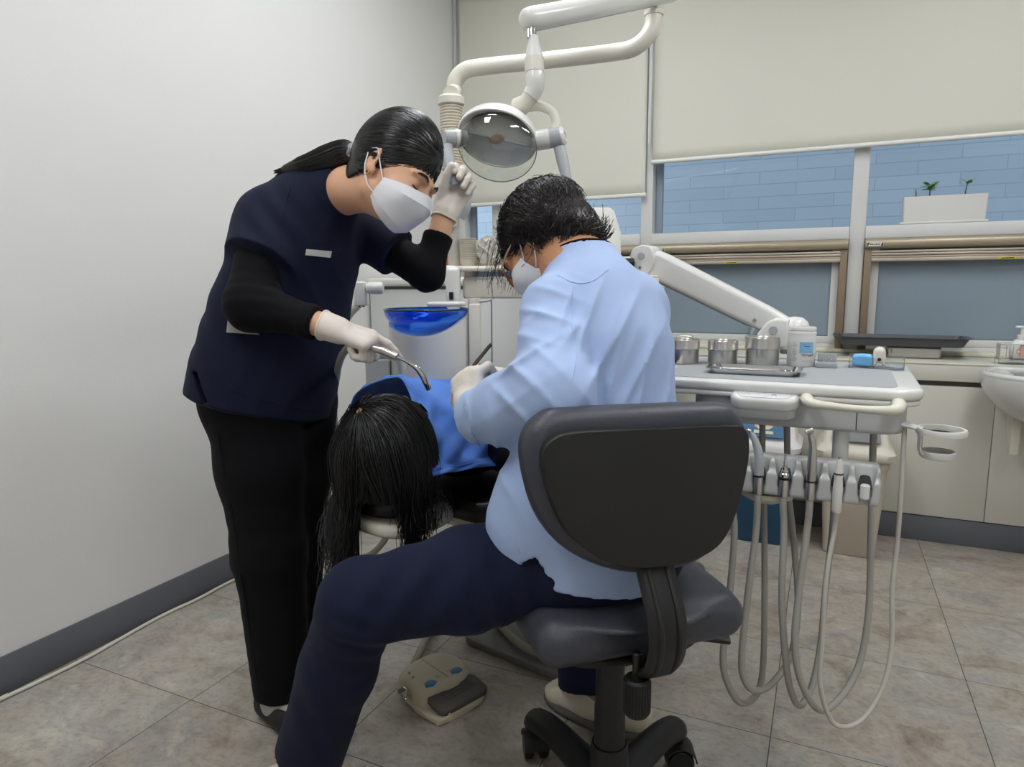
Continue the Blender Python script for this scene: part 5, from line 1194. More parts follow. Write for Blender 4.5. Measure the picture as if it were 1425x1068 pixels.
# ================================================================ small things around the cuspidor
shz = sc_[2]+.0085
cup_o = at(652, 371, 2.215); paper = mat('paper_cup', '#ddd5c6', .6, var=.03, vscale=60)
nth_ = ['topmost', 'second', 'third', 'fourth', 'fifth', 'sixth', 'seventh', 'eighth', 'ninth', 'tenth', 'lowest']
base0 = np.array([cup_o[0], cup_o[1], shz+.001])
pcup = None
for i in range(11):
    z_ = base0[2]+.0068*(10-i)
    if pcup is None:
        pcup = thing('paper_cup', 'x', 'cup', [base0[0], base0[1], z_], 'paper cups on the shelf')
        mb = MB(); lathe(mb, [(0.0, .002), (.0195, .002), (.020, 0), (.0215, .004), (.0265, .0175), (.0275, .018), (.0275, .0198), (.0262, .0198), (.0255, .0175), (.0200, .0035), (0, .0035)], [base0[0], base0[1], z_], (0, 0, 1), 28); obj('cup_body', mb, paper, pcup, smooth=60)
        c_ = pcup
    else:
        c_ = copy_tree(pcup); c_.location = (base0[0], base0[1], z_)
    c_['label'] = nth_[i]+' white paper cup of the stack on the cup shelf'
o = at(620, 372, 2.20); o[2] = shz
RBt = thing('red_bottle', 'small bottle with an orange-red cap beside the lamp pole', 'bottle', o)
fz = lambda y: at(620, y, 2.20)[2]
# it stands on the storage cabinet behind, so only its top shows
o2_ = aty(622, 366, 2.75); o2_[2] = 1.1055; RBt.location = o2_; ORG[RBt.name] = o2_
mb = MB(); lathe(mb, [(0, 0), (.017, 0), (.018, .003), (.018, .05), (.012, .06), (0, .06)], o2_, (0, 0, 1), 24); obj('body', mb, mat('dark_amber', '#6d4a3a', .3), RBt)
mb = MB(); lathe(mb, [(.015, .056), (.0165, .058), (.0165, .095), (.014, .098), (0, .098)], o2_, (0, 0, 1), 24); obj('cap', mb, mat('orange_red', '#d9542c', .35), RBt)
# crumpled clear bag, and white boxes behind the dentist
o = at(678, 352, 2.20); bagc = np.array([o[0], o[1], shz+.045])
S_ = SDF(bagc-.10, bagc+.10, .004); S_.ell(bagc, (.028, .035, .052), None, 0); S_.ell(bagc+[.012, 0, -.025], (.03, .04, .028), None, .01); S_.cut([0, 0, shz+.0035], (0, 0, -1))
S_.folds(bagc, .12, (.6, .3, .7), .010, .022, .6, 3, .7); S_.folds(bagc, .12, (-.7, .2, .6), .008, .017, .6, 9, .7)
obj('plastic_bag', S_.mesh(), mat('cellophane', '#e9e6dc', .10, trans=.55, ior=1.2), None, loc=bagc, smooth=30, label='crumpled clear plastic bag on the cup shelf beside the dentist\'s hair', cat='bag')
o = aty(876, 366, 2.74); o[2] = 1.1055
WB = thing('carton', 'small white carton on the storage cabinet behind the dentist\'s collar', 'box', o)
mb = MB(); abox(mb, (-.08, -.05, 0), (.082, .05, .072), .002); mb.xf(RV, o); obj('box', mb, mat('carton_white', '#d5d3ca', .6), WB)
mb = MB()
for k in range(3): abox(mb, (.050, -.0506, .014+.012*k), (.054, -.0502, .022+.012*k), 0)
mb.xf(RV, o); obj('print', mb, mat('print_grey', '#8c8a85', .6), WB)
o = aty(832, 325, 2.86); o[2] = 1.1055
MN = thing('white_housing', 'white plastic device with rounded corners behind the dentist\'s head', 'device', o)
hh = aty(822, 288, 2.80)[2]-1.1055
mb = MB(); prism(mb, [(-.08, .0), (.075, .0), (.098, hh*.35), (.097, hh*.62), (.065, hh*.95), (.045, hh), (-.08, hh)], .05, o+CF*[1, 1, 0]*.02, np.stack([RV[:, 0], EZ, -RV[:, 1]], 1), .008, 3); obj('shell', mb, WHITE, MN)
mb = MB(); rbox(mb, o+EZ*hh*.55-RV[:, 1]*.031, (.07, .002, .08), RV, .001); obj('face', mb, mat('device_grey', '#c8cacb', .3), MN)
o = at(873, 366, 2.10); mb = MB(); cyl(mb, o-RV[:, 0]*.09, o+RV[:, 0]*.02, .0145, seg=24); bh = thing('black_handle', 'black cylindrical grip beside the upper knuckle of the white arm', 'handle', o); obj('grip', mb, BLACKP, bh)
mb = MB(); cyl(mb, o-RV[:, 0]*.088-EZ*.0, [*(o-RV[:, 0]*.088)[:2], bm_b[2]+.0385], .008); obj('stalk', mb, BLACKP, bh)
# ================================================================ people: shared pieces
SKIN = mat('skin', '#d2a283', .48, bump=.03, bscale=350, var=.04, vscale=30)
SKIN2 = mat('skin_warm', '#c58f6c', .48, bump=.03, bscale=350, var=.05, vscale=30)
GLOVE = mat('latex_glove', '#ddd3c9', .42, bump=.10, bscale=220, var=.025, vscale=40)
MASKM = mat('white_mask', '#dfdfe2', .75, bump=.05, bscale=500)
HAIRB = mat('black_hair', '#0d0c0c', .34, spec=.6)
HAIRC = mat('dark_brown_hair', '#1b1413', .36, spec=.6)
NAVY = mat('navy_scrub_cloth', '#161a2e', .8, bump=.12, bscale=420, sheen=.03, var=.05, vscale=12, spec=.15)
NAVYT = mat('navy_trouser_cloth', '#181d33', .8, bump=.12, bscale=420, sheen=.03, var=.05, vscale=12, spec=.15)
BLACKC = mat('black_cloth', '#0e0e11', .85, bump=.12, bscale=420, sheen=.02, spec=.15)
COATM = mat('light_blue_cotton', '#9fb3d8', .75, bump=.07, bscale=380, sheen=.1, var=.02, vscale=14)
DRAPEM = mat('blue_drape_cloth', '#5384dc', .7, bump=.08, bscale=380, sheen=.1, var=.03, vscale=20)
SOCK = mat('grey_sock', '#8f8f8e', .9, bump=.3, bscale=300)
def hit(S, px, py, d0=.8, d1=2.2, off=.0):
    """where a sight line meets an SDF surface (and the outward normal there)"""
    v = CR*((px-712.5)/FPX)-CU*((py-534)/FPX)+CF
    def smp(p):
        q = (p-S.lo)/S.h; i = np.floor(q).astype(int)
        if np.any(i < 0) or np.any(i >= S.n-1): return .06
        f = q-i; D = S.D[i[0]:i[0]+2, i[1]:i[1]+2, i[2]:i[2]+2]
        D = D[0]*(1-f[0])+D[1]*f[0]; D = D[0]*(1-f[1])+D[1]*f[1]; return D[0]*(1-f[2])+D[1]*f[2]
    d = d0
    while d < d1:
        p = CAM+v*d
        if smp(p) < off: break
        d += .002
    e = .006; n = np.array([smp(p+np.eye(3)[i]*e)-smp(p-np.eye(3)[i]*e) for i in range(3)])
    return p, nrm(n+1e-9)
def patch(S, quad, n=6, m=4, lift=.0012, th=.0012):
    """a strip of cloth lying on an SDF surface, corners given as pixels (tl,tr,br,bl)"""
    G = []
    for i in range(n):
        row = []
        for j in range(m):
            u, v = i/(n-1), j/(m-1)
            a = [quad[0][k]*(1-u)*(1-v)+quad[1][k]*u*(1-v)+quad[2][k]*u*v+quad[3][k]*(1-u)*v for k in (0, 1)]
            p, nn = hit(S, *a); row.append(p+nn*lift)
        G.append(row)
    return sheet(MB(), np.array(G), th)
def seam(S, pts, r, m, par, name='seam', lift=.0006, d0=.8, d1=2.2):
    P = [hit(S, x, y, d0, d1) for x, y in catmull(np.array(pts, float), 7)]
    return obj(name, tube(MB(), [p+n*lift for p, n in P], r, 6), m, par, smooth=60)
def face_bits(par, g, M, closed_=True, brow='#2a1f1b'):
    bm = mat('eyebrow', brow, .7)
    for s in (-1, 1):
        P = [g(.015*s, .0955, .019), g(.026*s, .0945, .0245), g(.039*s, .0875, .0235), g(.048*s, .080, .018)]
        obj('eyebrow', tube(MB(), catmull(P, 5), [.0022, .0034, .0028, .0012], 8, flat=(M[:, 1], .6)), bm, par, smooth=60)
        P = [g(.021*s, .0845, -.004), g(.027*s, .0868, -.0068), g(.034*s, .0862, -.0070), g(.041*s, .0825, -.0045)]
        obj('eyelash', tube(MB(), catmull(P, 5), [.0008, .0014, .0015, .0010], 6), bm, par, smooth=60)
def mask_mesh(g, wide=1.0):
    """folded face mask: left cheek, front, right cheek"""
    def sym(r): return [(-x, y, z) for x, y, z in r]+[(x, y, z) for x, y, z in r[::-1][1:]]
    up = sym([(.071, .034, -.022), (.058, .073, -.015), (.031, .096, -.010), (0, .106, -.005)])
    mu = sym([(.073, .033, -.036), (.060, .080, -.034), (.034, .106, -.032), (0, .118, -.029)])
    ml = sym([(.073, .030, -.048), (.060, .075, -.050), (.032, .100, -.050), (0, .114, -.051)])
    lo = sym([(.070, .027, -.062), (.058, .054, -.077), (.034, .076, -.089), (0, .084, -.093)])
    un = sym([(.065, .022, -.068), (.052, .038, -.088), (.028, .056, -.101), (0, .061, -.105)])
    rows = []
    for r in (up, mu, ml, lo, un): rows.append(catmull([g(x*wide, y, z) for x, y, z in r], 5))
    R = np.array(rows); out = []
    for a, b in zip(R[:-1], R[1:]):
        for t in (0, .33, .66): out.append(a*(1-t)+b*t)
    out.append(R[-1])
    return sheet(MB(), np.array(out), .0016)
def ear_loops(par, g, sides=(1, -1)):
    for s in sides:
        P = [g(.069*s, .033, -.028), g(.0765*s, .012, .000), g(.0815*s, -.006, .024), g(.079*s, -.024, .020)]
        obj('ear_loop', tube(MB(), catmull(P, 5), .0015, 6), MASKM, par)
        P = [g(.065*s, .025, -.059), g(.0745*s, .008, -.050), g(.080*s, -.014, -.022), g(.079*s, -.026, .010)]
        obj('ear_loop', tube(MB(), catmull(P, 5), .0015, 6), MASKM, par)
# ================================================================ the standing assistant
def assistant():
    M = head_frame(cam_dir(.81, -.45, -.36), cam_dir(.42, .90, .03)); Hc = at(519, 219, 1.41)-M@np.array([.080, -.008, .004])
    TF = cam_dir(.80, -.20, -.56); TX_ = cam_dir(-.57, .0, -.82)
    J = dict(chest=at(430, 296, 1.625), mid=at(416, 355, 1.63), waist=at(391, 445, 1.65), hip=at(372, 525, 1.66), hem=at(366, 560, 1.665))
    shR, elR, wrR = at(372, 306, 1.57), at(350, 424, 1.475), at(457, 455, 1.445)
    shL, elL, wrL = at(490, 312, 1.735), at(594, 381, 1.69), at(620, 296, 1.715)
    lo = np.array([-1.62, .85, -.01]); hi = np.array([-.60, 1.75, 1.62])
    hR = dict(fwd=cam_dir(.88, -.30, .18), palm=cam_dir(-.22, -.80, .45))
    hL = dict(fwd=cam_dir(.40, .86, .22), palm=cam_dir(.25, .12, -.95))
    def side(f, p, want): return 1 if np.cross(nrm(f), nrm(p))@want > 0 else -1
    sR = side(hR['fwd'], hR['palm'], CF+CU*.3); sL = side(hL['fwd'], hL['palm'], -CR+CU*.3)
    def hands(S, off, which):
        if 'R' in which: hand(S, wrR+hR['fwd']*.008, hR['fwd'], hR['palm'], sR, [(16, 14, 8), (66, 88, 60), (72, 92, 62), (76, 92, 62)], .10, (.30, .60, .35, .4), .93, off)
        if 'L' in which: hand(S, wrL, hL['fwd'], hL['palm'], sL, [(48, 66, 40), (55, 72, 45), (60, 75, 45), (62, 75, 45)], .06, (.30, .65, .3, .4), .93, off)
    foot = {}
    # ---- body
    S = SDF(lo, hi, .0045)
    g = head(S, Hc, M)
    S.chain([at(464, 280, 1.60), at(486, 264, 1.55), Hc+M@np.array([0, -.020, -.045])], [.046, .046, .048], .03)
    S.chain([J['chest'], J['mid'], J['waist'], J['hip']], [.10, .115, .105, .125], .05, flat=(TF, 1.3))
    S.cone(J['chest'], shR, .075, .05, .04); S.cone(J['chest'], shL, .075, .05, .04)
    S.chain([shR, elR, wrR], [.047, .040, .025], .02); S.chain([shL, elL, wrL], [.045, .037, .025], .02)
    legs = {'R': [at(356, 560, 1.63), at(374, 775, 1.655), at(390, 958, 1.685)], 'L': [at(408, 562, 1.74), at(406, 780, 1.77), at(416, 930, 1.80)]}
    for q in 'RL':
        S.chain(legs[q], [.085, .058, .040], .04); a = legs[q][2]; t = nrm([TF[0], TF[1], 0])
        S.cone([a[0], a[1], .045], np.array([a[0], a[1], .03])+t*.15, .035, .026, .02)
    hands(S, -.003, 'RL')
    W = obj('person', S.mesh(), SKIN, None, loc=np.array([-1.2, 1.2, 0]), smooth=180, label='person in navy scrubs and white mask standing bent forward, black hair in a ponytail', cat='person')
    face_bits(W, g, M)
    obj('mask', mask_mesh(g), MASKM, W, smooth=22); ear_loops(W, g)
    er = g(.079, -.004, -.030); obj('earring', tube(MB(), [er+M@np.array([0, .004*math.cos(t), .005*math.sin(t)]) for t in np.linspace(0, 2*PI, 16)], .0009, 6, caps=False), mat('gold', '#c9a25a', .2, 1), W)
    # ---- gloves
    S = SDF(np.minimum(wrR-.05, wrR+hR['fwd']*.2-.10), np.maximum(wrR+.05, wrR+hR['fwd']*.2+.10), .0016); hands(S, .0008, 'R')
    fw = nrm(wrR-elR); S.cone(wrR-fw*.010, wrR+hR['fwd']*.02, .0315, .029, .008, clip=[(wrR-fw*.012, -fw)]); obj('glove', S.mesh(), GLOVE, W, smooth=180)
    S = SDF(np.minimum(wrL-.07, wrL+hL['fwd']*.2-.10), np.maximum(wrL+.07, wrL+hL['fwd']*.2+.10), .0016); hands(S, .0008, 'L')
    fl = nrm(wrL-elL); c0 = wrL-fl*.016; S.chain([c0, wrL, wrL+hL['fwd']*.03], [.030, .030, .027], .008, clip=[(c0, -fl)]); obj('glove', S.mesh(), GLOVE, W, smooth=180)
    for c_, a_, r_ in ((wrR-fw*.011, fw, .0315), (wrL-fl*.017, fl, .0305)):
        Fm = frame_z(a_); obj('glove_cuff', tube(MB(), [c_+Fm@np.array([r_*math.cos(t), r_*math.sin(t), .0015*math.sin(3*t)]) for t in np.linspace(0, 2*PI, 40)], .0024, 8, caps=False), mat('glove_bead', '#e3dcc8', .45), W)
    # ---- black long sleeves
    S = SDF(np.minimum(shR, np.minimum(elR, wrR))-.1, np.maximum(shR, np.maximum(elR, wrR))+.1, .004)
    cu = wrR-nrm(wrR-elR)*.036
    S.chain([shR, elR], [.055, .054], .02); S.chain([elR, cu, wrR], [.053, .031, .028], .03, clip=[(cu, fw)])
    S.folds(elR, .10, nrm(elR-shR), .0035, .030, .3, 1); S.folds((elR+wrR)/2, .08, fw, .0022, .028, .5, 2); obj('undershirt_sleeve', relax(S.mesh(), 1), BLACKC, W, smooth=180)
    S = SDF(np.minimum(shL, np.minimum(elL, wrL))-.1, np.maximum(shL, np.maximum(elL, wrL))+.1, .004)
    cu = wrL-fl*.068
    S.chain([shL, elL], [.05, .043], .02); S.chain([elL, cu, wrL], [.042, .033, .03], .02, clip=[(cu, fl)])
    S.folds(elL, .08, nrm(elL-shL), .002, .03, .4, 3); obj('undershirt_sleeve', relax(S.mesh(), 1), BLACKC, W, smooth=180)
    # ---- trousers
    S = SDF([-1.60, .85, .03], [-.85, 1.72, .95], .005)
    S.ell(at(374, 545, 1.67), (.165, .13, .12), np.stack([TX_, np.cross(EZ, TX_), EZ], 1), 0)
    S.chain([at(353, 560, 1.63), at(363, 650, 1.64), at(375, 770, 1.655), at(393, 966, 1.69)], [.112, .098, .082, .067], .035, clip=[(at(390, 962, 1.69), (0.0, 0, -1))])
    S.chain([at(410, 562, 1.74), at(408, 650, 1.75), at(405, 770, 1.77), at(416, 935, 1.80)], [.108, .095, .078, .066], .03, clip=[(at(416, 928, 1.80), (0, 0, -1))])
    S.folds(at(385, 780, 1.66), .16, (0, .2, 1), .003, .06, .5, 4); S.folds(at(385, 620, 1.66), .12, nrm(CR+EZ*.6), .003, .05, .5, 5); S.folds(at(395, 920, 1.7), .12, (0.2, 0, 1), .003, .045, .6, 6)
    tr = obj('trousers', relax(S.mesh(), 1), BLACKC, W, smooth=180)
    pts = [hit(S, x, y)[0] for x, y in ((300, 548), (303, 600), (313, 660), (326, 730), (336, 800), (348, 880), (358, 945))]
    obj('side_seam', tube(MB(), catmull(pts, 6), .0018, 6), BLACKC, tr, smooth=60)
    # ---- scrub top
    S = SDF([-1.62, .85, .68], [-.72, 1.80, 1.45], .0045)
    axd = nrm(J['hem']-J['chest'])
    cl = [(J['hem'], axd)]
    S.chain([J['chest'], J['mid'], J['waist'], J['hip'], J['hem']+axd*.05], [.100, .148, .166, .176, .188], .05, flat=(TF, 1.32), clip=cl)
    S.cone(J['chest'], at(463, 272, 1.585), .09, .066, .04); S.cone(J['chest']+axd*.025, shR, .085, .062, .05); S.cone(J['chest']+axd*.01, shL, .08, .062, .05)
    
    aR = nrm(elR-shR); eR = at(360, 362, 1.51); S.cone(shR, eR+aR*.04, .064, .080, .03, clip=[(eR, nrm(aR*.9-CR*.30))])
    aL = nrm(elL-shL); eL = at(552, 353, 1.705); S.cone(shL, eL+aL*.04, .062, .064, .03, clip=[(eL, aL)])
    nk = at(490, 258, 1.555); S.ell(nk+nrm(Hc-nk)*.028, (.054, .054, .050), head_frame(cam_dir(.9, .1, -.4), nrm(Hc-nk)), .01, op='s')
    S.folds(at(480, 420, 1.55), .15, nrm(CR*.9+CU*.5), .007, .06, .45, 7, .8); S.folds(at(420, 520, 1.5), .15, nrm(CR*.8-CU*.5), .006, .06, .5, 8, .8)
    S.folds(at(380, 330, 1.5), .12, nrm(CR*.75+CU*.65), .005, .05, .45, 9); S.folds(at(300, 470, 1.6), .13, nrm(CR*.9+CU*.4), .005, .06, .45, 10); S.folds(at(500, 330, 1.6), .1, nrm(CR*.9-CU*.4), .005, .045, .4, 11)
    # slit at the side
    sl = hit(S, 276, 540)[0]; S.box(sl, (.007, .03, .035), np.stack([nrm(CR+CU*.4), CF, CU], 1), rd=.002, k=.006, op='s')
    top = obj('scrub_top', relax(S.mesh(), 1), NAVY, W, smooth=180)
    obj('pocket_label', patch(S, ((426, 347), (461, 350), (459, 359), (424.5, 355)), lift=.002), mat('pale_label', '#b9b9b4', .7), top, label='pale grey strip on the chest pocket')
    seam(S, ((322, 337), (350, 353), (382, 372)), .0013, NAVY, top, 'sleeve_seam'); seam(S, ((292, 531), (330, 546), (370, 558), (410, 567), (448, 572)), .0013, NAVY, top, 'hem_seam')
    seam(S, ((404, 262), (396, 290), (391, 320), (390, 345)), .0015, NAVY, top, 'armhole_seam'); seam(S, ((423, 342), (424, 339), (462, 342), (462, 345)), .0010, NAVY, top, 'pocket_seam')
    obj('side_trim', patch(S, ((318, 446), (340, 456), (362, 466), (316, 463)), lift=.003), mat('pale_trim', '#a9a9a0', .7), top, label='pale grey trim at the waist')
    # ---- shoes and socks
    for q, s_ in (('R', 1), ('L', -1)):
        a = legs[q][2]; t = nrm([TF[0], TF[1], 0]); base = np.array([a[0], a[1], 0]); n_ = np.array([-t[1], t[0], 0])
        S = SDF(base-[.25, .25, .005], base+[.25, .25, .16], .004)
        S.chain([base+EZ*.11, base+EZ*.055, base+t*.08+EZ*.045], [.046, .044, .036], .02); obj('sock', S.mesh(), mat('light_sock', '#b3b1ad', .9, bump=.3, bscale=300), W, smooth=180)
        S = SDF(base-[.3, .3, .005], base+[.3, .3, .12], .004)
        S.chain([base-t*.035+EZ*.042, base+t*.05+EZ*.036, base+t*.165+EZ*.030], [.046, .046, .040], .02); S.cut([0, 0, .002], (0, 0, -1)); S.cut(base+EZ*.068, (0, 0, 1)); S.cone(base+EZ*.05, base+EZ*.12, .036, .040, .01, op='s')
        obj('shoe', relax(S.mesh(), 1), mat('charcoal_shoe', '#232323', .6, bump=.05, bscale=200), W, smooth=180)
    # ---- hair
    S = SDF(Hc-.22, Hc+.22, .003)
    S.ell(g(0, -.018, .046), (.083, .102, .108), M, 0); S.cone(g(0, -.055, .01), g(0, -.066, -.020), .060, .045, .02)
    S.ell(g(0, .118, -.045), (.086, .070, .086), M, .010, op='s'); S.box(g(0, .07, -.10), (.12, .085, .10), M, rd=.03, k=.015, op='s')
    for s in (-1, 1): S.ell(g(.086*s, .002, -.014), (.022, .026, .040), M, .006, op='s'); S.ell(g(.075*s, .045, -.040), (.03, .04, .042), M, .008, op='s')
    S.cut(g(0, -.06, -.040), M@np.array([0, .55, -1]))
    hair = obj('hair', relax(S.mesh(), 1), HAIRB, W, smooth=180)
    tie = g(-.0, -.128, .016)
    st = MB(); r_ = np.random.default_rng(3); paths = []
    hv = np.array([v.co for v in hair.data.vertices])+ORG[hair.name]; hv = (hv-Hc)@M
    ee = (((hv-[0, -.018, .046])/[.083, .102, .108])**2).sum(1); hv = hv[(ee > .80) & (hv[:, 1] > -.115)]
    b = np.array([0, -.113, .018])
    for i in r_.choice(len(hv), 1500):
        a = hv[i]; P = []
        bb = b+r_.normal(size=3)*.005
        for t in np.linspace(0, 1, 15):
            q = a*(1-t)+bb*t; d = q-np.array([0, -.018, .046]); k = 1/max(1e-6, math.sqrt((d[0]/.0838)**2+(d[1]/.1028)**2+(d[2]/.1088)**2))
            P.append(g(*(np.array([0, -.018, .046])+d*(k if t < .93 else min(k, 1)))))
        paths.append(P)
    strands(st, paths, .00085, 4); obj('hair_strands', st, HAIRB, hair, smooth=180)
    tx0 = M[:, 1]; tail = [tie, at(474, 213, 1.545), at(452, 222, 1.55), at(424, 231, 1.56), at(393, 237, 1.565)]
    T = catmull(tail, 8); S = SDF(T.min(0)-.06, T.max(0)+.06, .003)
    rr = np.interp(np.linspace(0, 1, len(T)), [0, .15, .5, .8, 1], [.013, .021, .023, .017, .005])
    for i in range(len(T)-1): S.cone(T[i], T[i+1], rr[i], rr[i+1], .01, flat=(CF, 1.25))
    pt = obj('ponytail', relax(S.mesh(), 1), HAIRB, W, smooth=180)
    st = MB(); paths = []
    Tn = np.gradient(T, axis=0); Tn /= np.linalg.norm(Tn, axis=1)[:, None]
    for i in range(420):
        a_ = r_.uniform(0, 2*PI); rad = r_.uniform(1.02, 1.32); L = r_.uniform(.75, 1.08); P = []
        for j in range(int(len(T)*min(1, L))):
            n1 = nrm(np.cross(Tn[j], CF)); n2 = np.cross(Tn[j], n1)
            P.append(T[j]+(n1*math.cos(a_)+n2*math.sin(a_)/1.2)*rr[j]*rad)
        if L > 1: P.append(P[-1]+Tn[-1]*(L-1)*.25-EZ*.004)
        paths.append(P)
    strands(st, paths, .0008, 4); obj('hair_strands', st, HAIRB, pt, smooth=180)
    Fm = frame_z(nrm(tail[1]-tie)); mb = MB(); tube(mb, [tie+Fm@np.array([.015*math.cos(t), .015*math.sin(t), .003*math.sin(5*t)]) for t in np.linspace(0, 2*PI, 40)], .006, 8, caps=False)
    obj('hair_tie', mb, mat('grey_scrunchie', '#9a969b', .8, bump=.3, bscale=200), W, smooth=60)
    # ---- suction tip in the right hand
    S_t = wrR+hR['fwd']*.055
    a0 = at(516, 484, 1.455); a1 = at(533, 488, 1.45); a2 = at(553, 497, 1.44)
    t = thing('suction_tip', 'curved steel suction tip with a grey hose held by the person in navy', 'suction handpiece', a1)
    mb = MB(); tube(mb, [at(506, 482, 1.46), a0, a1, a2], [.007, .0085, .0092, .0075], 16); obj('grip', mb, STEEL, t, smooth=60)
    mb = MB(); tube(mb, catmull([a2, at(566, 503, 1.44), at(579, 511, 1.44), at(588, 522, 1.445), at(593, 533, 1.45), at(596, 541, 1.46)], 6), [.0042, .0042, .006, .0078, .0075, .007], 14); obj('tip', mb, CHROME, t, smooth=60)
    mb = MB(); P = [at(505, 482, 1.46), at(492, 482, 1.50), at(483, 486, 1.54), at(474, 500, 1.60), at(467, 530, 1.72), at(465, 575, 1.78), at(468, 612, 1.80), at(466, 650, 1.80), at(455, 690, 1.80), at(448, 730, 1.80), at(455, 760, 1.80), at(480, 775, 1.80), at(512, 774, 1.78), at(535, 752, 1.76), at(545, 722, 1.76), at(548, 690, 1.80), at(552, 655, 1.93)]
    tube(mb, catmull(P, 8), .0085, 12); obj('hose', mb, HOSE, t, smooth=60)
    return W
# ================================================================ the seated dentist
def dentist():
    M = head_frame(cam_dir(-.56, -.69, .45), cam_dir(-.57, .71, .40)); Hc = at(757, 338, 1.38); HS = .95
    BK = nrm(CF*.93-CR*.36); BK = nrm([BK[0], BK[1], 0])           # the way the trunk faces
    shL, elL, wrL = at(772, 432, 1.225), at(770, 552, 1.105), at(655, 583, 1.29)
    shR, elR, wrR = at(872, 436, 1.36), at(850, 520, 1.52), at(705, 532, 1.47)
    lo = np.array([-1.12, .78, -.01]); hi = np.array([-.10, 1.75, 1.36])
    fL = dict(fwd=cam_dir(-.10, .93, .25), palm=cam_dir(.55, .0, .80)); fR = dict(fwd=cam_dir(-.93, .15, .0), palm=cam_dir(-.05, -.75, .5))
    side = lambda f, p, want: 1 if np.cross(nrm(f), nrm(p))@want > 0 else -1
    sL = side(fL['fwd'], fL['palm'], CR); sR = side(fR['fwd'], fR['palm'], -CF+CU*.3)
    def hands(S, off, w):
        if 'L' in w: hand(S, wrL+CU*.006, fL['fwd'], fL['palm'], sL, [(62, 62, 30), (72, 70, 40), (76, 72, 40), (78, 72, 40)], .06, (.15, .85, .35, .4), .90, off)
        if 'R' in w: hand(S, wrR, fR['fwd'], fR['palm'], sR, [(45, 45, 25), (60, 60, 40), (66, 66, 40), (70, 70, 40)], .06, (.25, .6, .35, .4), .90, off)
    T = [at(824, 432, 1.285), at(832, 490, 1.265), at(836, 590, 1.255), at(826, 700, 1.25), at(820, 765, 1.25)]
    hipL, knL, anL = at(792, 778, 1.225), at(500, 838, 1.235), at(432, 1046, 1.41)
    hipR, knR, anR = at(868, 768, 1.35), at(812, 800, 1.74), at(822, 964, 1.70)
    S = SDF(lo, hi, .0045)
    g = head(S, Hc, M, HS)
    S.chain([T[0], at(810, 375, 1.31), Hc+M@np.array([0, -.025, -.045])], [.07, .057, .054], .03)
    S.chain(T, [.10, .12, .115, .12, .125], .05, flat=(BK, 1.25)); S.cone(T[0], shL, .075, .05, .04); S.cone(T[0], shR, .075, .05, .04)
    S.chain([shL, elL, wrL], [.046, .040, .026], .02); S.chain([shR, elR, wrR], [.046, .040, .026], .02)
    S.chain([hipL, knL, anL], [.075, .055, .038], .04); S.chain([hipR, knR, anR], [.075, .055, .038], .04)
    for a, t, o_ in ((anL-CR*[.010, .010, 0], nrm([-.55, -.45, 0]), 0), (anR, nrm((CR*-.76+CF*.55)*[1, 1, 0]), 1)):
        b_ = np.array([a[0], a[1], .048])+o_*(CR*[.045, .045, 0]-CF*[.03, .03, 0]); S.cone(a, b_, .036, .034, .02); S.cone(b_, b_+t*.13-EZ*.012, .034, .024, .02)
    hands(S, -.003, 'LR')
    Dn = obj('person', S.mesh(), SKIN2, None, loc=np.array([HUB[0], HUB[1], .53]), smooth=180, label='person with short curly hair in a light blue coat sitting on the stool', cat='person')
    face_bits(Dn, g, M)
    obj('mask', mask_mesh(g), MASKM, Dn, smooth=22); ear_loops(Dn, g)
    # gloves
    S = SDF(wrL-[.10, .10, .07], wrL+[.10, .10, .19], .0016); hands(S, .0008, 'L'); fw = nrm(wrL-elL)
    S.cone(wrL-fw*.02, wrL+fL['fwd']*.03, .032, .030, .01, clip=[(wrL-fw*.02, -fw)]); obj('glove', S.mesh(), GLOVE, Dn, smooth=180)
    Fm = frame_z(fw); obj('glove_cuff', tube(MB(), [wrL-fw*.02+Fm@np.array([.032*math.cos(t), .032*math.sin(t), .001*math.sin(3*t)]) for t in np.linspace(0, 2*PI, 40)], .0022, 8, caps=False), mat('glove_bead', '#e3dcc8', .45), Dn)
    S = SDF(wrR-[.19, .12, .1], wrR+[.08, .12, .1], .0018); hands(S, .0008, 'R'); S.cone(wrR-fR['fwd']*.03, wrR+fR['fwd']*.03, .030, .029, .01); obj('glove', S.mesh(), GLOVE, Dn, smooth=180)
    # trousers
    S = SDF([-1.15, .72, .03], [-.12, 1.75, .78], .005)
    S.ell(at(832, 765, 1.26), (.17, .135, .105), np.stack([nrm([-BK[1], BK[0], 0]), BK, EZ], 1), 0)
    S.chain([hipL+CU*.005, at(650, 806, 1.225), knL+CR*.012], [.094, .086, .076], .04); kl = nrm(anL-knL)
    S.chain([knL, at(470, 930, 1.315), anL+kl*.05], [.074, .071, .072], .03, clip=[(anL+kl*.012, nrm(kl*.8-EZ*.35+CR*-.25))])
    kr = nrm(anR-knR); S.chain([hipR, knR], [.092, .074], .04); S.chain([knR, anR+kr*.04], [.072, .082], .03, clip=[(anR-kr*.015, kr)])
    S.folds(at(590, 830, 1.2), .17, nrm(CR*.75-CU*.55), .006, .062, .35, 21); S.folds(at(500, 870, 1.22), .10, nrm(CR*.3+CU*.95), .006, .045, .35, 22); S.folds(at(700, 800, 1.18), .13, nrm(CR*.9+CU*.3), .006, .05, .4, 23); S.folds(at(460, 960, 1.3), .13, nrm(CR*.9+CU*.25), .004, .07, .4, 24)
    obj('trousers', relax(S.mesh(), 1), NAVYT, Dn, smooth=180)
    # coat
    S = SDF([-.80, .85, .42], [-.08, 1.72, 1.28], .004)
    hemp = at(800, 805, 1.20)
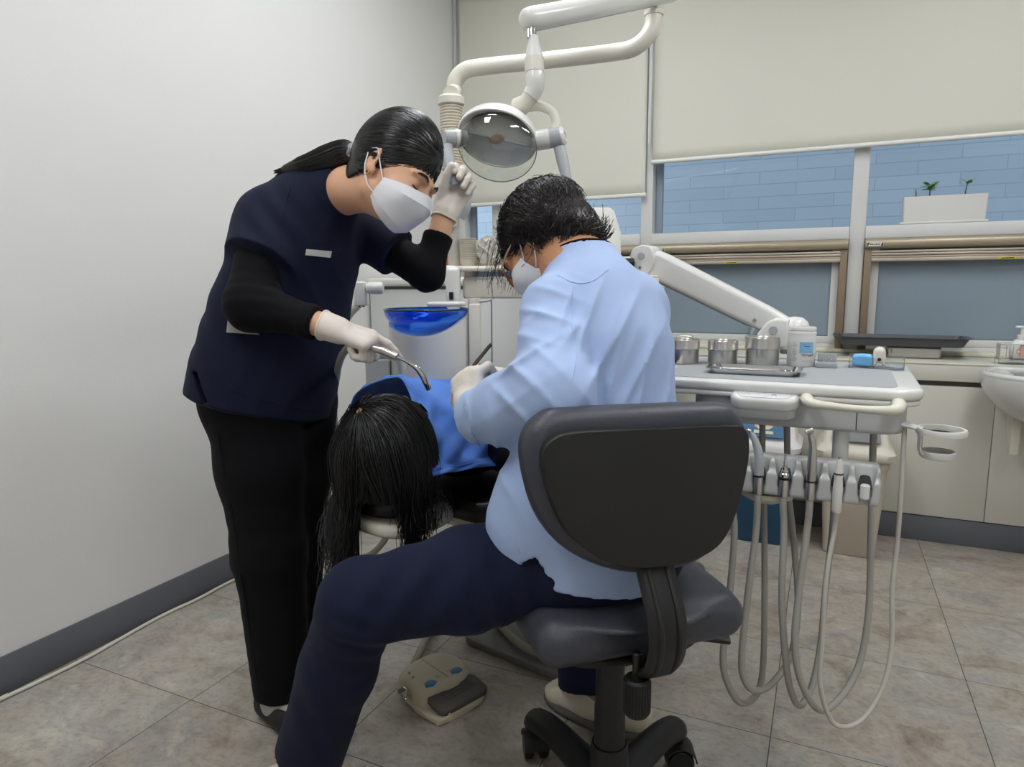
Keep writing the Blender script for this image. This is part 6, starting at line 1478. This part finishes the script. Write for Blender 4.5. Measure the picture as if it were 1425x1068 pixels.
    S.chain(T, [.105, .132, .134, .140, .150], .05, flat=(BK, 1.18)); S.cone(T[4], T[4]-EZ*.05, .150, .160, .03, flat=(BK, 1.15))
    S.cone(T[0], shL, .082, .060, .04); S.cone(T[0], shR, .085, .068, .05); S.cone(T[1], shR, .11, .07, .05); S.cone(T[0], at(815, 385, 1.305), .085, .066, .04)
    S.chain([at(800, 640, 1.23), at(760, 705, 1.21), at(742, 735, 1.21)], [.10, .085, .078], .05)       # front skirt over the lap
    S.cut(at(760, 800, 1.19), nrm(-EZ*.96-CR*.12))
    
    for q in (1.06, 1.10, 1.14, 1.18, 1.22, 1.26): S.cone(at(750, 736, q), at(740, 815, q), .003, .030, .003, op='s')   # side slit
    S.cone(at(815, 383, 1.305), at(812, 360, 1.315), .068, .064, .012)                                     # stand collar
    nk = at(810, 350, 1.318); S.cone(at(813, 374, 1.31), nk+CU*.03, .052, .060, .006, op='s')
    S.chain([shL, (shL+elL)/2, elL], [.060, .063, .066], .012); cw = wrL-fw*.020
    S.chain([elL, (elL+wrL)/2, wrL+fw*.02], [.066, .060, .050], .030, clip=[(cw, fw)])
    S.cone(wrL+fw*.03, cw-fw*.04, .040, .040, .004, op='s', clip=[(cw-fw*.03, -fw)])
    S.chain([shR, elR, wrR], [.072, .065, .046], .03, clip=[(wrR-fR['fwd']*.02, fR['fwd'])])
    up = nrm(elL-shL)
    S.folds(at(720, 500, 1.13), .10, nrm(CU*.85-CR*.5), .012, .060, .30, 31, .8); S.folds(at(740, 545, 1.10), .09, nrm(CR*.7+CU*.7), .010, .050, .35, 32, .8); S.folds(at(680, 590, 1.2), .08, nrm(CR*.95+CU*.2), .009, .040, .35, 33, .8)
    S.folds(at(740, 440, 1.15), .09, nrm(CU*.9+CR*.3), .009, .048, .35, 34, .8); S.folds(at(840, 500, 1.13), .17, nrm(CR*.85-CU*.5), .010, .075, .35, 35, .8); S.folds(at(890, 540, 1.15), .15, nrm(CR*.95-CU*.3), .009, .060, .35, 36, .8)
    S.folds(at(812, 460, 1.14), .09, nrm(CR*.93-CU*.35), .010, .045, .3, 37, .8); S.folds(at(705, 670, 1.15), .09, nrm(CR*.85+CU*.5), .006, .05, .35, 38, .8); S.folds(at(790, 580, 1.1), .10, nrm(CR*.75+CU*.65), .008, .05, .35, 39, .8)
    coat = obj('coat', relax(S.mesh(), 1), COATM, Dn, smooth=180)
    seam(S, ((797, 400), (793, 430), (798, 470), (800, 505), (792, 540)), .0013, COATM, coat, 'armhole_seam', d1=1.5); seam(S, ((776, 384), (800, 394), (824, 392), (846, 376)), .0013, COATM, coat, 'collar_seam', d1=1.5)
    seam(S, ((700, 733), (716, 752), (724, 772)), .0012, COATM, coat, 'hem_seam', d1=1.5); seam(S, ((648, 566), (652, 592), (668, 622)), .0012, COATM, coat, 'cuff_seam', d1=1.5)
    c_ = cw-fw*.03; Fm = frame_z(fw)
    mb = MB(); n0 = at(811, 358, 1.316); an = nrm(n0-at(814, 381, 1.306)); Fm = frame_z(an)
    tube(mb, [n0+an*.004+Fm@np.array([.0595*math.cos(t), .0595*math.sin(t), 0]) for t in np.linspace(0, 2*PI, 48)], .0045, 8, caps=False, ); obj('undershirt_collar', mb, BLACKC, Dn, smooth=60)
    # feet
    a = anR; base = np.array([a[0], a[1], 0])+CR*[.045, .045, 0]-CF*[.03, .03, 0]; t = nrm(CR*-.76+CF*.55); t = nrm([t[0], t[1], 0])
    S = SDF(base-[.25, .25, 0], base+[.25, .25, .2], .004); S.chain([anR+EZ*.03, base+EZ*.06+CR*.010, base+t*.07+EZ*.045], [.040, .042, .036], .02); obj('sock', S.mesh(), SOCK, Dn, smooth=180)
    S = SDF(base-[.3, .3, .005], base+[.3, .3, .14], .0035); S.chain([base-t*.05+EZ*.045+CR*.01, base+t*.05+EZ*.042, base+t*.14+EZ*.036], [.046, .050, .044], .02); S.cut([0, 0, .002], (0, 0, -1)); S.cut(base+EZ*.082, (0, 0, 1)); S.cone(base+EZ*.055+CR*.01, base+EZ*.14+CR*.01, .044, .048, .008, op='s')
    S.cut(base+t*.12+EZ*.07, nrm(t*.5+EZ))
    n_ = np.array([-t[1], t[0], 0])
    for k in range(4):
        for m_ in (-1, 1): S.cone(base+t*(.055+.028*k)+n_*m_*(.022 if k < 3 else .012)+EZ*.03, base+t*(.055+.028*k)+n_*m_*(.030 if k < 3 else .016)+EZ*.14, .0055, .0055, .002, op='s')
    cg = obj('clog', relax(S.mesh(), 1), mat('cream_rubber', '#d8cfba', .5), Dn, smooth=180)
    obj('sole', tube(MB(), catmull([base-t*.09+EZ*.014, base-t*.05+n_*.044+EZ*.014, base+t*.06+n_*.05+EZ*.014, base+t*.15+n_*.034+EZ*.014, base+t*.178+EZ*.016, base+t*.15-n_*.034+EZ*.014, base+t*.06-n_*.05+EZ*.014, base-t*.05-n_*.044+EZ*.014], 5, True), .010, 8), mat('grey_sole', '#5f5e58', .6), cg, smooth=60)
    a = anL; base = np.array([a[0], a[1], 0])-CR*[.010, .010, 0]; t = nrm([-.55, -.45, 0])
    S = SDF(base-[.25, .25, 0], base+[.25, .25, .22], .004); S.chain([anL+EZ*.01, base+EZ*.06, base+t*.07+EZ*.045], [.040, .043, .036], .02); obj('sock', S.mesh(), SOCK, Dn, smooth=180)
    S = SDF(base-[.3, .3, .005], base+[.3, .3, .14], .004); S.chain([base-t*.05+EZ*.042, base+t*.05+EZ*.04, base+t*.14+EZ*.034], [.046, .048, .042], .02); S.cut([0, 0, .002], (0, 0, -1)); S.cut(base+EZ*.078, (0, 0, 1)); S.cone(base+EZ*.055, base+EZ*.14, .044, .048, .008, op='s'); obj('clog', relax(S.mesh(), 1), MATS['cream_rubber'], Dn, smooth=180)
    # hair: short curly cap
    S = SDF(Hc-.2, Hc+.2, .003); K = HS
    S.ell(g(0, -.022, .034), np.array((.084, .106, .087))*K, M, 0); S.ell(g(0, -.072, -.036), np.array((.066, .045, .054))*K, M, .03)
    for s in (-1, 1): S.ell(g(.070*s, -.008, .004), np.array((.022, .036, .040))*K, M, .02)
    S.ell(g(0, .110, -.060), np.array((.11, .085, .095))*K, M, .012, op='s')
    for s in (-1, 1): S.ell(g(.080*s, .042, -.050), np.array((.035, .055, .055))*K, M, .008, op='s')
    hv_sdf = S; hair = obj('hair', relax(S.mesh(), 1), HAIRC, Dn, smooth=180)
    r_ = np.random.default_rng(11); paths = []; me = hair.data; nv = len(me.vertices)
    vc = np.zeros(nv*3); me.vertices.foreach_get('co', vc); vc = vc.reshape(-1, 3)+ORG[hair.name]; vn = np.array([list(q.vector) for q in me.vertex_normals])
    vl = (vc-Hc)@M/K; out_ok = np.where((vl[:, 2] > -.085) & ~((vl[:, 1] > .02) & (vl[:, 2] < .0)))[0]
    for i in r_.choice(out_ok, 3600):
        p, n, l = vc[i], vn[i], vl[i]
        flow = np.array([l[0]*1.6, -.5*l[1]-.055-.25*max(0, l[2]), -.075-.3*max(0, -l[1])*(l[2] < .03)])+r_.normal(size=3)*.03; flow = M@flow
        cl = np.sin(p*np.array([70, 60, 80])+np.array([0, 2, 4])); flow = flow+(CR*cl[0]+CU*cl[1]+CF*cl[2])*.028       # locks that swirl together
        flow -= n*(flow@n); flow /= np.linalg.norm(flow)+1e-9; w = np.cross(n, flow); amp = r_.uniform(.0008, .0042); fr = r_.uniform(35, 90); ph = cl.sum()*2+r_.uniform(-.6, .6); L = r_.uniform(.025, .065); P = []
        li = r_.uniform(.0, .06)*(1 if l[2] > -.02 else .3)
        for s in np.linspace(0, L, 12): P.append(p+flow*s+n*(.0008-s*s/.2+li*s+amp*.8*math.sin(fr*s+ph))+w*amp*(math.cos(fr*s+ph)-math.cos(ph)))
        paths.append(P)
    wisps = []
    for i in range(60):       # curly wisps falling from the forehead
        p = np.array([r_.uniform(-.075, .04), .062+r_.uniform(-.012, .012), .062+r_.uniform(-.02, .02)]); P = []; amp = r_.uniform(.001, .006); fr = r_.uniform(45, 85); ph = round(r_.uniform(0, 6)/1.5)*1.5+r_.uniform(-.2, .2); L = r_.uniform(.04, .085); dx = r_.uniform(-.22, .12)
        for s in np.linspace(0, L, 22): P.append(g(*p)+cam_dir(dx-.10, -.97, .1)*s+(CR*math.cos(fr*s+ph)+CF*math.sin(fr*s+ph))*amp*(.3+s/L)+M[:, 1]*.016*math.sin(min(1, s/.04)*PI/2))
        wisps.append(P)
    st = MB(); strands(st, paths, .00062, 4); strands(st, wisps, .00042, 4); obj('hair_curls', st, HAIRC, hair, smooth=180)
    # glasses with an orange shield
    gl = thing('glasses', 'brown framed glasses with an orange shield worn by the dentist', 'glasses', g(0, .09, 0))
    fm = mat('brown_frame', '#5a4438', .3)
    for s in (-1, 1):
        P = catmull([g(.012*s, .106, .004), g(.030*s, .108, .016), g(.054*s, .095, .014), g(.060*s, .090, -.004), g(.050*s, .098, -.020), g(.028*s, .108, -.022), g(.013*s, .108, -.012)], 5, True)
        obj('rim', tube(MB(), np.vstack([P, P[:1]]), .0019, 8, caps=False), fm, gl, smooth=60)
        obj('temple', tube(MB(), catmull([g(.060*s, .090, .008), g(.073*s, .05, .012), g(.079*s, .0, .012), g(.078*s, -.025, -.004)], 6), .002, 8), mat('pale_frame', '#b59a80', .3), gl, smooth=60)
        V = [g(.034*s, .105, -.003)]+list(P); obj('lens', MB().add(np.array(V), [(0, i+1, (i+1) % len(P)+1) for i in range(len(P))]), mat('orange_shield', '#f08a4a', .15, trans=.35, ior=1.1), gl, smooth=180)
    obj('bridge', tube(MB(), catmull([g(-.013, .107, .0), g(0, .111, .006), g(.013, .107, .0)], 5), .0018, 8), fm, gl, smooth=60)
    # instrument in the hands
    t = thing('probe', 'dark slim steel instrument held upright in the gloved hand of the dentist', 'instrument', at(664, 503, 1.345))
    mb = MB(); tube(mb, [at(684, 479, 1.335), at(681, 482, 1.336), at(664, 503, 1.345), at(648, 523, 1.355)], [.0030, .0037, .0037, .0030], 12); obj('handle', mb, mat('dark_steel', '#5d564e', .35, .8), t, smooth=60)
    mb = MB(); tube(mb, catmull([at(648, 523, 1.355), at(640, 533, 1.36), at(632, 537, 1.37)], 4), [.0022, .0015, .001], 8); obj('tip', mb, CHROME, t)
    return Dn
# ================================================================ the patient
def patient():
    U = nrm([.30, -.90, .34]); M = head_frame(EZ*.95+E1*.40+E2*-.05, U); Hc = PH+EZ*.0
    S = SDF(ch(-.25, -.35, PH[2]-.30)-[.1, .1, 0], ch(1.55, .35, PH[2]+.24)+[.15, .1, 0], .006)
    g = head(S, Hc, M)
    z = PH[2]-.025
    S.chain([Hc+M@np.array([0, -.01, -.06]), ch(.20, 0, z-.015)], [.052, .055], .03)
    tor = [ch(.24, 0, z-.01), ch(.42, 0, z+.02), ch(.65, 0, z-.01), ch(.82, 0, z-.05)]
    S.chain(tor, [.10, .135, .13, .14], .05, flat=(EZ, 1.3))
    arms = {s: [ch(.25, .155*s, z-.01), ch(.50, (.215 if s > 0 else -.165), z-.04), ch(.66, .06*s, z+.10)] for s in (1, -1)}
    legs = {s: [ch(.82, .08*s-.02, z-.06), ch(1.08, .08*s-.07, z-.02), ch(1.25, .07*s-.11, z-.09)] for s in (1, -1)}
    for s in (1, -1): S.chain(arms[s], [.05, .042, .028], .03); S.chain(legs[s], [.075, .055, .04], .03)
    for s in (1, -1):
        f = nrm(arms[s][2]-arms[s][1]); p = -EZ; sd_ = 1 if np.cross(f, p)@E1 < 0 else -1
        hand(S, arms[s][2], f, p, sd_, [(20, 25, 15)]*4, .08, (.5, .3, .2, .3), .9)
    Pn = obj('person', S.mesh(), SKIN, None, loc=ch(.4, 0, z-.13), smooth=180, label='person lying on the dental chair under a blue drape, long black hair hanging down', cat='person')
    face_bits(Pn, g, M)
    S = SDF(ch(-.25, -.40, z-.24)-[.1, .1, 0], ch(1.55, .40, z+.24)+[.15, .1, 0], .006)
    S.chain(tor, [.115, .152, .15, .155], .05, flat=(EZ, 1.3))
    for s in (1, -1):
        a = arms[s]; c_ = a[2]-nrm(a[2]-a[1])*.02
        S.chain(a, [.068, .060, .045], .04, clip=[(c_, nrm(a[2]-a[1]))])
    S.folds(arms[1][0], .16, nrm(E1+EZ*.3), .006, .04, .5, 61, .8); S.folds((arms[1][0]+arms[1][1])/2, .14, nrm(E1*.8+EZ*.5), .005, .035, .5, 62, .8)
    S.ell(Hc, (.10, .10, .10), None, .02, op='s')
    obj('top', relax(S.mesh(), 1), mat('black_satin', '#0c0c0e', .38, bump=.06, bscale=200), Pn, smooth=180)
    S = SDF(ch(.6, -.35, z-.28)-[.2, .1, 0], ch(1.6, .35, z+.2)+[.15, .1, 0], .007)
    S.ell(ch(.84, 0, z-.055), (.17, .15, .115), RC, 0)
    for s in (1, -1): S.chain(legs[s], [.092, .075, .062], .03)
    obj('trousers', relax(S.mesh(), 1), BLACKC, Pn, smooth=180)
    for s in (1, -1):
        a = legs[s][2]; S = SDF(a-.16, a+.2, .005); S.cone(a-EZ*.015, a+EZ*.12+E1*.04, .042, .034, .02); S.cone(a-EZ*.02, a+E1*.02, .04, .04, .02); obj('shoe', S.mesh(), MATS['charcoal_shoe'], Pn, smooth=180)
    # hair: cap plus long strands parting at the crown and hanging over the headrest
    S = SDF(Hc-.2, Hc+.2, .004); c0 = np.array([0, -.006, .030]); rad = np.array([.096, .114, .104])
    S.ell(g(*c0), rad-.003, M, 0); S.ell(g(0, -.04, -.04), (.092, .08, .075), M, .03); S.ell(g(0, .135, -.10), (.09, .065, .10), M, .012, op='s')
    hair = obj('hair', S.mesh(), HAIRB, Pn, smooth=180)
    r_ = np.random.default_rng(5)
    wh = nrm(M.T@(at(526, 590, PH@CF*0+((PH-CAM)@CF))-Hc)); wh = nrm(wh+np.array([0, -.1, .75]))
    wp = c0+wh*rad
    e1 = nrm(np.cross(wh, [1, 0, 0])); e2 = np.cross(wh, e1)
    N = 3000; th = r_.uniform(0, 2*PI, N); r0 = np.sqrt(r_.uniform(0, 1, N))*1.45+.02
    d0 = np.cos(r0)[:, None]*wh+np.sin(r0)[:, None]*(np.cos(th)[:, None]*e1+np.sin(th)[:, None]*e2)
    tang = -np.sin(r0)[:, None]*wh+np.cos(r0)[:, None]*(np.cos(th)[:, None]*e1+np.sin(th)[:, None]*e2)
    lift = 1+np.abs(r_.normal(0, .035, N))[:, None]
    C0 = g(*c0); p = C0+((d0*rad*lift)@M.T); v = tang@M.T
    sidew = np.where(((p-C0)@E2) > .020+.02*r_.normal(size=N), 1.0, -1.0)
    Lmax = r_.uniform(.20, .42, N)*np.where(sidew > 0, .86, 1.0)*(1-.18*r0/1.45); TLx, TRx = at(504, 740, 1.43), at(578, 740, 1.39); topm = (tang@M.T)@EZ > .30; Lmax = np.where(topm, r_.uniform(.06, .12, N), Lmax); step = .0105; nst = 44
    G = np.array([0, 0, -1.0]); out = np.zeros((nst, N, 3)); out[0] = p; ph = r_.uniform(0, 6, N); fr = r_.uniform(14, 34, N); am = r_.uniform(.02, .34, N)
    for k in range(1, nst):
        s = k*step
        d = (p-C0)@M; q = np.sqrt(((d/rad)**2).sum(1))
        hang = np.clip((q-1.02)*4, 0, 1)[:, None]
        nrm_ = (d/rad**2); nrm_ /= np.linalg.norm(nrm_, axis=1)[:, None]; nw = nrm_@M.T
        v0 = v.copy(); v = v*.86+.14*(G*1.0+sidew[:, None]*E2*np.where(sidew > 0, .10, .16)[:, None]-E1*.12)
        tg = np.where((sidew > 0)[:, None], TRx, TLx)-p; tg[:, 2] = 0; v = np.where((p[:, 2] < PH[2]+.01)[:, None], v*.76+.24*(G+tg*np.where(sidew > 0, 7.0, 5.0)[:, None]), v)
        v = np.where(topm[:, None], v0, v); v += (CR*np.cos(fr*s+ph)[:, None]+CF*np.sin(fr*s*1.1+ph)[:, None])*am[:, None]*min(1, max(0, (s-.13)/.13))
        vn = v/np.linalg.norm(v, axis=1)[:, None]
        p2 = p+vn*step
        # stay outside the head and the headrest
        d = (p2-C0)@M; q = np.sqrt(((d/(rad*lift))**2).sum(1)); ins = q < 1
        d = np.where(ins[:, None], d/q[:, None], d); p2 = C0+d@M.T
        hr = p2-ch(0, .006, PH[2]-.155); u_, w_ = hr@E2, hr@E1; qq = np.sqrt((u_/.128)**2+(w_/.122)**2); inz = (np.abs(hr[:, 2]) < .055) & (qq < 1)
        kx = np.where(inz, 1/np.maximum(qq, .05), 1); p2 = p2+((kx-1)*u_)[:, None]*E2+((kx-1)*w_)[:, None]*E1
        v = (p2-p)/step; L = np.linalg.norm(v, axis=1)[:, None]; v = v/np.maximum(L, 1e-6)
        stop = s > Lmax; p2 = np.where(stop[:, None], p, p2); p = p2; out[k] = p
    gapL, gapR = (TLx-CB)@E2+.030, (TRx-CB)@E2-.016
    st = MB()
    for i in range(N):
        n = int(min(nst, Lmax[i]/step))
        P = out[:n, i]
        d = P-CAM
        # strands that run up under the drape end there
        uu = (P-CB)@E2; up = np.where((((P-C0)@M)[:, 1] > .10) | ((uu > gapL) & (uu < gapR) & (P[:, 2] < PH[2]-.098)))[0]
        if len(up): P = P[:up[0]]
        if len(P) > 3: tube(st, P[::2] if len(P) > 8 else P, [.0010, .0010, .0009, .0005], 4, caps=False)
    obj('long_strands', st, HAIRB, hair, smooth=180)
    # parting: a little scalp shows at the crown
    mb = MB(); wq = g(*(c0+wh*rad*1.004)); Fm = frame_z(M@wh); lathe(mb, [(0, .002), (.005, .0018), (.008, .0)], wq, M@wh, 16); obj('scalp', mb, mat('scalp_skin', '#8a6450', .6), hair)
    return Pn
def drape():
    E = [[(482, 600, 1.66), (486, 570, 1.65), (497, 547, 1.63), (518, 534, 1.60), (545, 526, 1.56), (560, 529, 1.50), (575, 562, 1.455), (587, 610, 1.425), (597, 645, 1.41), (603, 663, 1.405)],
         [(490, 600, 1.74), (494, 570, 1.73), (506, 546, 1.71), (530, 532, 1.68), (560, 525, 1.63), (585, 531, 1.57), (608, 562, 1.51), (620, 605, 1.48), (628, 640, 1.465), (633, 657, 1.46)],
         [(525, 605, 1.86), (530, 575, 1.85), (540, 552, 1.83), (562, 536, 1.80), (592, 529, 1.75), (620, 533, 1.68), (648, 560, 1.62), (662, 600, 1.57), (670, 632, 1.545), (674, 650, 1.535)],
         [(575, 600, 1.91), (580, 575, 1.905), (590, 556, 1.89), (610, 542, 1.87), (638, 534, 1.83), (668, 535, 1.79), (697, 555, 1.72), (713, 592, 1.67), (722, 622, 1.645), (727, 646, 1.635)],
         [(630, 596, 1.99), (636, 575, 1.985), (646, 560, 1.97), (664, 548, 1.95), (690, 540, 1.92), (718, 541, 1.91), (746, 556, 1.84), (762, 588, 1.79), (771, 610, 1.765), (776, 628, 1.755)]]
    rows = [[at(*q) for q in r] for r in E]
    Gd = smooth_grid(rows, 14, 8)
    n, m = Gd.shape[:2]; du = np.gradient(Gd, axis=0); dv = np.gradient(Gd, axis=1); N = np.cross(du, dv); N /= np.linalg.norm(N, axis=2)[..., None]
    if (N[n//2, m//2]@EZ) < 0: N = -N
    u = np.linspace(0, 1, n)[:, None]; v = np.linspace(0, 1, m)[None, :]
    w = .0035*np.sin(26*u+9*v+2*np.sin(7*v))+.0035*np.sin(34*v-11*u+1.5*np.sin(9*u))*np.clip(3*v-.6, 0, 1)+.002*np.sin(61*v+23*u)
    w = w*np.clip(u*9, 0, 1)
    pucker = .0012*np.sin(v*150)*np.exp(-((u-.075)/.018)**2)
    Gd = Gd+N*(w+pucker)[..., None]
    d = obj('dental_drape', sheet(MB(), Gd, .0022), DRAPEM, None, loc=Gd[n//2, m//2], smooth=180, label='blue cloth drape over the face and chest of the patient', cat='drape')
    k = int(n*.085)
    mb = MB(); tube(mb, Gd[k]+N[k]*.0012, .0010, 6); obj('hem_seam', mb, DRAPEM, d, smooth=60)
    k = m-5; mb = MB(); tube(mb, Gd[:, k]+N[:, k]*.0012, .0010, 6); obj('hem_seam', mb, DRAPEM, d, smooth=60)
    return d
assistant(); dentist(); patient(); drape()
